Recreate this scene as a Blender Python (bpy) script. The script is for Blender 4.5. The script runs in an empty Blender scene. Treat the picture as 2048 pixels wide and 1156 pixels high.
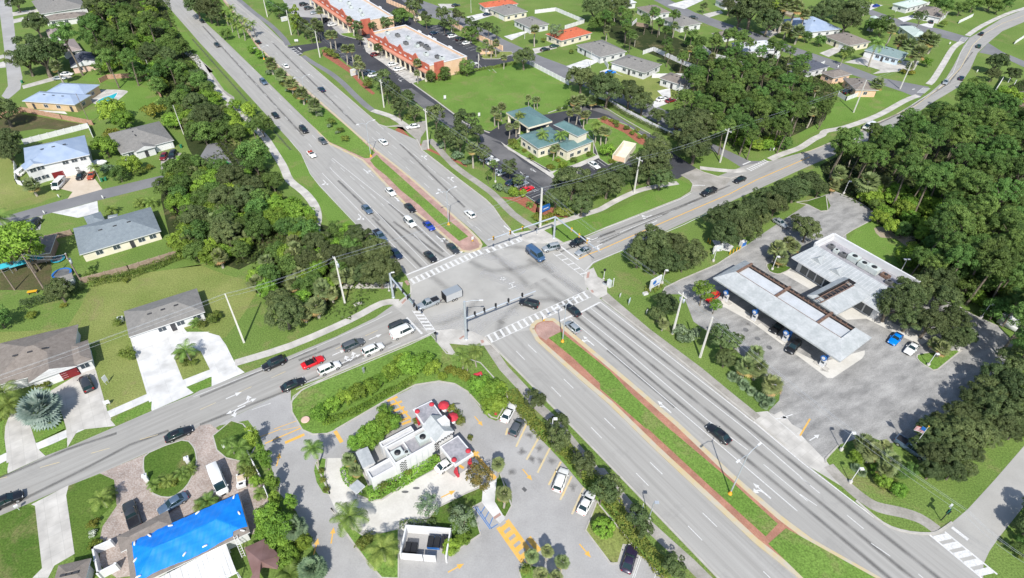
import bpy, math, random
from math import radians as rad, sin, cos, pi, hypot, atan2
from mathutils import Vector, Matrix
from mathutils.geometry import tessellate_polygon
C = bpy.context
SC = C.scene
COL = SC.collection
# ---------------------------------------------------------------- camera, sky, sun, exposure
FPX, TH, RO, CH = 1207.6, .707705, .0180673, 95.0
_c, _s = cos(TH), sin(TH)
_R0, CF, _U0 = Vector((1, 0, 0)), Vector((0, _c, -_s)), Vector((0, _s, _c))
CR = cos(RO) * _R0 + sin(RO) * _U0
CU = -sin(RO) * _R0 + cos(RO) * _U0
cam = bpy.data.cameras.new('camera')
camo = bpy.data.objects.new('camera', cam)
COL.objects.link(camo)
SC.camera = camo
cam.sensor_width = 36
cam.lens = 36 * FPX / 2048
cam.clip_end = 6000
m = Matrix((CR, CU, -CF)).transposed().to_4x4()
m.translation = (0, 0, CH)
camo.matrix_world = m
SUN_EL, SH_AZ = 47.0, 92.5
w = bpy.data.worlds.new('World')
SC.world = w
w.use_nodes = True
nt = w.node_tree
bg = nt.nodes['Background']
sky = nt.nodes.new('ShaderNodeTexSky')
sky.sky_type = 'NISHITA'
sky.sun_disc = False
sky.sun_elevation = rad(SUN_EL)
_sd = Vector((-cos(rad(SH_AZ)) * cos(rad(SUN_EL)), -sin(rad(SH_AZ)) * cos(rad(SUN_EL)), sin(rad(SUN_EL))))
sky.sun_rotation = atan2(_sd.x, _sd.y)
nt.links.new(sky.outputs[0], bg.inputs[0])
bg.inputs[1].default_value = .14
sl = bpy.data.lights.new('sun', 'SUN')
sl.energy = 4.6
sl.angle = rad(.53)
sl.color = (1, .965, .9)
slo = bpy.data.objects.new('sun', sl)
slo.rotation_euler = (-_sd).to_track_quat('-Z', 'Y').to_euler()
slo.location = (0, -100, 200)
COL.objects.link(slo)
SC.view_settings.view_transform = 'Standard'
SC.view_settings.look = 'None'
SC.view_settings.exposure = .25
SC.view_settings.gamma = 1
SC.cycles.max_bounces = 5
SC.cycles.diffuse_bounces = 2
SC.cycles.glossy_bounces = 2
SC.cycles.transmission_bounces = 2
SC.cycles.transparent_max_bounces = 32
try:
    SC.cycles.use_denoising = True
except Exception:
    pass

# ---------------------------------------------------------------- pixel -> world
def G(x, y, z=0.):
    d = CR * ((x - 1024) / FPX) - CU * ((y - 578) / FPX) + CF
    t = (z - CH) / d.z
    return Vector((d.x * t, d.y * t, z))
def proj(v):
    q = v - Vector((0, 0, CH))
    k = q.dot(CF)
    return 1024 + FPX * q.dot(CR) / k, 578 - FPX * q.dot(CU) / k
TI = {'p': (0, 0, 1), 'f': (740, 420, 6.4227), 'g': (740, 540, 6.4227), 'h': (940, 400, 4.8167), 'i': (1120, 520, 6.4208),
      'r': (660, 760, 4.4469), 's': (1400, 460, 3.613), 'o': (980, 190, 5.5063), 't': (180, 960, 4.8762), 'm': (560, 240, 4.1286)}
for _i, _ch in enumerate('abcde'):
    for _j, _y in enumerate((0, 280, 560, 856)):
        TI[_ch + str(_j)] = (400 * _i, _y, 3.8526)
def Q(s):
    """tile-relative traced coordinates -> photo pixels"""
    out = []
    t = TI['p']
    for k in s.split():
        if ',' in k:
            x, y = k.split(',')
            out.append((t[0] + float(x) / t[2], t[1] + float(y) / t[2]))
        else:
            t = TI[k]
    return out
def W(s, z=0.):
    return [G(x, y, z) for x, y in Q(s)]
def W1(s, z=0.):
    return W(s, z)[0]
def hof(base, top):
    """height of a vertical thing from the pixels of its foot and its top"""
    g = G(*base)
    lo, hi = 0., 60.
    for _ in range(40):
        mm = (lo + hi) / 2
        if proj(Vector((g.x, g.y, mm)))[1] > top[1]: lo = mm
        else: hi = mm
    return lo
def smooth(pts, n=4, closed=True):
    r = []
    L = len(pts)
    for i in range(L if closed else L - 1):
        if closed:
            a, b, c, d = pts[i - 1], pts[i], pts[(i + 1) % L], pts[(i + 2) % L]
        else:
            a, b, c, d = pts[max(i - 1, 0)], pts[i], pts[i + 1], pts[min(i + 2, L - 1)]
        for k in range(n):
            t = k / n
            r.append(.5 * ((2 * b) + (c - a) * t + (2 * a - 5 * b + 4 * c - d) * t * t + (3 * b - a - 3 * c + d) * t ** 3))
    if not closed: r.append(pts[-1].copy())
    return r
DA = Vector((cos(rad(-53.07)), sin(rad(-53.07)), 0))     # avenue direction, towards the camera
DB = Vector((cos(rad(35.6)), sin(rad(35.6)), 0))         # cross road direction, to the right and away
HA, HAU, HB, HBL = rad(-53.07), rad(126.93), rad(36), rad(216)

# ---------------------------------------------------------------- object helpers
def link(name, me, parent=None):
    o = bpy.data.objects.new(name, me)
    COL.objects.link(o)
    if parent is not None: o.parent = parent
    return o
def tag(o, label, cat, group=None):
    o['label'] = label
    o['category'] = cat
    if group: o['group'] = group
    return o
def thing(name, label, cat, loc=(0, 0, 0), rz=0., group=None):
    o = link(name, None)
    o.location = loc
    o.rotation_euler = (0, 0, rz)
    o.empty_display_size = .3
    return tag(o, label, cat, group)
def dup(root, loc, rz, label, group=None, scale=None, name=None):
    r = root.copy()
    if name: r.name = name
    COL.objects.link(r)
    r.location = loc
    r.rotation_euler = (0, 0, rz)
    if scale: r.scale = scale
    r['label'] = label
    if group: r['group'] = group
    for ch in KIDS.get(root.name, []):
        c = ch.copy()
        COL.objects.link(c)
        c.parent = r
        for g in KIDS.get(ch.name, []):
            d = g.copy()
            COL.objects.link(d)
            d.parent = c
    return r
KIDS = {}
class MB:
    """mesh builder: several shapes into one mesh"""
    def __init__(s):
        s.v, s.f, s.mi, s.sm = [], [], [], []
        s.T = None
    def add(s, vs, fs, mi=0, sm=False):
        n = len(s.v)
        if s.T is not None: vs = [s.T @ Vector(q) for q in vs]
        s.v += [tuple(q) for q in vs]
        s.f += [tuple(i + n for i in q) for q in fs]
        s.mi += [mi] * len(fs)
        s.sm += [sm] * len(fs)
        return s
    def box(s, a, b, mi=0):
        x0, y0, z0 = a
        x1, y1, z1 = b
        return s.add([(x0, y0, z0), (x1, y0, z0), (x1, y1, z0), (x0, y1, z0), (x0, y0, z1), (x1, y0, z1), (x1, y1, z1), (x0, y1, z1)],
                     [(0, 3, 2, 1), (4, 5, 6, 7), (0, 1, 5, 4), (1, 2, 6, 5), (2, 3, 7, 6), (3, 0, 4, 7)], mi)
    def cbox(s, c, d, mi=0, rz=0.):
        M_ = Matrix.Translation(c) @ Matrix.Rotation(rz, 4, 'Z')
        x, y, z = d[0] / 2, d[1] / 2, d[2] / 2
        vs = [M_ @ Vector(q) for q in ((-x, -y, -z), (x, -y, -z), (x, y, -z), (-x, y, -z), (-x, -y, z), (x, -y, z), (x, y, z), (-x, y, z))]
        return s.add(vs, [(0, 3, 2, 1), (4, 5, 6, 7), (0, 1, 5, 4), (1, 2, 6, 5), (2, 3, 7, 6), (3, 0, 4, 7)], mi)
    def prism(s, pts, z0, z1, mi=0, mtop=None):
        """extruded polygon (counter-clockwise or not) with tessellated caps"""
        P2 = [Vector((p[0], p[1], 0)) for p in pts]
        ar = sum(P2[i].x * P2[(i + 1) % len(P2)].y - P2[(i + 1) % len(P2)].x * P2[i].y for i in range(len(P2)))
        if ar < 0: P2.reverse()
        n = len(P2)
        s.add([(p.x, p.y, z0) for p in P2] + [(p.x, p.y, z1) for p in P2],
              [(i, (i + 1) % n, n + (i + 1) % n, n + i) for i in range(n)], mi)
        tr = tessellate_polygon([P2])
        s.add([(p.x, p.y, z1) for p in P2], [fixup(P2, t) for t in tr], mi if mtop is None else mtop)
        return s
    def flat(s, pts, z, mi=0):
        P2 = [Vector((p[0], p[1], 0)) for p in pts]
        s.add([(p.x, p.y, z) for p in P2], [fixup(P2, t) for t in tessellate_polygon([P2])], mi)
        return s
    def strip(s, pts, wd, z, mi=0, zt=None):
        """ribbon along a polyline on the ground; zt gives it height (a kerb, a low wall)"""
        q_ = [pts[0]]
        for p in pts[1:]:
            if len(q_) > 1:
                e0, e1 = (q_[-1][0] - q_[-2][0], q_[-1][1] - q_[-2][1]), (p[0] - q_[-1][0], p[1] - q_[-1][1])
                if e0[0] * e1[0] + e0[1] * e1[1] < -.2 * hypot(*e0) * hypot(*e1) and hypot(*e1) < 6: continue
            if hypot(p[0] - q_[-1][0], p[1] - q_[-1][1]) > .02: q_.append(p)
        pts = q_ if len(q_) > 1 else pts
        n = len(pts)
        L, R = [], []
        for i, p in enumerate(pts):
            a = pts[max(i - 1, 0)]
            b = pts[min(i + 1, n - 1)]
            d = Vector((b[0] - a[0], b[1] - a[1], 0))
            if d.length < 1e-6: d = Vector((1, 0, 0))
            d.normalize()
            k = Vector((-d.y, d.x, 0)) * wd / 2
            L.append(Vector((p[0], p[1], 0)) + k)
            R.append(Vector((p[0], p[1], 0)) - k)
        if zt is None:
            s.add([(q.x, q.y, z) for q in R + L], [(i, i + 1, n + i + 1, n + i) for i in range(n - 1)], mi)
        else:
            s.add([(q.x, q.y, z) for q in R + L] + [(q.x, q.y, zt) for q in R + L],
                  [(2 * n + i, 2 * n + i + 1, 3 * n + i + 1, 3 * n + i) for i in range(n - 1)] +
                  [(i, i + 1, 2 * n + i + 1, 2 * n + i) for i in range(n - 1)] +
                  [(n + i + 1, n + i, 3 * n + i, 3 * n + i + 1) for i in range(n - 1)] +
                  [(n, 0, 2 * n, 3 * n), (n - 1, 2 * n - 1, 4 * n - 1, 3 * n - 1)], mi)
        return s
    def tube(s, pts, rs, seg=8, mi=0, cap=True, sm=True):
        pts = [Vector(p) for p in pts]
        if not hasattr(rs, '__len__'): rs = [rs] * len(pts)
        vs, fs = [], []
        up = None
        for i, p in enumerate(pts):
            d = (pts[min(i + 1, len(pts) - 1)] - pts[max(i - 1, 0)])
            if d.length < 1e-9: d = Vector((0, 0, 1))
            d.normalize()
            if up is None: up = d.orthogonal()
            a = (up - d * up.dot(d))
            if a.length < 1e-6: a = d.orthogonal()
            a.normalize()
            up = a
            b = d.cross(a)
            for k in range(seg):
                t = 2 * pi * k / seg
                vs.append(p + (a * cos(t) + b * sin(t)) * rs[i])
        for i in range(len(pts) - 1):
            for k in range(seg):
                k2 = (k + 1) % seg
                fs.append((i * seg + k, i * seg + k2, (i + 1) * seg + k2, (i + 1) * seg + k))
        s.add(vs, fs, mi, sm)
        if cap:
            n = len(pts) - 1
            s.add(vs[:seg], [tuple(range(seg - 1, -1, -1))], mi)
            s.add(vs[n * seg:], [tuple(range(seg))], mi)
        return s
    def lathe(s, prof, c=(0, 0, 0), seg=16, mi=0, sm=True):
        return s.tube([(c[0], c[1], c[2] + z) for r, z in prof], [max(r, .001) for r, z in prof], seg, mi, True, sm)
    def ball(s, c, r, mi=0, seg=8, rings=5, sq=1.):
        vs, fs = [], []
        for j in range(rings + 1):
            t = pi * j / rings
            for k in range(seg):
                a = 2 * pi * k / seg
                vs.append((c[0] + r * sin(t) * cos(a), c[1] + r * sin(t) * sin(a), c[2] + r * sq * cos(t)))
        for j in range(rings):
            for k in range(seg):
                k2 = (k + 1) % seg
                fs.append((j * seg + k, (j + 1) * seg + k, (j + 1) * seg + k2, j * seg + k2))
        return s.add(vs, fs, mi, True)
    def mesh(s, name, mats):
        me = bpy.data.meshes.new(name)
        me.from_pydata(s.v, [], s.f)
        if not isinstance(mats, (list, tuple)): mats = [mats]
        for q in mats: me.materials.append(q)
        me.polygons.foreach_set('material_index', s.mi)
        me.polygons.foreach_set('use_smooth', s.sm)
        me.update()
        return me
    def build(s, name, mats, parent=None):
        return link(name, s.mesh(name, mats), parent)
def fixup(P2, t):
    a, b, c = (P2[i] for i in t)
    return tuple(t) if (b - a).cross(c - a).z > 0 else (t[0], t[2], t[1])
def part(name, mb, mats, parent, label=None):
    o = mb.build(name, mats, parent)
    KIDS.setdefault(parent.name, []).append(o)
    if label: o['label'] = label
    return o

# ---------------------------------------------------------------- materials
def _nodes(name):
    mt = bpy.data.materials.new(name)
    mt.use_nodes = True
    return mt, mt.node_tree.nodes, mt.node_tree.links, mt.node_tree.nodes['Principled BSDF']
def mat(name, c1, c2=None, sc=.6, rough=.85, metal=0., bump=0., fine=None, coat=0., stretch=None, detail=4., spec=None, rnd=0., patch=None, contrast=.5):
    """procedural surface: c1..c2 mixed by noise; fine = (scale, amount) grain; stretch = (angle, along, across) streaks"""
    mt, N, L, P = _nodes(name)
    P.inputs['Roughness'].default_value = rough
    P.inputs['Metallic'].default_value = metal
    if coat: P.inputs['Coat Weight'].default_value = coat
    if spec is not None: P.inputs['Specular IOR Level'].default_value = spec
    tc = N.new('ShaderNodeTexCoord')
    vec = tc.outputs['Object']
    c1 = (*c1, 1)
    c2 = (*(c2 or c1[:3]), 1)
    mx = N.new('ShaderNodeMix')
    mx.data_type = 'RGBA'
    mx.inputs[6].default_value, mx.inputs[7].default_value = c1, c2
    nz = N.new('ShaderNodeTexNoise')
    nz.inputs['Scale'].default_value = sc
    nz.inputs['Detail'].default_value = detail
    nz.inputs['Roughness'].default_value = .62
    if stretch:
        mp = N.new('ShaderNodeMapping')
        mp.vector_type = 'TEXTURE'
        mp.inputs['Rotation'].default_value = (0, 0, stretch[0])
        mp.inputs['Scale'].default_value = (stretch[1], stretch[2], 1)
        L.new(vec, mp.inputs[0])
        L.new(mp.outputs[0], nz.inputs['Vector'])
    else:
        L.new(vec, nz.inputs['Vector'])
    mr = N.new('ShaderNodeMapRange')
    mr.inputs[1].default_value, mr.inputs[2].default_value = .5 - .5 * contrast * .5, .5 + .5 * contrast * .5
    L.new(nz.outputs[0], mr.inputs[0])
    L.new(mr.outputs[0], mx.inputs[0])
    out = mx.outputs[2]
    if patch:       # thin worn places in the turf
        n3 = N.new('ShaderNodeTexNoise')
        n3.inputs['Scale'].default_value = patch[1]
        n3.inputs['Detail'].default_value = 9
        n3.inputs['Roughness'].default_value = .72
        n3.inputs['Distortion'].default_value = .6
        L.new(vec, n3.inputs['Vector'])
        m4 = N.new('ShaderNodeMapRange')
        m4.inputs[1].default_value, m4.inputs[2].default_value, m4.inputs[4].default_value = .54, .72, (patch[2] if len(patch) > 2 else .75)
        L.new(n3.outputs[0], m4.inputs[0])
        x2 = N.new('ShaderNodeMix')
        x2.data_type = 'RGBA'
        x2.inputs[7].default_value = (*patch[0], 1)
        L.new(m4.outputs[0], x2.inputs[0])
        L.new(out, x2.inputs[6])
        out = x2.outputs[2]
    if fine:
        n2 = N.new('ShaderNodeTexNoise')
        n2.inputs['Scale'].default_value = fine[0]
        n2.inputs['Detail'].default_value = 3
        L.new(vec, n2.inputs['Vector'])
        m2 = N.new('ShaderNodeMapRange')
        m2.inputs[1].default_value, m2.inputs[2].default_value = .3, .7
        m2.inputs[3].default_value, m2.inputs[4].default_value = 1 - fine[1], 1 + fine[1]
        L.new(n2.outputs[0], m2.inputs[0])
        vm = N.new('ShaderNodeVectorMath')
        vm.operation = 'SCALE'
        L.new(out, vm.inputs[0])
        L.new(m2.outputs[0], vm.inputs[3])
        out = vm.outputs[0]
        if bump:
            bp = N.new('ShaderNodeBump')
            bp.inputs['Strength'].default_value = bump
            bp.inputs['Distance'].default_value = .05
            L.new(n2.outputs[0], bp.inputs['Height'])
            L.new(bp.outputs[0], P.inputs['Normal'])
    if rnd:
        oi = N.new('ShaderNodeObjectInfo')
        hs = N.new('ShaderNodeHueSaturation')
        m3 = N.new('ShaderNodeMapRange')
        m3.inputs[3].default_value, m3.inputs[4].default_value = 1 - rnd, 1 + rnd
        L.new(oi.outputs['Random'], m3.inputs[0])
        L.new(m3.outputs[0], hs.inputs['Value'])
        L.new(out, hs.inputs['Color'])
        out = hs.outputs[0]
    L.new(out, P.inputs['Base Color'])
    return mt
def leafmat(name, c1, c2, sc=.5, rnd=.25, hue=.018, trans=.22, sat=1.):
    mt, N, L, P = _nodes(name)
    P.inputs['Roughness'].default_value = .62
    P.inputs['Specular IOR Level'].default_value = .28
    tc = N.new('ShaderNodeTexCoord')
    nz = N.new('ShaderNodeTexNoise')
    nz.inputs['Scale'].default_value = sc
    nz.inputs['Detail'].default_value = 5
    nz.inputs['Roughness'].default_value = .75
    L.new(tc.outputs['Object'], nz.inputs['Vector'])
    mr = N.new('ShaderNodeMapRange')
    mr.inputs[1].default_value, mr.inputs[2].default_value = .36, .64
    L.new(nz.outputs[0], mr.inputs[0])
    mx = N.new('ShaderNodeMix')
    mx.data_type = 'RGBA'
    mx.inputs[6].default_value, mx.inputs[7].default_value = (*c1, 1), (*c2, 1)
    L.new(mr.outputs[0], mx.inputs[0])
    oi = N.new('ShaderNodeObjectInfo')
    hs = N.new('ShaderNodeHueSaturation')
    hs.inputs['Saturation'].default_value = sat
    m3 = N.new('ShaderNodeMapRange')
    m3.inputs[3].default_value, m3.inputs[4].default_value = 1 - rnd, 1 + rnd
    L.new(oi.outputs['Random'], m3.inputs[0])
    L.new(m3.outputs[0], hs.inputs['Value'])
    mm = N.new('ShaderNodeMath')
    mm.operation = 'MULTIPLY'
    mm.inputs[1].default_value = 7.31
    L.new(oi.outputs['Random'], mm.inputs[0])
    fr = N.new('ShaderNodeMath')
    fr.operation = 'FRACT'
    L.new(mm.outputs[0], fr.inputs[0])
    m4 = N.new('ShaderNodeMapRange')
    m4.inputs[3].default_value, m4.inputs[4].default_value = .5 - hue * 1.7, .5 + hue * .5
    L.new(fr.outputs[0], m4.inputs[0])
    L.new(m4.outputs[0], hs.inputs['Hue'])
    L.new(mx.outputs[2], hs.inputs['Color'])
    L.new(hs.outputs[0], P.inputs['Base Color'])
    tr = N.new('ShaderNodeBsdfTranslucent')
    L.new(hs.outputs[0], tr.inputs[0])
    ms = N.new('ShaderNodeMixShader')
    ms.inputs[0].default_value = trans
    L.new(P.outputs[0], ms.inputs[1])
    L.new(tr.outputs[0], ms.inputs[2])
    L.new(ms.outputs[0], N['Material Output'].inputs[0])
    return mt
def glass(name, c):
    mt, N, L, P = _nodes(name)
    P.inputs['Base Color'].default_value = (*c, 1)
    P.inputs['Roughness'].default_value = .12
    P.inputs['Specular IOR Level'].default_value = .6
    return mt
def tiles(name, c1, c2, mortar, sc=1., bw=.5, bh=.25, ms=.02, rough=.85, rot=0., offset=.5, cj=None):
    mt, N, L, P = _nodes(name)
    P.inputs['Roughness'].default_value = rough
    tc = N.new('ShaderNodeTexCoord')
    mp = N.new('ShaderNodeMapping')
    mp.inputs['Rotation'].default_value = (0, 0, rot)
    L.new(tc.outputs['Object'], mp.inputs[0])
    b = N.new('ShaderNodeTexBrick')
    b.inputs['Color1'].default_value, b.inputs['Color2'].default_value, b.inputs['Mortar'].default_value = (*c1, 1), (*c2, 1), (*mortar, 1)
    b.inputs['Scale'].default_value = sc
    b.inputs['Brick Width'].default_value, b.inputs['Row Height'].default_value = bw, bh
    b.inputs['Mortar Size'].default_value = ms
    b.offset = offset
    L.new(mp.outputs[0], b.inputs['Vector'])
    nz = N.new('ShaderNodeTexNoise')
    nz.inputs['Scale'].default_value = .35
    nz.inputs['Detail'].default_value = 6
    L.new(tc.outputs['Object'], nz.inputs['Vector'])
    m2 = N.new('ShaderNodeMapRange')
    m2.inputs[1].default_value, m2.inputs[2].default_value = .3, .7
    m2.inputs[3].default_value, m2.inputs[4].default_value = .78, 1.2
    L.new(nz.outputs[0], m2.inputs[0])
    vm = N.new('ShaderNodeVectorMath')
    vm.operation = 'SCALE'
    L.new(b.outputs[0], vm.inputs[0])
    L.new(m2.outputs[0], vm.inputs[3])
    L.new(vm.outputs[0], P.inputs['Base Color'])
    return mt
GR = dict(fine=(3.5, .34), patch=((.24, .2, .1), .11), bump=.5, rough=.95, contrast=.9, spec=.15)
MT = {
 'grass': mat('grass', (.1, .17, .034), (.162, .228, .058), sc=.045, detail=7, **GR),
 'grass_green': mat('grass_green', (.1, .187, .031), (.155, .248, .053), sc=.07, detail=7, **GR),
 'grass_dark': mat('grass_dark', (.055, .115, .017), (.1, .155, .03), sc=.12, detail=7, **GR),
 'grass_dry': mat('grass_dry', (.14, .19, .045), (.24, .26, .085), sc=.09, detail=8, **GR),
 'soil': mat('soil', (.11, .085, .05), (.065, .085, .026), sc=.3, detail=8, **GR),
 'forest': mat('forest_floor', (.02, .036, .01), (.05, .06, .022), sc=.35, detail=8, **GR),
 'asph_a': mat('avenue_asphalt', (.285, .276, .256), (.375, .364, .34), sc=1., rough=.9, stretch=(HA, 28, .75), contrast=.9, detail=3, patch=((.19, .186, .178), .14, .4), fine=(9, .05)),
 'asph_b': mat('cross_road_asphalt', (.265, .256, .236), (.36, .349, .325), sc=1., rough=.9, stretch=(HB, 22, .7), contrast=.9, detail=3, patch=((.19, .186, .178), .14, .4), fine=(9, .05)),
 'asph_x': mat('junction_asphalt', (.315, .306, .284), (.42, .408, .38), sc=.1, rough=.9, detail=5, patch=((.19, .186, .178), .14, .4), fine=(6, .06), contrast=.8),
 'asph_mid': mat('side_street_asphalt', (0.160, 0.160, 0.167), (0.197, 0.197, 0.201), sc=.1, rough=.9, fine=(6, .08)),
 'asph_grey': mat('worn_lot_asphalt', (.315, .308, .3), (.375, .368, .358), sc=.12, detail=7, rough=.9, patch=((.19, .186, .178), .14, .4), fine=(4, .07)),
 'asph_gas': mat('patched_lot_asphalt', (.185, .182, .175), (.385, .376, .358), sc=.42, detail=10, rough=.9, fine=(4, .16), contrast=.75, stretch=(.5, 2.2, 1)),
 'asph_dark': mat('fresh_lot_asphalt', (0.035, 0.036, 0.043), (0.059, 0.061, 0.069), sc=.1, detail=7, rough=.85, fine=(5, .12), contrast=.7),
 'asph_lane': mat('faded_lane_asphalt', (0.063, 0.063, 0.068), (0.175, 0.171, 0.171), sc=.07, detail=7, rough=.9, fine=(5, .12), contrast=.7),
 'conc': tiles('concrete', (.45, .43, .395), (.49, .47, .435), (.385, .37, .34), sc=1, bw=1.9, bh=1.9, ms=.03, offset=0., rot=-HB, rough=.9),
 'conc_old': mat('weathered_concrete', (0.254, 0.239, 0.208), (0.362, 0.339, 0.308), sc=.25, detail=7, rough=.92, fine=(3, .1)),
 'conc_white': tiles('white_concrete', (.56, .555, .54), (.6, .595, .58), (.505, .5, .485), sc=1, bw=3.2, bh=3.2, ms=.035, offset=0., rot=-HB, rough=.9),
 'conc_cream': mat('cream_concrete', (.52, .5, .455), (.6, .58, .535), sc=.3, detail=6, rough=.9, fine=(3, .05)),
 'beige': mat('beige_concrete', (0.496, 0.416, 0.320), (0.560, 0.480, 0.384), sc=.25, rough=.9, fine=(3, .05)),
 'kerb': mat('kerb_concrete', (0.375, 0.360, 0.323), (0.450, 0.427, 0.390), sc=.8, rough=.9),
 'kerb_y': mat('yellow_kerb_paint', (.62, .47, .2), (.56, .5, .38), sc=.5, rough=.8),
 'white': mat('white_road_paint', (.72, .72, .71), (.47, .465, .45), sc=2.6, rough=.7, detail=8, contrast=.8),
 'worn': mat('worn_road_paint', (.62, .62, .6), (.48, .48, .47), sc=1.2, rough=.8, detail=6),
 'yellow': mat('yellow_road_paint', (.68, .38, .06), (.64, .4, .12), sc=.9, rough=.7),
 'yel_worn': mat('worn_yellow_paint', (.6, .46, .22), (.5, .45, .33), sc=.9, rough=.8),
 'bluep': mat('blue_paint', (.05, .16, .42), (.09, .22, .47), sc=.9, rough=.7),
 'brick': tiles('red_brick_paving', (.33, .14, .09), (.4, .2, .135), (.3, .16, .11), sc=1.6, rot=-HA),
 'brick_p': tiles('pink_brick_paving', (.36, .22, .18), (.42, .28, .235), (.36, .22, .19), sc=1.3, rot=-HA),
 'pavers': tiles('tan_pavers', (0.302, 0.238, 0.202), (0.432, 0.382, 0.346), (.28, .22, .19), sc=2.2, ms=.03, bw=.6, bh=.4, rot=.4),
 'mulch': mat('red_mulch', (.24, .08, .045), (.34, .125, .075), sc=1.5, detail=6, rough=.95, fine=(8, .3)),
 'sand': mat('sand', (0.375, 0.315, 0.232), (0.285, 0.247, 0.165), sc=.4, rough=.95, detail=7, fine=(4, .15)),
 'water': glass('pool_water', (.03, .42, .5)),
 'kerb_o': mat('faded_kerb_paint', (.5, .4, .22), (.45, .41, .33), sc=.5, rough=.8),
 'stain': mat('tyre_streak', (.2, .195, .19), (.31, .305, .3), sc=1.4, rough=.8, detail=6),
}

# ---------------------------------------------------------------- ground sheets
def ground(name, s, z, mt, sm=0, world=None):
    pts = world or W(s)
    if sm: pts = smooth(pts, sm)
    o = MB().flat(pts, z).build(name, MT[mt])
    o['kind'] = 'structure'
    return pts
def softmat(name, c, dens):
    mt, N, L, P = _nodes(name)
    P.inputs['Base Color'].default_value = (*c, 1)
    P.inputs['Roughness'].default_value = .8
    tc = N.new('ShaderNodeTexCoord')
    nz = N.new('ShaderNodeTexNoise')
    nz.inputs['Scale'].default_value = .22
    nz.inputs['Detail'].default_value = 5
    L.new(tc.outputs['Object'], nz.inputs['Vector'])
    mr = N.new('ShaderNodeMapRange')
    mr.inputs[1].default_value, mr.inputs[2].default_value = .1, .6
    mr.inputs[4].default_value = dens
    L.new(nz.outputs[0], mr.inputs[0])
    L.new(mr.outputs[0], P.inputs['Alpha'])
    return mt
MT['soft_stain'] = softmat('soft_tyre_stain', (.12, .118, .113), .2)
MT['faint_stain'] = softmat('faint_tyre_arc', (.14, .138, .132), .085)
MT['soft_pale'] = softmat('soft_pale_wear', (.55, .54, .52), .28)
def island(name, s, mt, h=.14, kerb='kerb', kw=.3, sm=0, kz=.01):
    """raised planted island with a kerb round it"""
    pts = W(s)
    if sm: pts = smooth(pts, sm)
    o = MB().prism(pts, 0, h).build(name, MT[mt])
    o['kind'] = 'structure'
    if kerb:
        o = MB().strip(pts + [pts[0]], kw, 0, 0, h + kz).build('kerb', MT[kerb])
        o['kind'] = 'structure'
    return pts
def kerb(s, mt='kerb', wd=.3, h=.15, sm=0, name='kerb'):
    pts = W(s)
    if sm: pts = smooth(pts, sm, False)
    o = MB().strip(pts, wd, 0, 0, h).build(name, MT[mt])
    o['kind'] = 'structure'
def path(name, s, wd, z, mt, sm=3):
    pts = W(s)
    if sm: pts = smooth(pts, sm, False)
    o = MB().strip(pts, wd, z).build(name, MT[mt])
    o['kind'] = 'structure'
# ================================================================= ground
g0 = MB().flat([(-1500, -300), (1500, -300), (1500, 2600), (-1500, 2600)], 0).build('ground', MT['grass'])
g0['kind'] = 'structure'
# lawns and bare patches (real differences of turf)
ground('lawn', 'a2 0,400 520,360 700,40 1000,-40 1618,-120 b2 0,-120 200,-40 400,10 460,60 200,440 a2 1618,420 1400,380 1180,880 850,1010 720,700 700,480 0,560', .004, 'grass_dry', 2)
ground('lawn', 'c0 170,655 580,545 880,480 1010,490 1300,660 1330,800 1130,870 970,830 820,850 780,980 690,1030 560,960 460,890 300,770', .004, 'grass_green')
ground('lawn', 'b0 -250,40 0,400 300,800 620,1156 b1 560,0 760,100 900,350 1300,780 1000,640 900,480 700,330 620,150 520,0 b0 300,850 0,480 -300,100', .004, 'grass_green', 0)
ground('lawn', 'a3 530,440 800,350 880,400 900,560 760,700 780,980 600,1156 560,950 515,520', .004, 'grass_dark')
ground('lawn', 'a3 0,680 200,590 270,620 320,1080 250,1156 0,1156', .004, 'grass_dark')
ground('lawn', 'd0 60,560 420,560 600,720 420,800 180,640', .004, 'grass_dry', 2)
ground('lawn', 'e0 260,800 560,690 900,720 500,900 100,1020 0,1080 0,980', .004, 'grass_green')
ground('lawn', 'c1 1190,590 1618,560 d1 600,300 710,350 620,440 0,690 c1 1618,670 1450,740 1270,790 1130,700', .004, 'grass_green')
ground('lawn', 'd1 150,860 300,1010 600,1040 900,930 870,980 560,1080 480,1130 c1 1618,1156 1530,980', .004, 'grass', 0)
ground('lawn', 'e1 370,780 540,620 740,700 900,760 830,850 800,950 860,1040 730,1010 600,900', .004, 'grass_green', 2)
ground('bare_sand', 'e1 570,680 640,670 700,700 760,740 900,740 840,830 740,760 620,750', .008, 'sand', 2)
ground('bare_sand', 'd0 1260,20 1400,60 1500,100 1420,120 1300,70', .008, 'sand', 2)
ground('lawn', 'a0 540,600 800,550 860,590 1110,590 1230,750 1050,880 850,870 700,960 580,880 780,820 980,700 760,640', .004, 'grass_green')
ground('lawn', 'a1 -200,60 120,150 150,340 480,420 0,560 -200,600', .004, 'grass_dry', 2)
ground('bare_soil', 'a0 0,900 160,880 480,930 690,970 600,1010 300,990 60,1030 0,1000', .004, 'soil', 2)
ground('bare_soil', 'a1 0,850 380,820 400,1000 380,1156 0,1156', .004, 'soil')
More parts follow.
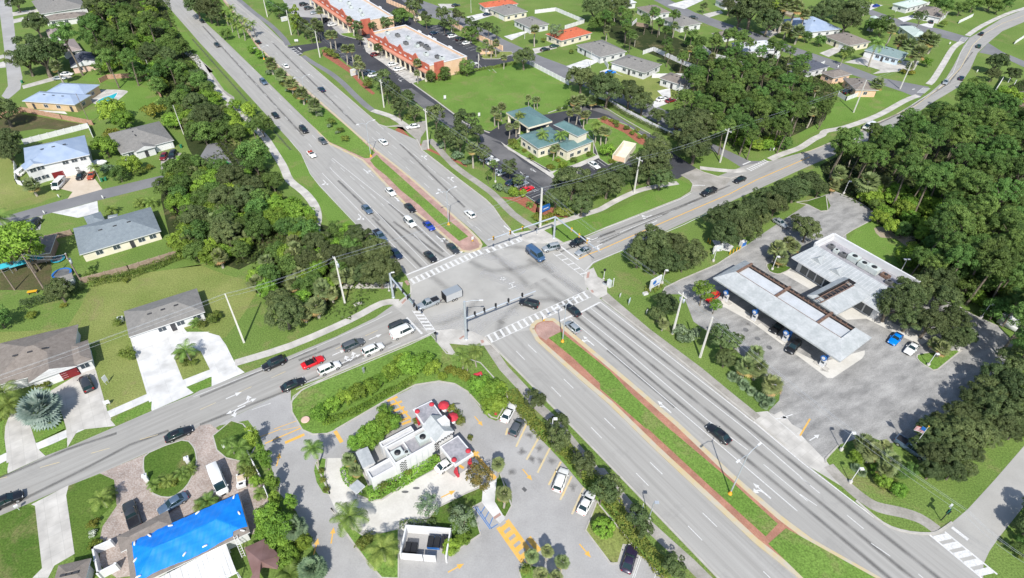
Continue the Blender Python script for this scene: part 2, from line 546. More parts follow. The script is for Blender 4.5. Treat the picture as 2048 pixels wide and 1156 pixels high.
# forest floors
FOREST = {
 'right': 'p 1640,330 1700,300 1762,278 1830,258 1880,235 1960,185 2010,175 2120,130 2300,250 2300,640 2160,640 2048,640 1990,625 1960,600 1900,590 1870,560 1850,540 1855,505 1810,480 1760,450 1748,428 1700,400 1660,380',
 'mid': 'p 1340,165 1400,95 1520,105 1600,120 1640,150 1690,180 1650,230 1600,260 1545,288 1500,280 1430,260 1380,260 1350,230',
 'left': 'p 90,-30 330,-30 355,60 400,120 410,170 455,215 500,300 540,345 560,380 610,440 640,470 600,520 470,530 440,500 350,490 330,380 380,330 440,300 380,240 320,190 250,130 180,60',
 'south': 'p 500,480 640,450 760,490 780,560 700,640 620,640 540,600 500,560',
}
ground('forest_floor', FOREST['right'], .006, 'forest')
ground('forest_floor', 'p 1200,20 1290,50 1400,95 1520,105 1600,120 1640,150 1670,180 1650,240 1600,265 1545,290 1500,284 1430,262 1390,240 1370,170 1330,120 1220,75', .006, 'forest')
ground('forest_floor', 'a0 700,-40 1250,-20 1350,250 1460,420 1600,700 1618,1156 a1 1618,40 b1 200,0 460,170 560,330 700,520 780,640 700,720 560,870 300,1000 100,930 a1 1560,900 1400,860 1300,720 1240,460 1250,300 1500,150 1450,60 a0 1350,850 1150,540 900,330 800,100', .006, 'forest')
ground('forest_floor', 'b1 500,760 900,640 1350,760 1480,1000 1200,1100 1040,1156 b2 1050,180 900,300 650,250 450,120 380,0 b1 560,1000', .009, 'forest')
# --- streets
ground('side_street', 'p -40,-60 12,-60 22,0 27,40 34,105 45,155 41,178 15,200 3,192 16,172 12,130 6,78 0,30 -20,0', .012, 'asph_grey')
ground('side_street', 'a1 -400,740 30,655 560,520 760,465 1240,345 1420,310 1380,235 1240,275 790,380 520,450 85,575 -400,680', .012, 'asph_mid')
ground('driveway', 'b1 60,30 130,20 300,250 180,190 70,180 0,130', .012, 'asph_mid')
ground('side_street', 'p 745,-12 790,-12 841,0 905,22 940,42 1010,80 1080,112 1150,138 1145,158 1060,130 1000,104 940,72 880,40 800,15', .012, 'asph_mid', 0)
ground('side_street', 'p 1120,128 1170,148 1300,205 1348,230 1420,285 1500,322 1545,322 1494,342 1456,318 1400,288 1330,255 1270,222 1180,178 1110,150', .011, 'asph_mid')
ground('side_street', 'p 1270,-20 1300,-20 1390,25 1500,62 1600,98 1690,128 1760,155 1859,174 1838,197 1806,184 1700,148 1580,108 1460,66 1360,28', .012, 'asph_mid')
ground('side_street', 'p 1720,10 1745,20 1800,40 1880,58 1940,75 1927,87 1880,74 1790,52 1735,28', .012, 'asph_mid')
ground('side_street', 'e0 1380,405 1450,330 1560,400 1726,470 1900,520 1900,600 1560,440', .012, 'asph_mid')
RA_L = ('p -60,-280 200,-110 300,-25 325,0 400,86 500,194 b1 700,0 780,100 850,260 920,350 1100,540 1300,750 1440,890 1560,1040 1618,1120 '
        'c1 60,1090 c2 85,60 90,90 70,140 0,205')
RB_LU = 'b2 1490,190 1350,290 1050,435 700,580 340,720 0,850 a2 1480,885 1165,1010 890,1130 a3 520,150 350,215 0,385 -400,560'
RB_LL = 'a3 -400,840 0,675 250,570 530,445 770,350 1130,195 1400,92 1618,30 b2 240,1060 700,840 1000,735 1618,480 c2 230,425 275,390 400,380 560,400 650,440'
NEAR_L = 'p 969,674 1200,911 1440,1160 1600,1330'
A = (RA_L + ' ' + RB_LU).split()
# whole road as four overlapping sheets
ground('avenue', 'p -60,-330 250,-100 325,0 400,86 500,194 597,300 602.5,306 621,347 639,371 685.7,420 737.7,475 780,514 813,552 p 925,506 914,490 852,436 800,392 722,319 685,300 649,280 618,241 530,156 449,78 400,30 366,0 330,-30 260,-110 140,-240', .016, 'asph_a')
ground('avenue', 'p 250,-250 340,-110 420,-30 449,0 519,96 566,140 620,187 686,244 748,300 800,345 865,394 946,462 975,492 p 1021,459 1002,438 987,415 971,399 917,358 878,327 841,298 834,280 771,253 758,249 699,197 571,88 480,0 440,-45 400,-90 330,-200', .016, 'asph_a')
ground('avenue', 'p 969,674 1200,911 1440,1160 1620,1345 1850,1345 1605,1156 1512,1082 1426,1001 1314,898 1275,860 1200,789 1145,742 1075,680 1062,660', .016, 'asph_a')
ground('avenue', 'p 1070,648 1119,651 1220,734 1275,781 1356,858 1460,949 1558,1035 1665,1108 1750,1156 1900,1260 2200,1400 2250,1330 1966,1156 1859,1066 1820,1063 1781,1053 1750,1037 1605,922 1512,845 1330,698 1203,600 1190,589', .016, 'asph_a')
ground('junction', 'p 813,552 925,506 962,496 975,492 1021,459 1034,472 1057,485 1091,488 1130,485 1172,478 1185,529 1174,542 1171,563 1174,578 1190,589 1203,600 1119,651 1106,639 1085,640 1070,648 1062,660 969,674 945,664 904,659 871,661 860,670 786,612 800,613 821,594 823,570', .02, 'asph_x')
ground('cross_road', RB_LU + ' ' + RB_LL + ' p 871,661 860,640 800,613', .016, 'asph_b')
ground('cross_road', 'p 1130,485 1171,475 1220,454 1361,397 1400,375 1434,353 1493,330 1545,321 1620,301 1683,275 1792,228 1828,207 1859,186 1890,160 1908,130 1927,92 1940,75 1963,62 2005,36 2048,19 2110,-3 2200,-30 2240,0 2130,20 2048,44 2005,62 1976,86 1955,106 1940,140 1917,174 1862,207 1800,249 1766,268 1600,340 1423,421 1252,498 1200,521 1184,529 1174,545', .017, 'asph_b')
# driveway and street mouths
ground('driveway', 'd1 620,270 740,220 800,250 900,280 1010,295 950,380 700,400 715,340 690,310', .0205, 'conc_old')
ground('driveway', 'c0 -40,975 60,980 140,940 200,930 210,990 160,1060 150,1156 c1 130,0 60,-60 0,-120 b0 1430,975 1500,975', .0205, 'conc_old')
ground('side_street', 'b0 670,360 1190,295 1330,270 1330,330 1000,350 800,400 770,430', .0205, 'asph_dark')
ground('side_street', 'p 1860,1068 1880,1061 1904,1045 1935,1019 1989,960 2048,892 2200,720 2300,760 2048,1012 1997,1076 1979,1102 1967,1128 1966,1160', .0205, 'asph_x')
ground('driveway', 'd2 1120,1050 1200,1020 1290,1010 1560,1156 e3 0,90 200,250 190,300 20,270 d3 1500,120 1260,-60', .0205, 'conc')
ground('driveway', 'p 1488,832 1535,836 1562,822 1600,868 1655,925 1692,978 1600,922 1512,849', .0225, 'conc')
# --- the avenue median
MED_N = 'c2 1015,380 1025,350 1050,325 1100,308 1180,308 1230,345 1618,670 d2 290,850 600,1120 d3 1000,360 1380,690 1618,870 e3 250,970 580,1156 900,1330 p 1850,1345 1700,1230 d3 1560,1156 1200,870 870,560 440,160 c2 1618,945 1600,930 1330,700 1060,460'
def raised(name, s, mt, z, sm=0):
    o = MB().prism(W(s), .1, z).build(name, MT[mt])
    o['kind'] = 'structure'
island('median', MED_N, 'brick', .14, 'kerb_o', 1.)
raised('median_brick_paving', 'c2 1042,380 1052,350 1100,328 1180,328 1222,355 1245,395 1145,450 1125,470 1060,430', 'brick_p', .16)
raised('median_grass', 'c2 1145,450 1240,402 1618,705 d2 240,880 510,1130 d3 990,395 1368,742 1275,838 d3 850,455 370,10 d2 350,1145 0,840 c2 1540,800 1330,600', 'grass_green', .165)
raised('median_grass', 'd3 1430,775 1610,875 e3 250,975 575,1156 900,1325 p 1850,1340 1700,1230 d3 1555,1150 1295,895', 'grass_green', .165)
MED_F = 'm 1662,1030 1650,1062 1570,1090 1500,1080 1440,1030 1290,900 1030,690 900,560 760,410 680,330 460,220 400,190 b0 840,930 500,600 190,300 60,180 -130,0 -400,-250 p 330,-170 420,-60 b0 190,0 330,180 460,370 640,540 850,720 m 500,0 600,90 800,260 930,360 1100,500 1350,720 1560,910 1640,990'
island('median', MED_F, 'brick_p', .14, 'kerb_o', .7)
raised('median_brick_paving', 'm 1650,1025 1638,1055 1570,1080 1510,1070 1460,1030 1480,1005 1560,968 1600,975', 'brick_p', .16)
raised('median_grass', 'm 745,335 800,290 840,335 1000,475 1200,655 1400,835 1555,965 1480,1003 1430,960 1300,850 1150,705 1000,585 880,465 780,385', 'grass_green', .165)
raised('median_grass', 'm 700,318 735,318 785,272 600,100 500,12 b0 640,560 455,385 330,200 180,10 p 415,-60 330,-165 b0 -390,-240 -120,10 65,195 195,315 500,612 835,940 m 410,185 470,212', 'grass_green', .168)
# --- pavements
path('sidewalk', 'b2 1530,170 1400,180 1150,310 700,505 270,640', 2.0, .03, 'conc')
path('sidewalk', 'b2 1560,40 1100,45', 2.2, .03, 'conc')
path('sidewalk', 'a0 1440,400 1560,500 1618,560 b0 0,490 60,560 160,700 240,790 b1 0,-60', 2.6, .008, 'conc_old')
path('sidewalk', 'b0 -50,420 20,520 80,620 160,720 250,790 350,900 440,1000 500,1060 560,1150 b1 640,200 690,310 800,400 880,500 905,600 890,690 920,780 1100,1000', 2.5, .03, 'conc')
path('sidewalk', 'b0 280,-20 420,100 540,190 640,290 680,350', 2.4, .03, 'asph_mid')
path('sidewalk', 'b0 790,430 880,490 1000,560 1100,640 1200,740 1330,850 1480,900 1600,980', 2.4, .03, 'asph_mid')
path('sidewalk', 'b0 1330,850 1480,900 1600,980', 2.5, .033, 'conc')
path('sidewalk', 'c0 180,1156 c1 230,0 420,200 700,400 870,570 1050,690', 2.3, .03, 'conc_old')
path('sidewalk', 'c1 1050,700 1180,650 1400,580 1541,535 d1 100,480 270,400 420,360 600,330', 2.0, .03, 'conc')
path('sidewalk', 'd1 770,215 900,230 1040,240 1120,230', 2.2, .03, 'conc')
path('sidewalk', 'd1 1310,150 1400,110 1541,60 e0 100,1075 170,1040 200,1010 350,980 600,890 800,780 910,735', 2.4, .03, 'conc')
path('sidewalk', 'e0 990,650 1030,610 1100,500 1180,370 1250,320', 2.4, .03, 'conc')
path('sidewalk', 'e0 1290,275 1400,200 1600,105 1726,65 1900,0', 2.4, .03, 'conc')
path('sidewalk', 'd2 -80,10 60,140 350,390 760,700 1000,900 1210,1070', 2.3, .03, 'conc_old', 0)
path('sidewalk', 'e3 220,290 350,430 480,540 600,610 780,650 930,700 1060,790', 2.1, .03, 'conc_old')
path('sidewalk', 'c2 660,470 800,680 950,840 1040,950 1200,1100 c3 1500,330 d3 0,330 250,640 500,870 700,1050 900,1250', 2.0, .03, 'conc_old', 0)
path('sidewalk', 'a3 -300,350 0,245 60,215 300,140 520,40 a2 830,1040 1170,890 1430,800 1618,720 b2 0,740 90,710', 2.0, .022, 'conc_white', 0)
# corner aprons at the junction
ground('corner_apron', 'c2 275,390 400,378 560,398 650,440 700,500 590,510 380,490 430,570 340,610 370,560 270,470', .034, 'conc')
ground('corner_apron', 'b2 1490,195 1620,100 b1 1618,1110 c1 60,1085 c2 90,20 90,90 60,150 0,215 b2 1530,215', .034, 'conc')
ground('corner_apron', 'c1 880,720 990,700 1100,690 1180,740 1260,790 1120,800 990,795 900,750', .034, 'conc')
ground('corner_apron', 'h 1110,690 1190,650 1230,740 1320,790 1320,910 1240,950 1160,890 1110,820 1100,740', .034, 'conc')
for s in ('g 440,145 480,130 510,190 480,200', 'g 400,420 455,365 470,385 420,440', 'h 1130,700 1155,690 1145,750 1120,755', 'h 1160,870 1180,865 1195,890 1175,895',
          'g 1140,880 1200,840 1215,855 1160,895', 'c2 620,465 640,460 650,480 630,490'):
    ground('tactile_paving', s, .039, 'brick_p')
ground('service_slab', 'b2 755,1000 850,980 860,1015 770,1045', .02, 'conc')
ground('service_slab', 'b2 770,1090 850,1060 870,1110 800,1130', .02, 'conc')
ground('service_slab', 'b2 1180,185 1240,162 1258,180 1195,205', .02, 'conc')
# --- houses' driveways
for s, mt in (('a2 1000,440 1400,350 1440,400 1618,400 b2 60,405 150,430 200,500 260,620 290,670 345,712 90,820 a2 1618,720 1490,870 1170,1010 1050,600', 'conc_white'),
              ('a2 580,740 720,660 740,700 830,1020 890,1125 600,1156 a3 520,150 510,0 a2 480,1040 380,860', 'conc'),
              ('a2 200,930 260,1100 a3 240,0 290,160 350,215 60,350 50,260 50,200 35,80 a2 40,1130 80,1020 150,950', 'conc'),
              ('a3 530,440 510,520 575,970 420,1060 370,1156 250,1156 325,1080 270,600 240,590', 'conc'),
              ('a1 480,260 680,230 790,380 520,455 560,400 440,370', 'beige'), ('a1 400,560 550,525 750,470 760,560 600,600', 'conc_white'),
              ('a1 200,620 330,580 310,690 230,700', 'asph_grey'), ('a1 1240,100 1400,100 1300,230 1240,230', 'conc_old'),
              ('a0 95,95 300,70 300,90 100,125', 'conc'), ('a0 100,150 340,95 350,125 105,180', 'conc'), ('a0 135,360 360,290 380,310 140,385', 'conc'),
              ('a0 170,660 420,590 520,570 560,600 420,620 180,685', 'conc'), ('a0 -60,500 40,470 45,520 -60,530', 'conc'), ('a0 -60,440 30,420 35,445 -60,470', 'conc'),
              ('a0 140,840 500,860 520,880 240,850', 'conc_white'),
              ('c0 510,130 640,100 740,110 560,165', 'conc_white'), ('c0 800,280 940,245 1000,240 860,310', 'conc_white'), ('c0 1020,375 1200,345 1210,370 1040,415', 'conc'),
              ('c0 1280,510 1440,455 1530,475 1370,550', 'conc_white'), ('d0 0,550 60,530 180,590 110,560 50,600 0,590', 'conc_white'),
              ('d0 400,790 500,740 600,770 420,835', 'conc_white'), ('d0 440,700 540,680 545,745 500,760', 'conc_white'),
              ('d0 520,40 660,0 800,0 650,70', 'conc_white'), ('d0 790,110 930,80 950,100 840,135', 'conc'), ('d0 1230,245 1340,230 1400,245 1310,290', 'conc'),
              ('e0 150,410 290,355 350,375 220,440', 'conc'), ('e0 340,480 480,440 700,470 920,470 880,540 660,560 560,570 620,540 480,500', 'conc'),
              ('e0 470,50 560,30 640,40 510,90', 'conc_white'), ('e0 750,140 870,115 880,140 800,170', 'conc_white'), ('e0 920,190 1040,165 1020,215 990,212', 'conc_white'),
              ('c0 290,30 400,30 420,60 330,70', 'conc')):
    ground('driveway', s, .026, mt)
# planted island in the white drive, left islands
island('lawn_island', 'a2 1350,620 1400,560 1545,545 1618,690 1410,770', 'grass_dry', .03, None)
ground('lawn', 'a2 1435,825 1618,750 b2 90,745 90,820 a2 1490,868', .03, 'grass_green')
ground('lawn', 'a2 850,1075 1170,935 1165,1008 890,1122', .03, 'grass_green')
ground('lawn', 'a3 300,165 520,78 510,150 350,213', .03, 'grass_green')
ground('lawn', 'a2 240,1100 480,1040 500,1156 a3 510,0 280,110', .03, 'grass_green')
ground('lawn', 'a2 140,940 60,960 20,1156 a3 50,190 0,210 0,0 a2 0,1100', .03, 'grass_green')
ground('lawn', 'a3 -200,350 68,265 50,352 -200,440', .03, 'grass_green')
# --- paver court and blue-roof house yard
ground('paved_court', 'a3 770,350 1130,198 1400,95 b3 0,-20 80,-30 380,200 470,380 580,620 500,800 0,900 a3 1300,1100 900,1156 760,1050 780,900 770,860 790,760 900,600 880,400', .022, 'pavers')
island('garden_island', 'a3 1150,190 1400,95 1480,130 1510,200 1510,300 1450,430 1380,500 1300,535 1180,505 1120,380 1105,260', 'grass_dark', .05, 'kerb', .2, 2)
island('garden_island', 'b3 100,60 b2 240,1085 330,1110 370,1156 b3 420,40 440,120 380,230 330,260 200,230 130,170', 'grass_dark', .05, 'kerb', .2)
# --- restaurant lot
ground('parking_lot', 'b2 130,1125 240,1062 700,840 b2 700,950 710,1020 780,1120 b3 800,20 870,55 980,45 1050,15 b2 1050,1156 1430,930 1618,840 c2 120,808 300,780 420,800 520,860 600,960 680,1060 740,1085 790,1060 840,925 1045,1156 '
       'c3 1060,60 1250,260 1400,440 1515,560 1500,640 1430,800 1618,1035 d3 0,930 100,1045 140,1040 170,930 200,890 280,940 500,1156 700,1400 c3 0,1500 b3 700,1500 900,1156 960,1050 860,900 740,640 610,500 550,300 460,60 370,-60', .018, 'asph_grey')
ground('drive_through_lane', 'b3 970,232 1085,232 1100,330 1140,420 1185,520 1300,570 1400,555 c3 0,460 310,300 420,380 540,300 600,200 680,290 640,460 500,520 280,620 190,740 0,745 b3 1618,790 1400,800 1180,780 1040,620 985,500 940,380', .024, 'conc_cream')
IS = [('b2 705,955 720,900 800,840 1618,500 c2 240,425 360,570 430,580 620,640 820,860 830,930 750,1070 700,1055 600,950 520,860 420,800 300,780 120,808 0,870 b2 1430,930 1040,1156 b3 1040,20 980,45 870,50 800,20 b2 790,1156 710,1020', 'grass_green', 0),
      ('b3 940,230 975,240 960,380 1000,510 950,500 900,420 880,330 890,270', 'grass_green', 0),
      ('b3 1100,200 1190,190 1250,330 1300,440 1400,480 1618,330 c3 300,190 310,290 0,460 b3 1400,555 1300,555 1220,520 1140,420 1105,300', 'grass_green', 0),
      ('b3 1010,620 1130,740 1270,840 1530,780 1530,1156 1400,1156 1280,1020 1190,900 1100,770', 'grass_green', 0),
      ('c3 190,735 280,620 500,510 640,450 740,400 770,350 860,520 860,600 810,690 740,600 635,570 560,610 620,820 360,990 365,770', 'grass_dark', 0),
      ('c3 1515,560 1505,600 1430,790 1618,1040 d3 0,945 100,1045 140,1040 180,900 d3 250,900 0,600', 'grass_dry', 0),
      ('c3 940,1060 1000,1050 1130,1100 1200,1156 1200,1300 960,1250 920,1120', 'grass_green', 0)]
for s, mt, q in IS:
    island('planted_island', s, mt, .13, 'kerb', .25)
raised('footpath_ramp', 'c3 640,455 745,400 730,570 810,700 770,740 720,690 630,575', 'conc_white', .15)
ground('tactile_paving', 'c3 720,690 770,655 780,675 730,708', .158, 'brick_p')
raised('hedge_strip', 'c2 835,930 870,880 1040,1080 c3 1300,200 1618,560 d3 300,900 560,1156 500,1156 300,960 0,600 c3 1515,560 1020,0', 'grass_green', .1)
# --- gas station lot
ground('parking_lot', 'd2 475,110 500,60 620,0 d1 900,960 1130,810 1300,690 1618,480 e1 60,475 200,420 270,400 400,455 510,515 575,575 555,615 355,725 360,790 700,1010 900,1156 e2 1180,180 1330,270 1530,360 1650,480 1500,800 1300,900 1100,1050 e3 1000,0 900,60 700,120 500,60 300,130 200,250 0,90 d2 1300,1010 1380,930 1390,850 1000,500 790,370 720,320 690,240 640,110', .019, 'asph_gas')
ground('forecourt_slab', 's 0,550 200,500 300,560 700,880 860,960 1190,870 1190,900 1170,930 960,1070 920,1070 680,890 380,670 180,560', .025, 'conc_cream')
ground('forecourt_slab', 's 590,310 640,290 880,390 800,430', .025, 'conc_cream')
ground('forecourt_slab', 's 1060,650 1000,610 1140,540 1250,600 1650,800 1600,830 1480,780 1200,640', .025, 'conc_cream')
island('planted_island', 's 480,250 540,240 650,270 640,290 600,310 560,320 500,300', 'grass_dark', .13, 'kerb', .25, 2)
island('planted_island', 'e1 -30,480 60,470 160,440 200,430 235,510 215,545 160,550 60,500', 'grass_dark', .13, 'kerb', .25)
island('planted_island', 'e2 900,580 1000,560 1220,540 1230,555 1060,690 1000,680 920,630', 'grass_green', .13, 'kerb', .25, 2)
kerb('d2 475,110 500,60 620,0 d1 900,960 1130,810', wd=.25)
kerb('e1 270,400 400,455 510,515 575,575 555,615 355,725 360,790 700,1010', wd=.25, sm=3)
kerb('e3 200,270 195,240 300,130', wd=.3)
kerb('e2 1180,180 1330,270 1530,360', wd=.25)
# --- mall lots, office lot
ground('parking_lot', 'b0 500,-200 600,-60 700,100 860,190 900,290 970,360 1060,420 1130,490 1300,590 1450,660 1618,790 c0 0,690 210,860 310,930 400,1000 620,1040 c1 640,0 560,60 600,140 830,330 960,420 1060,500 1180,450 1618,400 d1 150,250 600,300 740,215 560,100 500,0 d0 500,1080 300,1000 0,820 c0 1500,800 1300,850 1140,880 960,900 780,960 700,1010 620,1000 480,920 430,890 110,650 80,620 210,600 560,560 780,490 880,470 860,430 620,370 300,190 180,200 0,80 b0 1618,50 1300,-200', .014, 'asph_dark')
ground('parking_aisle', 'c0 10,690 90,680 200,760 420,900 600,1010 800,1100 c1 700,0 830,60 950,170 1150,280 1200,320 1150,400 960,260 800,180 650,60 600,-40 c0 300,930 200,850', .02, 'asph_lane')
ground('parking_aisle', 'o 900,140 1100,110 1300,170 1500,300 1762,440 1762,470 1480,330 1300,220 1100,160 940,190', .02, 'asph_lane')
ground('parking_lot', 'b0 600,-60 700,100 760,130 950,140 1080,270 1200,300 1190,200 900,-80', .018, 'asph_grey')
ground('walkway', 'b0 850,0 890,0 1160,250 1190,290 1130,270', .03, 'conc')
ground('walkway', 'b0 1240,280 1300,300 1618,560 c0 0,510 200,610 100,640 b0 1618,640 1400,480 1280,400', .03, 'conc')
island('planted_island', 'c0 620,430 700,400 860,400 870,420 760,455 650,455 610,440', 'grass_dry', .13, 'kerb', .3)
island('planted_island', 'b0 1080,260 1200,250 1240,280 1200,300 1100,275', 'grass_green', .13, 'kerb', .3)
# grass around office
island('planted_island', 'o 180,560 330,470 330,400 1140,400 1140,640 1190,680 1080,720 900,780 740,820 690,850 480,730 200,600', 'grass_green', .12, 'kerb', .25)
island('planted_island', 'o 980,270 1180,260 1290,250 1500,330 1762,500 1762,600 1640,640 1480,720 1300,770 1200,700 1130,500 1000,330', 'grass_green', .127, 'kerb', .25)
island('planted_island', 'o 660,870 740,820 900,800 960,850 950,900 740,950', 'grass_green', .12, 'kerb', .25)
raised('mulch_bed', 'o 1180,262 1280,262 1500,345 1740,520 1740,570 1640,540 1480,420 1290,330 1200,290', 'mulch', .146)
raised('walkway', 'o 900,780 1190,660 1210,690 1000,790 920,800', 'conc', .14)
raised('walkway', 'o 120,520 180,560 650,850 740,830 690,870 740,940 700,930 600,860 160,570', 'conc', .152)
ground('mulch_bed', 'c1 770,440 900,440 960,430 1050,500 1060,560 1030,560 900,480', .03, 'mulch')
ground('mulch_bed', 'c1 1050,520 1200,520 1300,570 1290,600 1190,590 1100,610 1040,600', .03, 'mulch')
ground('mulch_bed', 'b0 940,380 1060,450 1180,540 1260,640 1350,720 1330,730 1240,660 1150,560 950,430', .03, 'mulch')
ground('mulch_bed', 'c1 0,-100 100,0 300,100 500,180 520,210 330,130 80,20 -40,-80', .01, 'mulch')
kerb('c0 70,620 110,655 270,770 430,890 500,950 690,1025', wd=.5, h=.13)
kerb('o 640,200 780,150 900,110 1060,105 1240,130 1380,210 1500,280 1762,430', wd=.3, sm=2)
kerb('c1 130,-5 170,80 300,180 450,300 660,460 720,520 780,610 850,690', wd=.4, sm=0)
kerb('b0 240,0 670,370', wd=.3)
kerb('b0 770,432 1150,760 1380,960 1430,975 1560,975', wd=.3)
kerb('p 969,674 1200,911 1440,1160 1600,1330', wd=.35)
kerb('b2 700,945 780,855 1000,740 1618,482 c2 230,427', wd=.3)
kerb('p 1203,598 1330,696 1512,843 1570,890', wd=.35)
kerb('e3 430,560 580,690 700,765 850,805 1000,815 1075,795 1170,728', wd=.4, sm=2)
kerb('h 850,430 1110,352 1300,270 d1 0,695 620,450 700,400 715,340 690,310', wd=.25)
kerb('d1 740,222 800,250 900,280 1010,295 1100,270', wd=.25)
# --- painted markings
wk, wn, yl, yw, bl = MB(), MB(), MB(), MB(), MB()
def line(mb, s, wd=.13, z=.032, dash=None, off=0.):
    P_ = W(s)
    if not dash:
        mb.strip(P_, wd, z)
        return
    a, b = P_[0], P_[-1]
    L = (b - a).length
    d = (b - a) / L
    t = off
    while t < L:
        mb.strip([a + d * t, a + d * min(t + dash[0], L)], wd, z)
        t += dash[0] + dash[1]
D = (3.05, 9.14)
line(wk, 'p 969,676 1202,912 1440,1160 1560,1290', .18)
line(wk, 'p 1032.5,702.3 1274,943 1480,1156 1600,1280', .14, dash=D)
line(wk, 'p 1055.7,689 1298,921 1540,1156 1700,1310', .14, dash=D)
line(wk, 'p 1200,604 1512,848 1605,926 1748,1035', .2)
line(wk, 'i 130,755 620,1156 d2 780,1150 d3 1520,640', .17)
line(wk, 'i 270,700 840,1156 d2 830,1080 d3 1140,170', .17)
line(wk, 'd3 1260,280 1600,565', .14, dash=(9, 3))
line(wk, 'e3 0,510 1060,1240', .14, dash=D)
line(wk, 'i 395,620 1080,1156 d2 1130,1156 d3 1618,440', .17)
line(wk, 'e3 0,380 155,505', .17)
line(wk, 'e3 360,670 1000,1200', .14, dash=D)
line(wk, 'i 510,545 280,665 170,710 0,785', .45)      # stop bar, near right carriageway
line(wk, 'f 465,835 740,725 1190,535', .5)            # stop bar, far left carriageway
for s in ('f 600,755 0,150 b1 940,255', 'f 740,710 70,20 b1 1020,235 1000,210', 'f 1035,590 600,190 b1 1020,140', 'f 885,640 560,310', ):
    line(wk, s, .14)
line(wn, 'b1 1010,150 1200,310 1420,510', .13, dash=(3.05, 3.5))
line(wn, 'b0 -60,90 880,1156', .13, dash=D)
line(wn, 'b0 -10,60 900,1080', .13, dash=D)
line(wn, 'b0 960,990 b1 1180,190 1618,560', .13, dash=D)
line(wk, 'b1 690,0 780,105 850,262 920,352 1100,543 1300,753 1440,893', .12)
line(wn, 'b0 250,60 1618,1260 c1 0,110 450,470 640,640', .13, dash=D)
line(wn, 'b0 215,80 1618,1340 c1 0,180 590,690', .13, dash=D)
line(wn, 'c1 580,665 800,850', .13, dash=D)
line(wn, 'c0 -180,950 180,1220 c1 440,390', .13, dash=(6, 3))
line(wn, 'c1 790,700 860,760', .13, dash=(1, 1))
line(wk, 'c1 800,660 940,775', .4)
# edge lines, cross road
line(wk, 'b2 1618,482 c2 280,392', .16)
line(wn, 'b2 740,845 1010,737 1618,486', .14)
line(wn, 'b2 820,790 1300,590 1618,455', .13, dash=(3, 3))
line(wn, 'a2 1490,900 b2 700,605 1350,312 1480,245', .13)
line(yw, 'a3 -100,420 160,320 600,240 900,130 1400,0', .12, dash=(3, 5))
line(yw, 'b2 0,1000 600,720 1300,420 1500,330', .12, dash=(3, 4))
line(wk, 'c2 50,290 170,415', .5)                     # stop bar, cross road left
line(wk, 'h 870,445 1045,578', .45)                   # stop bar, cross road right
line(wk, 'h 870,436 1110,352 1300,275 d1 0,700 620,458 700,410', .15)
line(wk, 'h 1110,680 1190,600 1320,545 d1 0,925 200,840 640,655 900,530', .18)
line(wk, 'h 1220,405 1445,315 d1 0,775 480,580', .16)
line(wn, 'd1 530,560 950,390', .13, dash=(2.5, 5))
line(yl, 'h 1050,568 1150,520 d1 0,848 440,655 1000,415 1200,310 1618,130', .28)
line(yw, 'e0 0,1190 300,1080 880,820 1130,640 1240,520 1330,350 1420,260 1560,180 1726,120 1900,60', .25)
line(wk, 'e0 860,810 920,770 1060,690 1180,560 1240,400 1290,330', .14)
line(wk, 'e0 560,960 745,880', .14)
line(wk, 'd1 710,350 810,350', .3)
# tyre streaks and worn patches
NS = 0
def streak(s, wd=1.2, m_='soft_stain', sm=0, z=.0215):
    global NS
    NS += 1
    z += (NS % 30) * .00007
    P_ = W(s)
    if sm: P_ = smooth(P_, 5, False)
    for k, f in enumerate((1., .62, .3)):
        mb_ = MB().strip(P_, wd * f, z + .0022 * k)
        mb_.build('tyre_streak', MT[m_])['kind'] = 'structure'
for s in ('p 1153,634 1380,824 1606,1012 2000,1341', 'p 1171,622 1618,987 2000,1299', 'p 1190,611 1430,800 1738,1046 2050,1294', 'p 1215,700 1350,815', 'f 30,100 660,735', 'f 300,150 955,610', 'f 100,50 800,690', 'f 560,50 1000,400',
          'm 480,500 820,830', 'm 900,690 1350,1090', 'm 1000,640 1390,1040', 'b1 60,-100 900,860', 'b0 20,200 800,1050', 'b0 -60,300 700,1156', 'b0 560,330 1200,960', 'c1 0,30 500,520'):
    streak(s, .95)
for s in ('b2 0,1115 640,865 1000,700 1480,480', 'b2 760,620 1080,490', 'a3 0,385 520,165 900,40', 'a3 120,580 700,290 1000,130 1300,20', 'b2 0,900 500,690 900,530', 'h 870,500 1400,300', 'd1 0,800 500,570 900,400', 'd1 0,740 620,510 1000,350', 'e0 300,1100 800,860 1150,640 1330,400'):
    streak(s, .8)
for s in ('h 0,590 200,680 450,660 700,590', 'h 560,570 800,720 1080,900', 'g 560,690 900,690 1200,560 1400,380', 'h 330,450 540,470 660,560 800,700', 'c2 760,330 900,200 1100,150 1300,180', 'f 760,830 1150,1120', 'h 180,480 600,860', 'h 700,760 1000,1000', 'h 620,800 900,1010', 'c2 780,430 770,350 800,320'):
    streak(s, 2.4, 'faint_stain', 1)
for s in ('h 100,700 300,760 520,860', 'h 0,520 250,560 520,700', 'g 800,830 1100,700 1400,600', 'c2 0,350 200,330 480,250', 'h 720,600 900,760 1050,900', 'c2 560,420 700,300 900,240'):
    streak(s, 3.2, 'soft_pale', 1, .021)
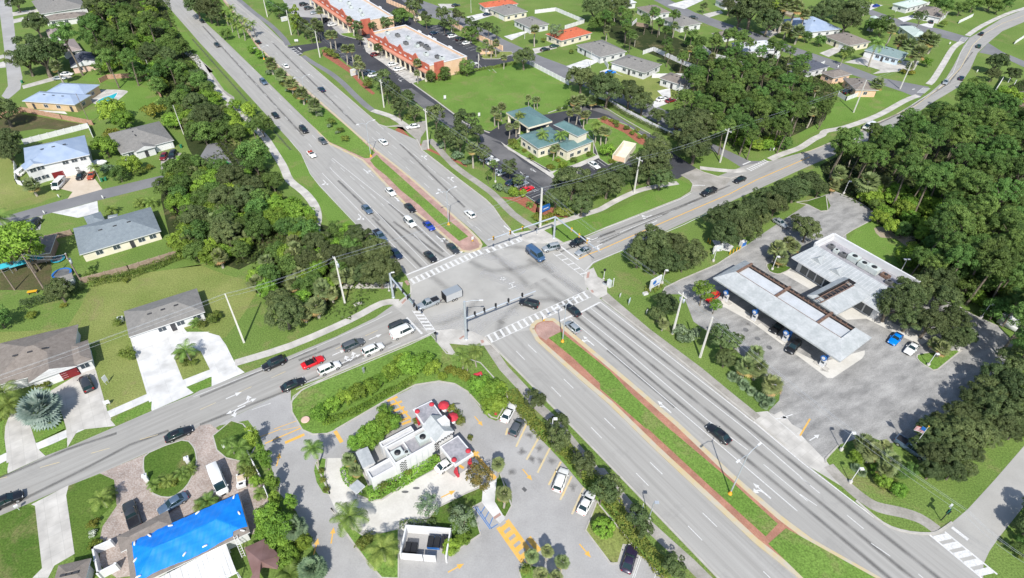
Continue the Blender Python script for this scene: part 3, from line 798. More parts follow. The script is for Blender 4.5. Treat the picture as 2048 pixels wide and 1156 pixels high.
for s in ('c3 1000,55', 'c3 1075,160', 'c3 1085,250', 'c3 1165,250', 'c3 1335,455', 'c3 1020,240', 'c3 940,180', 's 680,880', 's 350,680', 's 900,1010', 'c3 860,340', 'b2 1130,900'):
    p = W1(s)
    for k, r_ in enumerate((.8, .5, .3)):
        NS += 1
        MB().flat([(p.x + cos(i * .7) * r_ * (1 + .4 * sin(i * 2.3 + p.x)), p.y + sin(i * .7) * r_ * (1 + .35 * cos(i * 1.7 + p.y))) for i in range(9)], .0265 + .0009 * k).build('oil_stain', MT['soft_stain'])['kind'] = 'structure'
# crosswalks
def crosswalk(mb, a, b, c, n, wd=.6, edge=.15, z=.036, bars=True):
    """a->b one long edge, c = point on the other long edge next to a"""
    a, b, c = W1(a), W1(b), W1(c)
    u = (b - a)
    L = u.length
    u = u / L
    v = c - a
    if edge:
        mb.strip([a, b], edge, z)
        mb.strip([c, c + (b - a)], edge, z)
    for i in range(n):
        p = a + u * (L * (i + .5) / n)
        if bars: mb.strip([p + v * .02, p + v * .98], wd, z + .001)
crosswalk(wk, 'f 490,900', 'f 1413,500', 'f 540,960', 15, .62)
crosswalk(wk, 'c1 640,850', 'c1 920,755', 'c1 665,875', 6, .7)
crosswalk(wk, 'c2 655,435', 'c2 1430,85', 'c2 690,490', 18, .55)
crosswalk(wk, 'c2 95,235', 'c2 205,390', 'c2 160,235', 6, .55)
crosswalk(wk, 'h 800,515', 'h 1090,740', 'h 860,500', 5, .35)
crosswalk(wk, 'd1 1125,225', 'd1 1270,150', 'd1 1160,240', 9, .5)
line(wk, 'd1 1100,190 1160,165', .5)
crosswalk(wk, 'e0 900,715', 'e0 950,675', 'e0 955,720', 5, .5)
line(wk, 'e0 865,690 885,685', .5)
crosswalk(wk, 'e0 1225,315', 'e0 1250,285', 'e0 1270,320', 4, .5)
crosswalk(wk, 'b0 690,370', 'b0 760,425', 'b0 720,365', 4, .5)
line(wk, 'b0 760,365 780,385', .5)
crosswalk(wk, 'e3 1000,825', 'e3 1400,1156', 'e3 1115,800', 5, 1.0, .3)
line(wk, 'e3 1170,765 1295,862', .6)
crosswalk(yl, 'c3 755,765', 'c3 945,1035', 'c3 825,710', 5, .85, .7)
line(yl, 'c3 990,845 1075,950', .9)
# yellow hatch in the drive-through
for s in ('r 510,190 600,150', 'r 530,230 640,190', 'r 560,280 660,240', 'r 590,320 690,280', 'r 620,370 715,330', 'r 640,395 720,365'):
    line(yl, s, .55, .03)
line(yl, 'r 560,160 720,350', .3, .031)
line(yl, 'r 45,455 105,555', .7)
for s, w_ in (('b2 570,1150 760,1080', .14), ('b3 500,120 780,0', .25), ('b3 655,115 805,50', .6), ('b3 460,70 620,10', .15), ('b2 640,1156 780,1128', .12)):
    line(yl, s, w_, .03)
for s in ('r 1270,630 1330,700', 'r 1150,760 1190,785', 'r 1250,690 1320,640'):
    line(yl, s, .5, .03)
line(yl, 'c3 560,180 740,400', .8, .031)
# parking stalls
for s in ('c3 830,0 815,55', 'c3 975,-30 895,145', 'c3 1075,65 975,245', 'c3 1155,155 1060,345', 'c3 1240,260 1145,440', 'c3 1325,370 1235,555', 'c3 1415,460 1325,665'):
    line(yw, s, .35, .03)
for s in ('d3 330,965 265,1156', 'd3 315,965 250,1156', 'd3 445,1090 420,1156'):
    line(wk, s, .12, .03)
for s in ('c3 575,610 695,780', 'c3 590,605 705,775', 'c3 620,660 655,605', 'c3 655,700 685,645', 'c3 690,750 715,690', 'c3 700,775 755,740'):
    line(bl, s, .15, .03)
bl.strip(W('c3 590,810 620,790 625,810'), .15, .03)
bl.strip(W('c3 595,790 600,815'), .15, .03)
def stalls(a, b, v, n, wd=.12, mb=None):
    a, b, v = W1(a), W1(b), W1(v)
    d = v - a
    for i in range(n + 1):
        p = a + (b - a) * (i / n)
        (mb or wk).strip([p, p + d], wd, .03)
stalls('b0 1220,350', 'b0 1450,500', 'b0 1290,335', 6)
stalls('b0 1050,420', 'b0 1150,480', 'b0 1110,405', 3)
stalls('b0 1450,500', 'c0 0,620', 'b0 1510,480', 8)
stalls('c0 0,560', 'c0 50,610', 'c0 60,540', 2)
stalls('c0 230,215', 'c0 540,390', 'c0 290,200', 12)
stalls('b0 1000,200', 'b0 1110,290', 'b0 1050,185', 5)
stalls('c1 970,410', 'c1 1060,480', 'c1 1050,380', 2)
stalls('c1 1360,215', 'c1 1600,130', 'c1 1420,260', 3)
stalls('c0 560,480', 'c0 700,520', 'c0 600,520', 3)
line(wk, 'c1 965,425 1050,480', .12)
wk.strip(W('c1 1030,400 1070,385 1080,400 1040,415'), .12, .03)
def arrow(mb, s, hd, kind='left', k=1., z=.034):
    c = W1(s)
    T = Matrix.Translation((c.x, c.y, 0)) @ Matrix.Rotation(hd, 4, 'Z') @ Matrix.Scale(k, 4)
    def P_(l): return [T @ Vector((x, y, 0)) for x, y in l]
    if kind == 'thru':
        mb.flat(P_([(-1.5, -.12), (.4, -.12), (.4, -.5), (1.6, 0), (.4, .5), (.4, .12), (-1.5, .12)]), z)
    else:
        f = 1 if kind[0] == 'l' else -1
        mb.strip(P_([(-1.5, 0), (-.3, 0), (.3, .12 * f), (.75, .45 * f), (.9, .8 * f)]), .28 * k, z)
        mb.flat(P_([(.35, .75 * f), (1.5, .75 * f), (.95, 1.7 * f)]), z + .001)
        if kind.endswith('t'):
            mb.flat(P_([(-.3, -.12 * f), (1.2, -.12 * f), (1.2, -.45 * f), (2.2, 0), (1.2, .4 * f), (1.2, .1), (-.3, .1 * f)]), z + .002)
for s, h, kd in (('i 380,1050', HAU, 'left'), ('d2 505,985', HAU, 'left'), ('d3 1260,495', HAU, 'left'), ('f 890,365', HA, 'left'), ('b1 1510,450', HA, 'left'), ('b1 1275,238', HA, 'left'),
                 ('b1 965,325', HA, 'right'), ('b1 1238,590', HA, 'right'), ('c1 395,308', HAU, 'right'), ('c1 190,140', HAU, 'right'), ('c1 310,392', HAU, 'thru'),
                 ('b2 1350,440', HB, 'thru'), ('b2 1070,560', HB, 'thru'), ('b2 1165,605', HB, 'left'), ('b2 1110,635', HB, 'left'), ('b2 260,890', HB, 'thru'), ('b2 350,950', HB, 'left'), ('b2 290,995', HBL, 'left'),
                 ('d1 370,592', HBL, 'right'), ('d1 410,635', HBL, 'left'), ('h 1190,380', HBL, 'right'), ('h 1235,440', HBL, 'left')):
    arrow(wk, s, h, kd, 1.0)
for s, h in (('r 1320,365', HA), ('c3 980,360', HA), ('c3 1425,945', HA), ('c3 430,1080', rad(30)), ('b3 603,245', rad(95)), ('b3 893,915', rad(90)), ('b3 1020,830', rad(95)), ('r 1050,1015', rad(30))):
    arrow(yl, s, h, 'thru', .9)
for s, h in (('c1 1025,235', rad(130)), ('c1 945,260', rad(-50)), ('e3 110,75', rad(30)), ('d2 1400,1065', rad(10)), ('d2 1440,1050', rad(200)), ('o 360,865', HA), ('o 480,830', HAU), ('b0 1540,620', HA)):
    arrow(wk, s, h, 'thru', .9)
line(yl, 'e3 0,60 d2 1618,1070 1510,1145', .3)
line(wk, 'd2 1285,1015 1460,1156 e3 10,100', .12)
line(yl, 'e1 50,600 52,601', .1)
# white letters / skid marks in the junction
for s in ('h 290,770 330,745', 'h 300,745 325,775', 'h 325,765 345,760', 'h 375,810 430,790', 'h 370,858 440,830', 'h 400,800 410,840'):
    line(wn, s, .25, .034)
line(wn, 'b2 400,1000 545,950 540,1045 400,1005', .15, .03)
for mb, nm, mt in ((wk, 'lane_markings', 'white'), (wn, 'lane_markings', 'worn'), (yl, 'lane_markings', 'yellow'), (yw, 'lane_markings', 'yel_worn'), (bl, 'parking_markings', 'bluep')):
    o = mb.build(nm, MT[mt])
    o['kind'] = 'structure'
# ================================================================= buildings
def rmat(n, a, b, **k): return mat(n, a, b, sc=k.pop('sc', 1.2), detail=7, rough=k.pop('rough', .9), fine=(14, .2), contrast=.8, patch=(tuple(v * .6 for v in a), .5, .5), **k)
BM = {
 'sh_grey': rmat('grey_shingle', (.17, .165, .155), (.235, .225, .21)), 'sh_brown': rmat('brown_shingle', (.165, .14, .12), (.24, .21, .185)),
 'sh_blue': rmat('blue_grey_shingle', (.16, .19, .215), (.215, .25, .27)), 'sh_dark': rmat('dark_shingle', (.05, .06, .085), (.1, .105, .13)),
 'sh_slate': rmat('slate_green_shingle', (.16, .23, .23), (.21, .28, .28)), 'sh_pink': rmat('faded_shingle', (.26, .215, .2), (.33, .28, .26)),
 'rf_red': rmat('red_tile_roof', (.42, .09, .04), (.5, .14, .07)), 'rf_blue': mat('pale_blue_metal_roof', (.27, .34, .46), (.33, .4, .51), sc=.3, rough=.5),
 'rf_white': mat('white_roof', (.52, .54, .56), (.44, .46, .47), sc=.35, detail=7, rough=.7, fine=(3, .06)), 'rf_teal': mat('teal_metal_roof', (.095, .175, .175), (.125, .21, .205), sc=.3, rough=.5, fine=(1, .05)),
 'rf_pale': mat('pale_green_roof', (.42, .5, .45), (.5, .57, .52), sc=.4, rough=.7),
 'membrane': mat('grey_roof_membrane', (.36, .37, .38), (.5, .5, .51), sc=.22, detail=7, rough=.85, fine=(2, .08)),
 'membrane_d': mat('dark_roof_membrane', (.24, .24, .26), (.34, .33, .35), sc=.5, detail=7, rough=.85, fine=(2, .1)),
 'metal_w': mat('white_standing_seam', (.36, .38, .38), (.46, .475, .475), sc=.5, detail=6, rough=.45, fine=(2, .05)),
 'metal_g': mat('grey_standing_seam', (.3, .33, .34), (.42, .45, .46), sc=.8, detail=6, rough=.5),
 'w_white': mat('white_stucco', (.66, .66, .655), (.6, .6, .595), sc=.5, rough=.9), 'w_cream': mat('cream_stucco', (.68, .62, .48), (.74, .68, .55), sc=.5, rough=.9),
 'w_tan': mat('tan_stucco', (.5, .36, .2), (.56, .42, .26), sc=.5, rough=.9), 'w_pink': mat('pink_stucco', (.6, .42, .34), (.66, .48, .4), sc=.5, rough=.9),
 'w_red': mat('red_stucco', (.42, .1, .065), (.5, .15, .09), sc=.6, rough=.9), 'w_orange': mat('orange_stucco', (.5, .22, .15), (.56, .28, .19), sc=.5, rough=.9),
 'w_peach': mat('peach_stucco', (.68, .45, .29), (.74, .52, .36), sc=.5, rough=.9), 'w_brick': tiles('brick_wall', (.3, .13, .08), (.36, .18, .12), (.3, .25, .2), sc=2),
 'w_blue': mat('pale_blue_siding', (.5, .6, .68), (.55, .65, .72), sc=.5, rough=.9),
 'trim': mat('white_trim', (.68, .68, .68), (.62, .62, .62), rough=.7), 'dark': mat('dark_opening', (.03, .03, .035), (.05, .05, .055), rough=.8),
 'glass': glass('window_glass', (.05, .065, .08)), 'door': mat('garage_door', (.74, .74, .73), (.68, .68, .67), rough=.7), 'reddoor': mat('red_door', (.2, .012, .015), (.16, .01, .015), rough=.6),
 'rust': mat('rusty_steel', (.1, .055, .04), (.22, .14, .1), sc=2.5, detail=7, rough=.9), 'red': mat('red_enamel', (.5, .03, .05), (.42, .03, .045), rough=.8),
 'black': mat('black_plastic', (.012, .012, .014), (.025, .025, .027), rough=.5), 'hvac': mat('air_unit_metal', (.45, .5, .47), (.55, .58, .55), sc=.8, rough=.55),
 'hvac_d': mat('dark_air_unit', (.1, .1, .1), (.16, .16, .16), rough=.6), 'steel': mat('galvanised_steel', (.42, .46, .5), (.5, .54, .58), sc=1, rough=.5, metal=.3),
 'cpole': mat('concrete_pole', (.6, .58, .53), (.68, .66, .61), sc=.8, rough=.9), 'wood': mat('weathered_wood', (.26, .19, .14), (.36, .28, .21), sc=1.5, detail=6, rough=.95),
 'wood_fence': mat('wood_fence', (.36, .2, .13), (.46, .3, .21), sc=1.5, detail=6, rough=.95), 'wpole': mat('wooden_pole', (.2, .15, .12), (.3, .24, .2), sc=2, rough=.95),
 'bluebox': mat('blue_enamel', (.02, .13, .42), (.03, .16, .48), rough=.35), 'tarp': mat('blue_tarpaulin', (.0, .18, .68), (.01, .235, .76), sc=.6, detail=6, rough=.45, stretch=(.5, 7, .5), contrast=.6),
 'sail': mat('brown_fabric', (.16, .09, .08), (.2, .12, .11), sc=.5, rough=.95), 'sign_y': mat('yellow_plastic', (.7, .4, .02), (.6, .33, .02), rough=.5), 'sign_g': mat('green_sign_face', (0., .23, .13), (0., .2, .11), rough=.5),
 'orange': mat('orange_paint', (.8, .35, .02), (.7, .3, .02), rough=.6), 'teal': mat('teal_fabric', (.02, .35, .42), (.03, .3, .38), rough=.7),
 'green_p': mat('green_plastic', (.02, .16, .08), (.03, .2, .1), rough=.5), 'patio': mat('patchy_white_sheet_roof', (.82, .82, .8), (.55, .54, .52), sc=.5, detail=5, rough=.6, stretch=(-1.07, 4, .7)),
}
def rect3(s, z):
    """rectangle from three traced corners at height z: returns corner a, unit u, unit v, lengths"""
    a, b, c = W(s, z)
    u = b - a
    L = u.length
    u /= L
    v = Vector((-u.y, u.x, 0))
    w_ = (c - b).dot(v)
    if w_ < 0: v, w_ = -v, -w_
    return a, u, v, L, w_
def roofmesh(mb, a, u, v, L, Wd, z, slope, kind, mi=0, trim=1, th=.2):
    """hip, gable or flat roof with fascia over the rectangle"""
    c = [a, a + u * L, a + u * L + v * Wd, a + v * Wd]
    if (c[1] - c[0]).cross(c[2] - c[1]).z < 0: c = [c[3], c[2], c[1], c[0]]
    def at(p, zz): return (p.x, p.y, zz)
    lo = [at(p, z - th) for p in c]
    hi = [at(p, z) for p in c]
    mb.add(lo + hi, [(3, 2, 1, 0)] + [(i, (i + 1) % 4, 4 + (i + 1) % 4, 4 + i) for i in range(4)], trim)
    M_ = (c[0] + c[2]) / 2
    e0, e1 = c[1] - c[0], c[2] - c[1]
    if kind == 'flat':
        mb.add(hi, [(0, 1, 2, 3)], mi)
        return z
    if kind == 'gable2':     # ridge across the longer way
        long0 = e0.length < e1.length
    else:
        long0 = e0.length >= e1.length
    d, s_ = (e0, e1) if long0 else (e1, e0)
    half = d.length / 2
    ww = s_.length / 2
    d = d.normalized()
    rh = ww * slope
    k = half - ww if kind == 'hip' else half
    k = max(k, .05)
    r1, r2 = at(M_ - d * k, z + rh), at(M_ + d * k, z + rh)
    vs = hi + [r1, r2]
    if long0: fs = [(0, 1, 5, 4), (1, 2, 5), (2, 3, 4, 5), (3, 0, 4)]
    else: fs = [(0, 1, 4), (1, 2, 5, 4), (2, 3, 5), (3, 0, 4, 5)]
    for f in fs:
        mb.add([vs[i] for i in f], [tuple(range(len(f)))], (trim if (kind != 'hip' and len(f) == 3) else mi))
    return z + rh
def side_frame(a, u, v, L, Wd, side):
    """origin, direction and outward normal of wall side 0..3 of the rectangle (0 = a-b edge)"""
    if side == 0: return a, u, -v, L
    if side == 1: return a + u * L, v, u, Wd
    if side == 2: return a + u * L + v * Wd, -u, v, L
    return a + v * Wd, -v, -u, Wd
def opening(root, inv, o, d, n, t, wd, z0, z1, kind):
    """window or door proud of the wall at distance t along it"""
    p = o + d * t
    T = Matrix(((d.x, n.x, 0, p.x), (d.y, n.y, 0, p.y), (0, 0, 1, 0), (0, 0, 0, 1)))
    mb = MB()
    mb.T = inv @ T
    if kind == 'window':
        mb.box((-wd / 2 - .08, 0, z0 - .08), (wd / 2 + .08, .05, z1 + .08))
        f = part('window', mb, BM['trim'], root)
        g = MB()
        g.T = inv @ T
        g.box((-wd / 2, .02, z0), (wd / 2, .062, z1))
        part('pane', g, BM['glass'], f)
        bar = MB()
        bar.T = inv @ T
        bar.box((-.03, .03, z0), (.03, .075, z1))
        part('mullion', bar, BM['trim'], f)
    elif kind == 'garage_door':
        mb.box((-wd / 2, 0, z0), (wd / 2, .05, z1))
        for q in range(1, 4): mb.box((-wd / 2, .05, z0 + (z1 - z0) * q / 4 - .02), (wd / 2, .065, z0 + (z1 - z0) * q / 4 + .02))
        part('garage_door', mb, BM['door'], root)
    else:
        mb.box((-wd / 2, 0, z0), (wd / 2, .06, z1))
        f = part('door', mb, BM['reddoor' if kind == 'red_door' else 'dark'], root)
        h = MB()
        h.T = inv @ T
        h.box((wd / 2 - .15, .06, 1.), (wd / 2 - .08, .12, 1.08))
        part('handle', h, BM['trim'], f)
def house(label, wings, wall='w_white', roof='sh_grey', opens='', z=2.75, slope=.36, vents=True, cat='house', name='house', inset=.5, two=False):
    A_, U, V, L, Wd = rect3(wings[0][0], z)
    ctr = A_ + U * L / 2 + V * Wd / 2
    rz = atan2(U.y, U.x)
    root = thing(name, label, cat, (ctr.x, ctr.y, 0), rz)
    inv = (Matrix.Translation((ctr.x, ctr.y, 0)) @ Matrix.Rotation(rz, 4, 'Z')).inverted()
    R_, Wl = MB(), MB()
    R_.T = Wl.T = inv
    tops = []
    for i, wg in enumerate(wings):
        s = wg[0]
        kd = wg[1] if len(wg) > 1 else 'hip'
        zz = z + (wg[2] if len(wg) > 2 else 0) + i * .012
        a, u, v, l, w_ = rect3(s, zz)
        rz_top = roofmesh(R_, a, u, v, l, w_, zz, slope, kd)
        tops.append((a + u * l / 2 + v * w_ / 2, rz_top, u if l > w_ else v, max(l, w_), v if l > w_ else u, min(l, w_)))
        ins = inset - i * .013
        wa = a + (u + v) * ins
        wl, ww = l - 2 * ins, w_ - 2 * ins
        c = [wa, wa + u * wl, wa + u * wl + v * ww, wa + v * ww]
        Wl.prism(c, 0, zz - .19)
        spec = dict(q.split(':') for q in (wg[3] if len(wg) > 3 else '').split())
        for sd in range(4):
            o, d, n, ln = side_frame(wa, u, v, wl, ww, sd)
            if str(sd) in spec:
                for it in spec[str(sd)].split(';'):
                    k_, t = it[0], float(it[1:])
                    if k_ == 'g': opening(root, inv, o, d, n, ln * t, 4.6, .05, 2.25, 'garage_door')
                    elif k_ == 'r': opening(root, inv, o, d, n, ln * t, 3., .05, 2.2, 'red_door')
                    elif k_ == 'd': opening(root, inv, o, d, n, ln * t, 1., .05, 2.1, 'door')
                    elif k_ == 'w': opening(root, inv, o, d, n, ln * t, 1.5, 1., 2.1, 'window')
                    elif k_ == 'W': opening(root, inv, o, d, n, ln * t, 1.5, 3.9, 5.1, 'window')
            elif n.y < .2 and ln > 3:
                m_ = max(1, int(ln / 4.2))
                for q in range(m_):
                    opening(root, inv, o, d, n, ln * (q + .5) / m_, 1.4, .95, 2.05, 'window')
    part('roof', R_, [BM[roof], BM['trim']], root)
    part('wall', Wl, BM[wall], root)
    if vents:
        for k, (c, zt, d, ln, e, wd) in enumerate(tops[:1]):
            for q in (-.22, 0, .22):
                mb = MB()
                mb.T = inv
                p = c + d * ln * q * .8 - e * wd * .1 * (1 if e.y > 0 else -1)
                mb.cbox((p.x, p.y, zt - wd * .1 * slope + .03), (.9, .35, .14), rz=atan2(d.y, d.x))
                part('roof_vent', mb, BM['dark'], root)
    return root, inv
house('long blue-grey hip-roofed house with an open back porch beside a hedged lawn', [('a1 612,885 1240,700 1162,515', 'hip', 0, '0:w.2;w.42;d.62;w.75;w.9'), ('a1 680,662 812,620 775,550', 'hip', 0), ('a1 830,600 905,585 895,570', 'hip', 0)], 'w_cream', 'sh_blue')
house('white-walled grey-roofed house above the broad white concrete drive with a palm island', [('a2 993,440 1580,245 1500,68', 'hip', 0, '0:g.14;w.4;d.55;w.66;w.9')], 'w_white', 'sh_grey')
house('large grey multi-wing house behind the silvery palm and the parked minivan', [('a2 -90,830 560,660 525,360', 'hip', 0, '0:w.5;d.6'), ('a2 218,795 590,662 545,500', 'gable2', .03, '0:g.45;r.82'), ('a2 560,668 712,612 675,460', 'hip', 0, '0:w.5')], 'w_white', 'sh_brown', slope=.38)
house('two-storey white house with a pale blue metal roof and a red front door', [('a1 195,222 690,112 640,-35', 'hip', 0, '0:W.08;W.2;w.08;w.2;r.4;g.62;g.85;W.6;W.75;W.9'), ('a1 190,232 355,180 340,140', 'gable2', .03, '0:W.3;W.7;w.3;w.7')], 'w_white', 'rf_blue', z=5.4, slope=.36)
house('grey hip-roofed white house with a gabled porch right of the two-storey house', [('a1 930,108 1340,0 a0 1238,930', 'hip', 0, '0:w.15;d.45;g.8'), ('a1 1040,95 1200,50 1180,20', 'gable2', .03, '0:d.5')], 'w_white', 'sh_grey')
house('tan house with a two-part pale blue metal roof beside the swimming pool', [('a0 168,778 575,808 700,730', 'hip', 0, '0:d.15;w.4;w.65;d.9'), ('a0 345,712 650,728 778,652', 'hip', .03)], 'w_tan', 'rf_blue', z=3.)
house('small house with a dark blue gabled roof and pinkish end wall', [('a0 545,520 790,480 790,408', 'gable', 0)], 'w_pink', 'sh_dark')
house('brown-roofed house behind the oak on the far left street', [('a0 345,165 660,128 640,92', 'hip')], 'w_white', 'sh_brown')
house('big grey-roofed white house at the top left of the picture', [('a0 310,108 672,52 640,-50', 'hip', 0, '0:g.15')], 'w_white', 'sh_grey')
house('pinkish-roofed house half hidden by the tall pines on the far left', [('a0 480,410 632,382 600,292', 'hip'), ('a0 375,290 470,275 440,215', 'hip', 0)], 'w_white', 'sh_pink')
house('brown brick house shaded by the broad tree at the left edge', [('a1 170,905 385,868 345,738', 'hip')], 'w_brick', 'sh_brown')
house('small grey-roofed garage at the bottom left edge', [('a3 395,1240 655,1180 612,1022', 'hip')], 'w_white', 'sh_brown')
# top middle row
house('grey-roofed house beside the blue car at the top centre', [('c0 685,62 808,120 990,88', 'hip', 0, '0:w.3;g.75')], 'w_cream', 'sh_grey', z=3)
house('grey-roofed white house with a fenced garden at the top centre', [('c0 872,152 1002,214 1170,192', 'hip', 0, '0:w.2;w.4;d.6')], 'w_white', 'sh_grey', z=3)
house('cream house with a red tiled roof', [('c0 1120,262 1245,314 1498,258', 'hip')], 'w_cream', 'rf_red', z=3)
house('grey-roofed white house with a garage below the red-roofed house', [('c0 1358,346 1545,440 1765,402', 'hip', 0, '0:w.15;d.35;g.75')], 'w_white', 'sh_grey', z=3)
house('long grey-roofed white house inside the white-fenced garden', [('d0 80,480 345,562 535,512', 'hip', 0, '0:g.16;w.4;d.55;w.7;w.9'), ('d0 220,520 300,545 380,520', 'hip', .02)], 'w_white', 'sh_grey', z=3)
house('partly hidden house with a patched brown and grey roof by the two parked cars', [('d0 455,600 650,662 735,615', 'hip', 0, '0:w.2;d.5;g.8')], 'w_white', 'sh_brown', z=3)
house('white house with a red roof at the very top centre', [('c0 605,25 655,60 850,-10', 'hip')], 'w_white', 'rf_red', z=3)
house('small pale-roofed house at the top right of centre', [('d0 60,-5 135,35 260,5', 'hip')], 'w_white', 'rf_white', z=3)
house('brown-roofed house behind pines near the top', [('d0 280,55 390,112 515,78', 'hip')], 'w_white', 'sh_brown', z=3)
house('grey-roofed white house behind the pines beside a parked dark car', [('d0 480,140 625,205 755,163', 'hip')], 'w_white', 'sh_grey', z=3)
house('white house at the top edge beside a wide white drive', [('d0 885,-5 965,32 1060,5', 'hip')], 'w_white', 'sh_grey', z=3)
house('white-roofed house mostly hidden by pine trees', [('d0 1010,330 1120,400 1330,330', 'hip')], 'w_white', 'rf_white', z=3)
house('grey-roofed low house beside the curving upper street', [('d0 860,255 930,285 1040,235', 'hip')], 'w_white', 'sh_brown', z=3)
house('house with a pale blue metal roof among sabal palms', [('d0 1395,150 1600,250 e0 205,170', 'hip')], 'w_white', 'rf_blue', z=3)
house('brown-roofed house with a brick garage door on the upper right street', [('e0 185,275 385,352 508,306', 'hip', 0, '0:w.2;d.45;g.78')], 'w_cream', 'sh_brown', z=3)
house('pale blue house with a slate-green roof behind a circular drive', [('e0 495,385 765,455 872,418', 'hip', 0, '0:g.15;w.4;d.55;w.7;w.88')], 'w_blue', 'sh_slate', z=3)
house('peach-walled brown-roofed house beside the grassy corner plot', [('e0 330,600 428,692 545,640', 'hip', 0), ('e0 160,555 260,600 330,540', 'hip', .02)], 'w_peach', 'sh_brown', z=3)
house('brown-roofed house with an open garage at the top right', [('e0 875,95 1085,138 1230,104', 'hip', 0, '0:w.2;g.6')], 'w_white', 'sh_brown', z=3)
house('pale-roofed white house at the top right edge', [('e0 712,28 830,60 985,18', 'hip')], 'w_white', 'rf_pale', z=3)
house('small hut with a pale gabled roof among dark trees', [('e0 520,195 585,205 640,140', 'gable')], 'w_white', 'rf_pale', z=2.6, vents=False)
house('pale green-roofed house partly hidden by palmettos', [('e0 760,200 880,282 950,247', 'hip')], 'w_white', 'rf_pale', z=3)
house('brown-roofed pink house at the right picture edge', [('e0 1625,720 1760,775 1830,660', 'hip')], 'w_pink', 'sh_brown', z=3)
house('dark-roofed house left of the peach house', [('e0 -100,490 60,555 185,492', 'hip')], 'w_white', 'sh_dark', z=3)
# ---------------------------------------------------------------- helpers for flat-roofed buildings
def block(root, inv, s, z, wall, roofm, name='wall', par=.5, th=.25, z0=0, coping='trim'):
    """walls with a parapet and a sunken flat roof; s = three corners at parapet top"""
    a, u, v, l, w_ = rect3(s, z)
    mb = MB()
    mb.T = inv
    def q(du, dv): return a + u * du + v * dv
    mb.prism([q(0, 0), q(l, 0), q(l, th), q(0, th)], z0, z)
    mb.prism([q(0, w_ - th), q(l, w_ - th), q(l, w_), q(0, w_)], z0, z)
    mb.prism([q(0, th), q(th, th), q(th, w_ - th), q(0, w_ - th)], z0, z - .004)
    mb.prism([q(l - th, th), q(l, th), q(l, w_ - th), q(l - th, w_ - th)], z0, z - .004)
    part(name, mb, BM[wall], root)
    rb = MB()
    rb.T = inv
    rb.flat([q(th * .9, th * .9), q(l - th * .9, th * .9), q(l - th * .9, w_ - th * .9), q(th * .9, w_ - th * .9)], z - par)
    part('roof', rb, BM[roofm], root)
    return a, u, v, l, w_
def unit(root, inv, p, z, sz, rz, m='hvac'):
    """roof-top air conditioning unit: cabinet, base rail, fan ring"""
    mb = MB()
    mb.T = inv
    mb.cbox((p.x, p.y, z + .08), (sz[0] * .9, sz[1] * .9, .16), rz=rz)
    mb.cbox((p.x, p.y, z + .12 + sz[2] / 2), sz, rz=rz)
    o = part('air_conditioner', mb, BM[m], root)
    f = MB()
    f.T = inv
    f.lathe([(min(sz[:2]) * .32, 0), (min(sz[:2]) * .32, .12), (min(sz[:2]) * .28, .1)], (p.x, p.y, z + .12 + sz[2]), 12)
    part('fan', f, BM['black'], o)
def root_at(label, cat, name, s, z):
    a, u, v, l, w_ = rect3(s, z)
    c = a + u * l / 2 + v * w_ / 2
    rz = atan2(u.y, u.x)
    return thing(name, label, cat, (c.x, c.y, 0), rz), (Matrix.Translation((c.x, c.y, 0)) @ Matrix.Rotation(rz, 4, 'Z')).inverted(), rz
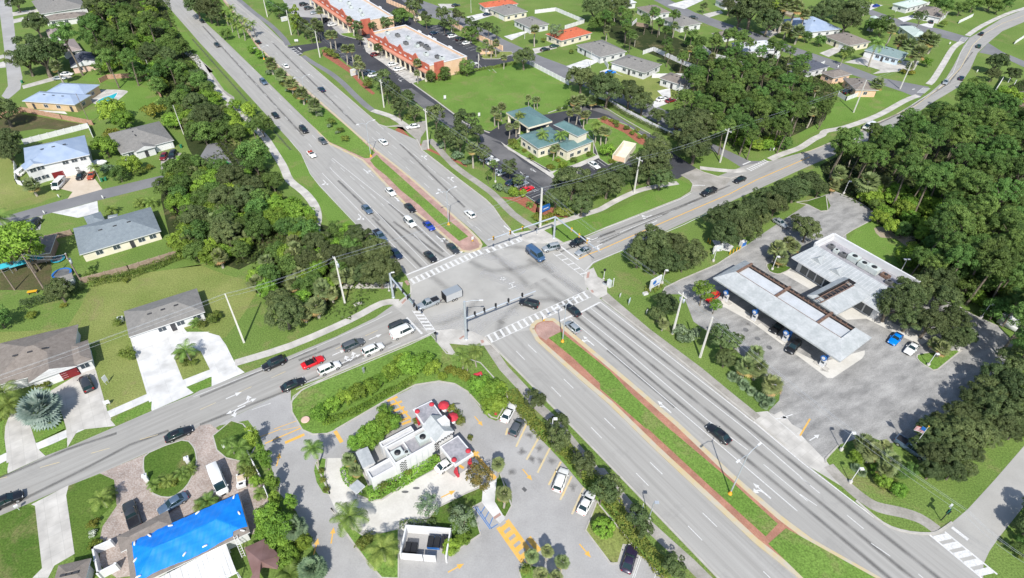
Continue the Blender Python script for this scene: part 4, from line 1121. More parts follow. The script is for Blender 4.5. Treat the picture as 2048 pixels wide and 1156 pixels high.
# ---------------------------------------------------------------- the two shop buildings
def shops(label, s, z, roofm, n, front, ends):
    root, inv, rz = root_at(label, 'shops', 'strip_mall', s, z)
    a, u, v, l, w_ = block(root, inv, s, z, 'w_peach', roofm, par=.9, th=.35)
    cop = MB()
    cop.T = inv
    for (x0, y0, x1, y1) in ((-.1, w_ - .45, l + .1, w_ + .1), (-.1, -.1, .45, w_ - .45), (l - .45, -.1, l + .1, w_ - .45)):
        cop.prism([a + u * x0 + v * y0, a + u * x1 + v * y0, a + u * x1 + v * y1, a + u * x0 + v * y1], z + .003, z + .16)
    part('coping', cop, BM['trim'], root)
    fr = MB()
    fr.T = inv
    for i in range(n):      # stepped red front gables
        t0, t1 = l * i / n, l * (i + 1) / n
        hh = (1.5, .5, .9)[i % 3]
        fr.prism([a + u * (t0 + .05) - v * .35, a + u * (t1 - .05) - v * .35, a + u * (t1 - .05), a + u * (t0 + .05)], z - 2.6, z + hh * .45)
        if i % 3 == 0:
            m0 = (t0 + t1) / 2
            p = [a + u * (t0 + .05), a + u * m0, a + u * (t1 - .05)]
            fr.add([(p[0].x, p[0].y, z + .68), (p[2].x, p[2].y, z + .68), (p[1].x, p[1].y, z + 2.2)] + [(q.x - v.x * .35, q.y - v.y * .35, zz) for q, zz in ((p[0], z + .68), (p[2], z + .68), (p[1], z + 2.2))],
                   [(0, 1, 2), (5, 4, 3), (0, 3, 4, 1), (1, 4, 5, 2), (2, 5, 3, 0)])
    part('facade', fr, BM['w_red'], root)
    ar = MB()
    ar.T = inv
    ar.prism([a + u * .2 - v * 2.1, a + u * (l - .2) - v * 2.1, a + u * (l - .2) - v * .36, a + u * .2 - v * .36], 3.3, 3.75)
    part('arcade_roof', ar, BM['w_orange'], root)
    for i in range(n + 1):
        c = MB()
        c.T = inv
        p = a + u * (.5 + (l - 1) * i / n) - v * 1.8
        c.cbox((p.x, p.y, 1.65), (.55, .55, 3.3), rz=rz)
        c.cbox((p.x, p.y, .25), (.75, .75, .5), rz=rz)
        part('column', c, BM['w_cream'], root)
    for i in range(n):
        g = MB()
        g.T = inv
        p0, p1 = a + u * (l * (i + .12) / n), a + u * (l * (i + .88) / n)
        g.prism([p0 - v * .05, p1 - v * .05, p1 + v * .02, p0 + v * .02], .2, 2.8)
        part('shop_window', g, BM['glass'], root)
        sg = MB()
        sg.T = inv
        p0, p1 = a + u * (l * (i + .3) / n), a + u * (l * (i + .7) / n)
        sg.prism([p0 - v * .42, p1 - v * .42, p1 - v * .34, p0 - v * .34], z - 1.5, z - .9)
        part('shop_sign', sg, BM['trim'], root)
    rb = MB()
    rb.T = inv              # red band on the near end wall
    for sd, x in ((0, l),):
        rb.prism([a + u * x + v * 2, a + u * (x + .3) + v * 2, a + u * (x + .3) + v * (w_ * .36), a + u * x + v * (w_ * .36)], 0.1, z + .9)
    part('red_panel', rb, BM['w_red'], root)
    for (x, y, sx, sy, m_) in ends:
        p = a + u * l * x + v * w_ * y
        unit(root, inv, p, z - .9, (sx, sy, 1.1), rz, m_)
    rear = MB()
    rear.T = inv
    for x in (.25, .42, .5, .75):
        p = a + u * l * x + v * (w_ + .05)
        rear.cbox((p.x, p.y, z * .52), (2.4, .5, z * 1.04 + .9), rz=rz)
    part('rear_pilaster', rear, BM['w_white'], root)
shops('long strip of shops with a grey roof and red stepped front beside the empty lot', 'b0 1312,250 c0 228,508 525,440', 6., 'membrane', 12, 1,
      [(.08 + .11 * i, .35 + .12 * ((i * 7) % 3), 2.2, 1.5, 'hvac_d' if i % 2 else 'hvac') for i in range(8)] + [(.5, .6, 3, 2, 'hvac_d'), (.58, .62, 2, 2, 'hvac_d'), (.9, .5, 2, 1.5, 'hvac')])
shops('farther strip of shops with a white roof and red stepped front', 'b0 860,-60 1205,172 1472,112', 6., 'rf_white', 9, 1,
      [(.1 + .12 * i, .4 + .1 * (i % 2), 2, 1.5, 'hvac') for i in range(7)])
# ---------------------------------------------------------------- teal-roofed office
root, inv = house('cream office building with a teal metal roof and a drive-through canopy', [
    ('o 318,442 530,588 900,500', 'hip', 0, '0:w.2;w.5;w.82 1:w.15;w.4'), ('o 715,540 852,618 1165,522', 'hip', -.02, '0:w.5 1:w.2;w.5;w.8')], 'w_cream', 'rf_teal', z=3.9, slope=.3, vents=False, cat='office', name='office_building')
tw = MB()
tw.T = inv
a, u, v, l, w_ = rect3('o 700,325 968,455 1090,408', 7.)
roofmesh(tw, a, u, v, l, w_, 7., .5, 'hip')
part('tower_roof', tw, [BM['rf_teal'], BM['trim']], root)
t2 = MB()
t2.T = inv
c = [a + u * l * .62 + v * .4, a + u * (l - .3) + v * .4, a + u * (l - .3) + v * (w_ - .4), a + u * l * .62 + v * (w_ - .4)]
t2.prism(c, .02, 6.8)
part('tower', t2, BM['w_cream'], root)
cn = MB()
cn.T = inv
a, u, v, l, w_ = rect3('o 178,190 425,358 745,322', 5.2)
roofmesh(cn, a, u, v, l, w_, 5.2, .22, 'hip', th=.6)
cn2 = part('canopy', cn, [BM['rf_teal'], BM['w_cream']], root)
for x, y in ((.06, .08), (.06, .9), (.9, .08), (.5, .08), (.9, .9)):
    c = MB()
    c.T = inv
    p = a + u * l * x + v * w_ * y
    c.cbox((p.x, p.y, 2.3), (.9, .9, 4.6))
    part('column', c, BM['w_cream'], root)
root, inv, rz = root_at('open-topped beige walled refuse enclosure at the right of the office lawn', 'enclosure', 'refuse_enclosure', 'o 1345,690 1490,725 1612,570', 1.)
a, u, v, l, w_ = rect3('o 1345,690 1490,725 1612,570', 1.)
b = MB()
b.T = inv
q = lambda x, y: a + u * x + v * y
b.prism([q(0, 0), q(.3, 0), q(.3, w_), q(0, w_)], .1, 2.2)
b.prism([q(l - .3, 0), q(l, 0), q(l, w_), q(l - .3, w_)], .1, 2.2)
b.prism([q(.3, w_ - .3), q(l - .3, w_ - .3), q(l - .3, w_), q(.3, w_)], .1, 2.2)
part('wall', b, BM['w_cream'], root)
b = MB()
b.T = inv
b.prism([q(.3, .3), q(l - .3, .3), q(l - .3, w_ - .3), q(.3, w_ - .3)], .1, .22)
part('slab', b, BM['w_cream'], root)
b = MB()
b.T = inv
b.prism([q(.3, .05), q(l - .3, .05), q(l - .3, .2), q(.3, .2)], .25, 1.9)
part('gate', b, BM['w_peach'], root)
# ---------------------------------------------------------------- petrol station
def mansard(root, inv, s, z, inner, rise, mats, name='canopy_roof', deck=None, beams=0):
    """sloped metal skirt round a sunken well; inner = (u0, v0, u1, v1) fractions"""
    a, u, v, l, w_ = rect3(s, z)
    o = [a, a + u * l, a + u * l + v * w_, a + v * w_]
    i_ = [a + u * l * inner[0] + v * w_ * inner[1], a + u * l * inner[2] + v * w_ * inner[1], a + u * l * inner[2] + v * w_ * inner[3], a + u * l * inner[0] + v * w_ * inner[3]]
    flip = (o[1] - o[0]).cross(o[2] - o[1]).z < 0
    if flip: o, i_ = [o[3], o[2], o[1], o[0]], [i_[3], i_[2], i_[1], i_[0]]
    mb = MB()
    mb.T = inv
    def z_(p, h): return (p.x, p.y, h)
    zi = z + rise
    V_ = [z_(p, z - .35) for p in o] + [z_(p, z) for p in o] + [z_(p, zi) for p in i_] + [z_(p, z - .1) for p in i_]
    for k in range(4):
        k2 = (k + 1) % 4
        mb.add([V_[k], V_[k2], V_[4 + k2], V_[4 + k]], [(0, 1, 2, 3)], 1)
        # standing seams: many narrow panels with raised ribs
        p0, p1, q1, q0 = (Vector(V_[4 + k]), Vector(V_[4 + k2]), Vector(V_[8 + k2]), Vector(V_[8 + k]))
        mb.add([p0, p1, q1, q0], [(0, 1, 2, 3)], 0)
        n = int((p1 - p0).length / .9)
        e = (p1 - p0).normalized()
        for j in range(1, n):
            t = j / n
            A0 = p0 + (p1 - p0) * t
            rel = (A0 - q0).dot(e)
            Lq = (q1 - q0).length
            if 0 <= rel <= Lq: B0 = q0 + e * rel
            else:
                if rel < 0:
                    f = (A0 - p0).dot(e) / max(1e-6, (q0 - p0).dot(e))
                    B0 = p0 + (q0 - p0) * f
                else:
                    f = (p1 - A0).dot(e) / max(1e-6, (p1 - q1).dot(e))
                    B0 = p1 + (q1 - p1) * f
            up = Vector((0, 0, .05))
            mb.add([A0 - e * .03 + up, A0 + e * .03 + up, B0 + e * .03 + up, B0 - e * .03 + up], [(0, 1, 2, 3)], 1)
        mb.add([V_[8 + k], V_[8 + k2], V_[12 + k2], V_[12 + k]], [(0, 1, 2, 3)], 2)
    mb.add([V_[k] for k in range(4)], [(3, 2, 1, 0)], 1)
    part(name, mb, [BM[m_] for m_ in mats], root)
    if deck:
        d = MB()
        d.T = inv
        f_ = .8 if beams else 1.
        q0, q1 = (i_[3], i_[2]) if (i_[3] - i_[0]).dot(v) > 0 else (i_[0], i_[1])
        p0, p1 = (i_[0], i_[1]) if (i_[3] - i_[0]).dot(v) > 0 else (i_[3], i_[2])
        zd = z + (rise * .62 if beams else -.08)
        d.flat([p0, p1, p1.lerp(q1, f_), p0.lerp(q0, f_)], zd)
        part('deck', d, BM[deck], root)
    il, iw = l * (inner[2] - inner[0]), w_ * (inner[3] - inner[1])
    b0 = a + u * l * inner[0] + v * w_ * inner[1]
    for k in range(beams):
        t = (k + .05) / (beams - .9)
        bm = MB()
        bm.T = inv
        p = b0 + u * il * min(t, 1)
        wd = .26 if k % 2 == 0 else .1
        bm.prism([p - u * wd, p + u * wd, p + u * wd + v * (iw + .3), p - u * wd + v * (iw + .3)], zi - .3 if wd > .2 else z + .1, zi + .12 if wd > .2 else z + .25)
        part('beam', bm, BM['rust'], root)
    if beams:
        for f in (.02, .85):
            bm = MB()
            bm.T = inv
            p = b0 + v * iw * f
            bm.prism([p, p + u * il, p + u * il + v * .22, p + v * .22], zi - .35, zi - .12)
            part('beam', bm, BM['rust'], root)
        st = MB()
        st.T = inv
        for k in range(int(il / 1.3)):
            p = b0 + u * (k * 1.3 + .4) + v * iw * .87
            st.prism([p, p + u * .1, p + u * .1 + v * iw * .13, p + v * iw * .13], zi - .3, zi - .18)
            st.cbox((p.x, p.y, zi), (.08, .08, .7))
        part('bracket', st, BM['rust'], root)
    return a, u, v, l, w_
root, inv, rz = root_at('long white metal gas station canopy with a rusty open roof well', 'canopy', 'fuel_canopy', 's 95,345 1015,950 1255,785', 5.2)
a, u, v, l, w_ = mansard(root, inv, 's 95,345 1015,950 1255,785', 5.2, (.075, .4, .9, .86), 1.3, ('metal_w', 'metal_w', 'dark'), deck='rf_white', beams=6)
for k, t in enumerate((.1, .36, .63, .9)):
    for y in (.2, .75):
        c = MB()
        c.T = inv
        p = a + u * l * t + v * w_ * y
        c.cbox((p.x, p.y, 2.5), (.5, .5, 5.), rz=rz)
        part('column', c, BM['bluebox' if y < .5 else 'trim'], root)
CP = (a, u, v, l, w_, rz)
root, inv, rz = root_at('short white metal connecting canopy between pumps and gas station shop', 'canopy', 'connecting_canopy', 's 775,470 985,612 1225,455', 5.)
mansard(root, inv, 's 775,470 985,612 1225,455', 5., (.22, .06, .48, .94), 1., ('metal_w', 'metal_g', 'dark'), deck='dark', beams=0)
bm = MB()
bm.T = inv
a, u, v, l, w_ = rect3('s 775,470 985,612 1225,455', 6.)
for f in (.24, .42):
    p = a + u * l * f
    bm.prism([p + v * .2, p + u * .2 + v * .2, p + u * .2 + v * (w_ - .6), p + v * (w_ - .6)], 5.95, 6.1)
for k in range(9):
    p = a + u * l * .24 + v * (1 + (w_ - 2) * k / 8)
    bm.prism([p, p + u * l * .18, p + u * l * .18 + v * .12, p + v * .12], 5.85, 5.95)
part('beam', bm, BM['rust'], root)
root, inv, rz = root_at('gas station shop with a white metal skirt roof and air units behind a white parapet', 'shop', 'station_shop', 's 662,195 1300,590 1570,410', 4.8)
a, u, v, l, w_ = mansard(root, inv, 's 662,195 1300,590 1570,410', 4.6, (.04, .5, .99, .97), 1.2, ('metal_w', 'trim', 'trim'), name='skirt_roof', deck='membrane_d')
wl = MB()
wl.T = inv
wl.prism([a + u * 1 + v * 2.4, a + u * (l - 1) + v * 2.4, a + u * (l - 1) + v * (w_ - .3), a + u * 1 + v * (w_ - .3)], 0, 4.2)
part('wall', wl, BM['w_white'], root)
for i in range(9):
    g = MB()
    g.T = inv
    p0, p1 = a + u * (2 + (l - 4) * (i + .08) / 9), a + u * (2 + (l - 4) * (i + .92) / 9)
    g.prism([p0 + v * 2.32, p1 + v * 2.32, p1 + v * 2.42, p0 + v * 2.42], .3, 2.8)
    part('shop_window', g, BM['glass'], root)
pp = MB()
pp.T = inv
pp.prism([a + u * .6 + v * (w_ - .3), a + u * (l - .3) + v * (w_ - .3), a + u * (l - .3) + v * (w_ + .1), a + u * .6 + v * (w_ + .1)], 0, 6.3)
pp.prism([a + u * .3 + v * (w_ * .5), a + u * .7 + v * (w_ * .5), a + u * .7 + v * (w_ - .3), a + u * .3 + v * (w_ - .3)], 4.7, 6.3)
part('parapet', pp, BM['trim'], root)
for k in range(2):
    gb = MB()
    gb.T = inv
    p = a + u * l * (.2 + .22 * k) + v * w_ * .26
    q0 = [p - u * 1.6 - v * 1.2, p + u * 1.6 - v * 1.2, p + v * 1.8]
    gb.add([(q0[0].x, q0[0].y, 5.0), (q0[1].x, q0[1].y, 5.), (q0[2].x, q0[2].y, 5.85), (p.x - v.x * 1.2, p.y - v.y * 1.2, 6.2)], [(0, 1, 3), (1, 2, 3), (2, 0, 3)])
    part('dormer', gb, BM['metal_w'], root)
for (x, y, sx, sy, h, m_) in ((.12, .75, 1.4, 1.2, .8, 'hvac_d'), (.2, .7, 1.2, 1, .9, 'hvac'), (.28, .72, 1.6, 1.2, .8, 'hvac_d'), (.38, .76, 2.6, 1.9, 1.3, 'hvac'), (.5, .74, 2.2, 1.8, 1.2, 'hvac'), (.6, .75, 2.8, 2., 1.4, 'hvac'), (.72, .8, 2, 1.3, .7, 'rust'), (.8, .7, 1.4, 1.2, .7, 'hvac_d')):
    unit(root, inv, a + u * l * x + v * w_ * y, 4.54, (sx, sy, h), rz, m_)
# fuel pumps
a, u, v, l, w_, rz = CP
FP = [(.12, .14, 'first'), (.37, .14, 'second'), (.62, .14, 'third'), (.9, .16, 'last')]
for t, y, nm in FP:
    for m_, yy, ww in ((0, .12, 'outer'), (1, .5, 'inner')):
        p = a + u * l * t + v * w_ * yy * (1 if m_ else 1)
        r_ = thing('fuel_pump', '%s blue and white fuel pump from the left, in the %s row under the canopy' % (nm, ww), 'fuel pump', (p.x, p.y, 0), rz, 'fuel pumps')
        part('plinth', MB().box((-1.6, -.55, 0), (1.6, .55, .2)), MT['conc'], r_)
        part('cabinet', MB().box((-.5, -.3, .2), (.5, .3, 1.9)).box((-.55, -.34, 1.9), (.55, .34, 2.15)), BM['trim'], r_)
        part('screen', MB().box((-.35, -.33, 1.1), (.35, -.295, 1.6)), BM['glass'], r_)
        part('hose', MB().tube([(.56, 0, 1.5), (.8, 0, 1.2), (.75, 0, .7), (.56, 0, .9)], .035, 6), BM['black'], r_)
        if yy < .3:
            part('round_sign', MB().tube([(0, -.95, 3.), (0, -.75, 3.)], .62, 20), BM['bluebox'], r_)
            part('sign_ring', MB().tube([(0, -.99, 3.), (0, -.93, 3.)], .38, 20), BM['trim'], r_)
            part('sign_bracket', MB().box((-.05, -.75, 2.1), (.05, -.1, 2.2)).box((-.06, -.82, 2.1), (.06, -.74, 3.3)), BM['steel'], r_)
# ---------------------------------------------------------------- restaurant
root, inv, rz = root_at('white drive-through restaurant with checkered trim and red canopy posts', 'restaurant', 'drive_in_restaurant', 'r 578,750 925,558 860,405', 4.6)
a, u, v, l, w_ = block(root, inv, 'r 578,750 935,553 862,400', 4.6, 'w_white', 'membrane_d', par=1.1, th=.3)
MAIN = (a, u, v, l, w_)
for (x, y, sx, sy, h) in ((.18, .45, 2., 1.8, 1.), (.36, .3, .9, .9, .8), (.36, .12, .8, .7, .5), (.84, .55, 2.2, 1.8, 1.), (.74, .1, .9, .6, .4)):
    unit(root, inv, a + u * l * x + v * w_ * y, 3.5, (sx, sy, h), rz)
pt = MB()
pt.T = inv
pt.prism([a + u * l * .42 + v * .3, a + u * (l * .42 + .25) + v * .3, a + u * (l * .42 + .25) + v * (w_ - .3), a + u * l * .42 + v * (w_ - .3)], 3.5, 3.95)
part('roof_divider', pt, BM['w_white'], root)
block(root, inv, 'r 368,885 582,768 530,690', 3.7, 'w_white', 'membrane', 'rear_wall', par=.6)
block(root, inv, 'r 465,602 748,450 718,408', 3.4, 'w_white', 'membrane', 'side_wall', par=.5)
ga, gu, gv, gl, gw = rect3('r 818,412 938,556 1115,465', 4.7)
gb = MB()
gb.T = inv
zt = roofmesh(gb, ga, gu, gv, gl, gw, 4.7, .85, 'gable' if gl > gw else 'gable2')
part('gable_roof', gb, [BM['metal_w'], BM['w_white']], root)
gw_ = MB()
gw_.T = inv
gw_.prism([ga + gu * .2 + gv * .2, ga + gu * (gl - .2) + gv * .2, ga + gu * (gl - .2) + gv * (gw - .2), ga + gu * .2 + gv * (gw - .2)], 0, 4.5)
part('front_wall', gw_, BM['w_white'], root)
dm = MB()
dm.T = inv
p = ga + gu * gl * .5 + gv * gw * .8
dm.prism([p - gu * .8 - gv * .8, p + gu * .8 - gv * .8, p + gu * .8 + gv * .9, p - gu * .8 + gv * .9], 4.5, 6.2)
part('dormer', dm, BM['w_white'], root)
for nm, s in (('north', 'r 735,262 828,400 992,305'), ('south', 'r 975,592 1112,762 1285,665')):
    ca, cu, cv, cl, cw = rect3(s, 3.9)
    cb = MB()
    cb.T = inv
    cb.prism([ca, ca + cu * cl, ca + cu * cl + cv * cw, ca + cv * cw], 3.3, 3.9)
    cp = part('canopy', cb, BM['trim'], root)
    tp = MB()
    tp.T = inv
    tp.prism([ca + cu * .25 + cv * .25, ca + cu * (cl - .25) + cv * .25, ca + cu * (cl - .25) + cv * (cw - .25), ca + cu * .25 + cv * (cw - .25)], 3.85, 3.93)
    part('roof_membrane', tp, BM['membrane_d'], cp)
    far = [(0, .12), (0, .88)] if nm == 'north' else [(1, .12), (1, .88)]
    for x, y in far:
        p = ca + cu * (cl * x + (.5 if x == 0 else -.5)) + cv * cw * y
        po = MB()
        po.T = inv
        po.tube([(p.x - cu.x * .5, p.y - cu.y * .5, 0), (p.x, p.y, 3.3)], .14, 8)
        po.tube([(p.x + cu.x * .5, p.y + cu.y * .5, 0), (p.x, p.y, 3.3)], .14, 8)
        po.cbox((p.x, p.y, .35), (1.3, .4, .7), rz=atan2(cu.y, cu.x))
        part('red_post', po, BM['red'], root)
        bl_ = MB()
        bl_.T = inv
        q = ca + cu * (cl * x + (1.0 if x == 0 else -1.)) + cv * cw * (.12 + .76 * (y > .5))
        bl_.lathe([(.42, 3.93), (.5, 4.05), (.4, 4.25), (.1, 4.35)], (q.x, q.y, 0), 14)
        part('red_dome', bl_, BM['red'], root)
def checker(a0, d, n, t0, t1, z0, z1, sz=.32, fam=0):
    ck = MB()
    ck.T = inv
    i = 0
    t = t0
    while t < t1 - .01:
        j = 0
        zz = z0
        while zz < z1 - .01:
            if (i + j) % 2 == 0:
                p, q = a0 + d * t, a0 + d * (t + sz)
                ck.add([(p.x + n.x * .02, p.y + n.y * .02, zz), (q.x + n.x * .02, q.y + n.y * .02, zz), (q.x + n.x * .02, q.y + n.y * .02, zz + sz), (p.x + n.x * .02, p.y + n.y * .02, zz + sz)], [(0, 1, 2, 3)])
            j += 1
            zz += sz
        i += 1
        t += sz
    part('checkered_band', ck, BM['black'], root)
a, u, v, l, w_ = MAIN
checker(a, u, -v, l * .1, l * .24, 1., 4.2)
checker(a, u, -v, l * .97, l * .97 + .7, .6, 4.4)
checker(ga + gu * (gl + .0), gv, gu, gw * .05, gw * .95, 3.9, 4.5)
for x in (.35, .5, .65, .8):
    o, d, n, ln = side_frame(a, u, v, l, w_, 0)
    ln_ = MB()
    ln_.T = inv
    p = o + d * ln * x
    ln_.prism([p + n * .01, p + d * .05 + n * .01, p + d * .05 + n * .04, p + n * .04], .2, 3.9)
    part('wall_joint', ln_, BM['steel'], root)
sw = MB()
sw.T = inv
p = a + u * l * .9 - v * .05
sw.prism([p, p + u * 1.4, p + u * 1.4 - v * .05, p - v * .05], 1., 2.)
part('serving_window', sw, BM['glass'], root)
for nm, s, z, lab in (('storage_shed', 'r 292,785 402,735 335,592', 2.9, 'pale flat-roofed storage shed at the left end of the restaurant'), ('order_canopy', 'r 235,1012 312,942 240,888', 2.7, 'small white order canopy at the drive-through bend')):
    root, inv, rz = root_at(lab, 'shed' if nm[0] == 's' else 'canopy', nm, s, z)
    a, u, v, l, w_ = rect3(s, z)
    m_ = MB()
    m_.T = inv
    roofmesh(m_, a, u, v, l, w_, z, .1, 'gable', th=.25)
    part('roof', m_, [BM['metal_w'], BM['trim']], root)
    m_ = MB()
    m_.T = inv
    if nm[0] == 's':
        m_.prism([a + (u + v) * .2, a + u * (l - .2) + v * .2, a + u * (l - .2) + v * (w_ - .2), a + u * .2 + v * (w_ - .2)], 0, z - .24)
        part('wall', m_, BM['w_white'], root)
    else:
        for x, y in ((.2, .5), (.8, .5)):
            p = a + u * l * x + v * w_ * y
            m_.cbox((p.x, p.y, (z - .25) / 2), (.15, .15, z - .25))
        part('post', m_, BM['steel'], root)
        m_ = MB()
        m_.T = inv
        p = a + u * l * .5 + v * w_ * .5
        m_.cbox((p.x, p.y, 1.3), (l * .55, .12, 1.2), rz=rz)
        part('menu_board', m_, BM['black'], root)
# refuse enclosure beside the restaurant
root, inv, rz = root_at('white walled refuse enclosure with dumpsters below the restaurant', 'enclosure', 'refuse_enclosure', 'c3 -5,965 360,995 362,772', 2.)
a, u, v, l, w_ = rect3('c3 -5,965 360,995 362,772', 2.)
q = lambda x, y: a + u * x + v * y
for nm, pts_, h in (('wall', [q(0, w_ - .3), q(l, w_ - .3), q(l, w_), q(0, w_)], 2.1), ('wall', [q(l - .25, 0), q(l, 0), q(l, w_ - .3), q(l - .25, w_ - .3)], 2.1), ('wall', [q(0, 0), q(.25, 0), q(.25, w_ - .3), q(0, w_ - .3)], 2.1),
                    ('gate', [q(.3, 0), q(l * .48, 0), q(l * .48, .15), q(.3, .15)], 1.9), ('gate', [q(l * .5, 0), q(l * .76, 0), q(l * .76, .15), q(l * .5, .15)], 1.9)):
    m_ = MB()
    m_.T = inv
    m_.prism(pts_, 0, h)
    part(nm, m_, BM['trim'], root)
for (x, y, sx, sy, m_, lab) in ((.2, .3, 1.9, 1.6, 'hvac_d', 'dark dumpster on the left inside the white enclosure'), (.66, .55, 2., 1.7, 'bluebox', 'blue-rimmed dumpster in the middle of the white enclosure'), (.88, .6, 1.1, 1.6, 'black', 'narrow black bin on the right inside the white enclosure')):
    p = q(l * x, w_ * y)
    r_ = thing('dumpster', lab, 'dumpster', (p.x, p.y, 0), rz)
    part('body', MB().add([(-sx / 2, -sy * .4, .15), (sx / 2, -sy * .4, .15), (sx / 2, sy * .5, .15), (-sx / 2, sy * .5, .15), (-sx / 2, -sy / 2, 1.2), (sx / 2, -sy / 2, 1.2), (sx / 2, sy / 2, 1.5), (-sx / 2, sy / 2, 1.5)],
         [(0, 3, 2, 1), (0, 1, 5, 4), (1, 2, 6, 5), (2, 3, 7, 6), (3, 0, 4, 7)]), BM[m_], r_)
    for k in (-1, 1):
        part('lid', MB().box((k * sx / 4 - sx * .23, -sy * .5, 1.22), (k * sx / 4 + sx * .23, sy * .5, 1.55)), BM['black'], r_)
# ---------------------------------------------------------------- blue tarpaulin house
root, inv = house('long brown-roofed house half covered by a bright blue tarpaulin', [
    ('t 405,1056 1560,508 1415,147', 'hip', 0, '0:w.3;w.7'), ('t 300,705 805,438 762,293', 'hip', .0, '2:g.5 1:w.5')], 'w_white', 'sh_brown', vents=False, slope=.34)
a, u, v, l, w_ = rect3('t 405,1056 1560,508 1415,147', 2.75)
tp = MB()
rise = .34
def onroof(x, y, lift=.06):
    """point on the hip roof surface at u = x, v = y"""
    h = min(y, w_ - y, x, l - x) * rise
    p = a + u * x + v * y
    return (p.x, p.y, 2.75 + max(h, -.05) + lift)
nx, ny = 90, 34
grid = []
for i in range(nx + 1):
    for j in range(ny + 1):
        f, g_ = i / nx, j / ny
        x = .9 + (l - 1.) * f
        y0 = .35 + .2 * sin(f * 9) if f < .86 else 1.1
        y1 = w_ - .05
        y = y0 + (y1 - y0) * g_
        lift = .1 + .035 * sin(x * 2.1 + y * 1.3) + .03 * sin(x * 5.3 - y * 2.9)
        grid.append(onroof(x, y, lift))
tp.add(grid, [(i * (ny + 1) + j, (i + 1) * (ny + 1) + j, (i + 1) * (ny + 1) + j + 1, i * (ny + 1) + j + 1) for i in range(nx) for j in range(ny)])
tag(tp.build('tarpaulin', BM['tarp']), 'bright blue tarpaulin spread over the long house roof', 'tarpaulin')
SB = []
for i, (x, y) in enumerate(((1.2, 1.), (1.1, w_ * .5), (1.3, w_ - 1.), (l * .2, w_ - .7), (l * .38, w_ - .6), (l * .62, w_ - .4), (l - .8, w_ - .5), (l - .7, w_ * .5), (l - .9, .6), (l * .62, .9), (l * .45, 1.1))):
    p = onroof(x, y, .1)
    b = MB()
    b.tube([(-.38, 0, .09), (-.3, 0, .11), (0, 0, .13), (.3, 0, .11), (.38, 0, .09)], [.05, .13, .15, .13, .05], 8)
    o = b.build('sandbag', BM['trim'])
    o.location = p
    o.rotation_euler = (0, 0, atan2(u.y, u.x) + i * .7)
    tag(o, 'small white sandbag weighing down the blue tarpaulin', 'sandbag', 'white sandbags on the blue tarpaulin')
pr = thing('patio_roof', 'patchy white sheet-metal patio roof below the blue tarpaulin', 'patio roof', tuple(a + u * l * .5))
pr.location = (0, 0, 0)
c4 = W('t 620,985 1330,622 1430,905 700,1290', 2.5)
m_ = MB()
for k in range(14):
    p0, p1 = c4[0].lerp(c4[1], k / 14), c4[0].lerp(c4[1], (k + .96) / 14)
    q0, q1 = c4[3].lerp(c4[2], k / 14), c4[3].lerp(c4[2], (k + .96) / 14)
    m_.add([(p.x, p.y, zz) for p, zz in ((p0, 2.62), (p1, 2.62), (q1, 2.4), (q0, 2.4))] + [(p.x, p.y, zz) for p, zz in ((p0, 2.56), (p1, 2.56), (q1, 2.34), (q0, 2.34))],
           [(3, 2, 1, 0), (4, 5, 6, 7), (0, 1, 5, 4), (1, 2, 6, 5), (2, 3, 7, 6), (3, 0, 4, 7)])
part('roof_sheet', m_, BM['patio'], pr)
for s in ('t 1430,905', 't 1060,1110', 't 720,1280', 't 1330,640'):
    p = W1(s, 2.3)
    part('post', MB().cbox((p.x, p.y, 1.15), (.12, .12, 2.3)), BM['trim'], pr)
# cage beams beyond the patio
cg = thing('screen_frame', 'white aluminium screen frame beside the patio roof', 'screen frame', (0, 0, 0))
m_ = MB()
for s0, s1 in (('t 1250,870', 't 1270,1000'), ('t 1250,950', 't 1440,900'), ('t 1150,956', 't 1400,830'), ('t 1400,830', 't 1450,956')):
    p, q_ = W1(s0, 2.4), W1(s1, 2.4)
    m_.tube([p, q_], .06, 4)
for s0 in ('t 1440,900', 't 1270,1000'):
    p = W1(s0, 2.4)
    m_.tube([(p.x, p.y, 0), p], .06, 4)
part('beam', m_, BM['trim'], cg)
sh = thing('shade_sail', 'brown fabric shade canopy right of the blue-covered house', 'shade canopy', (0, 0, 0))
c6 = W('t 1505,660 1700,575 1850,740 1830,870 1690,850 1560,960 1640,1100', 2.6)
m_ = MB()
ctr = sum(c6, Vector()) / len(c6)
vs = [(ctr.x, ctr.y, 3.5)] + [(p.x, p.y, 2.6) for p in c6]
m_.add(vs, [(0, k + 1, (k + 1) % len(c6) + 1) for k in range(len(c6))])
m_.add([(x, y, z - .05) for x, y, z in vs], [(0, (k + 1) % len(c6) + 1, k + 1) for k in range(len(c6))])
part('fabric', m_, BM['sail'], sh)
for k in (0, 1, 2, 5):
    part('pole', MB().tube([(c6[k].x, c6[k].y, 0), (c6[k].x, c6[k].y, 2.6)], .05, 6), BM['steel'], sh)
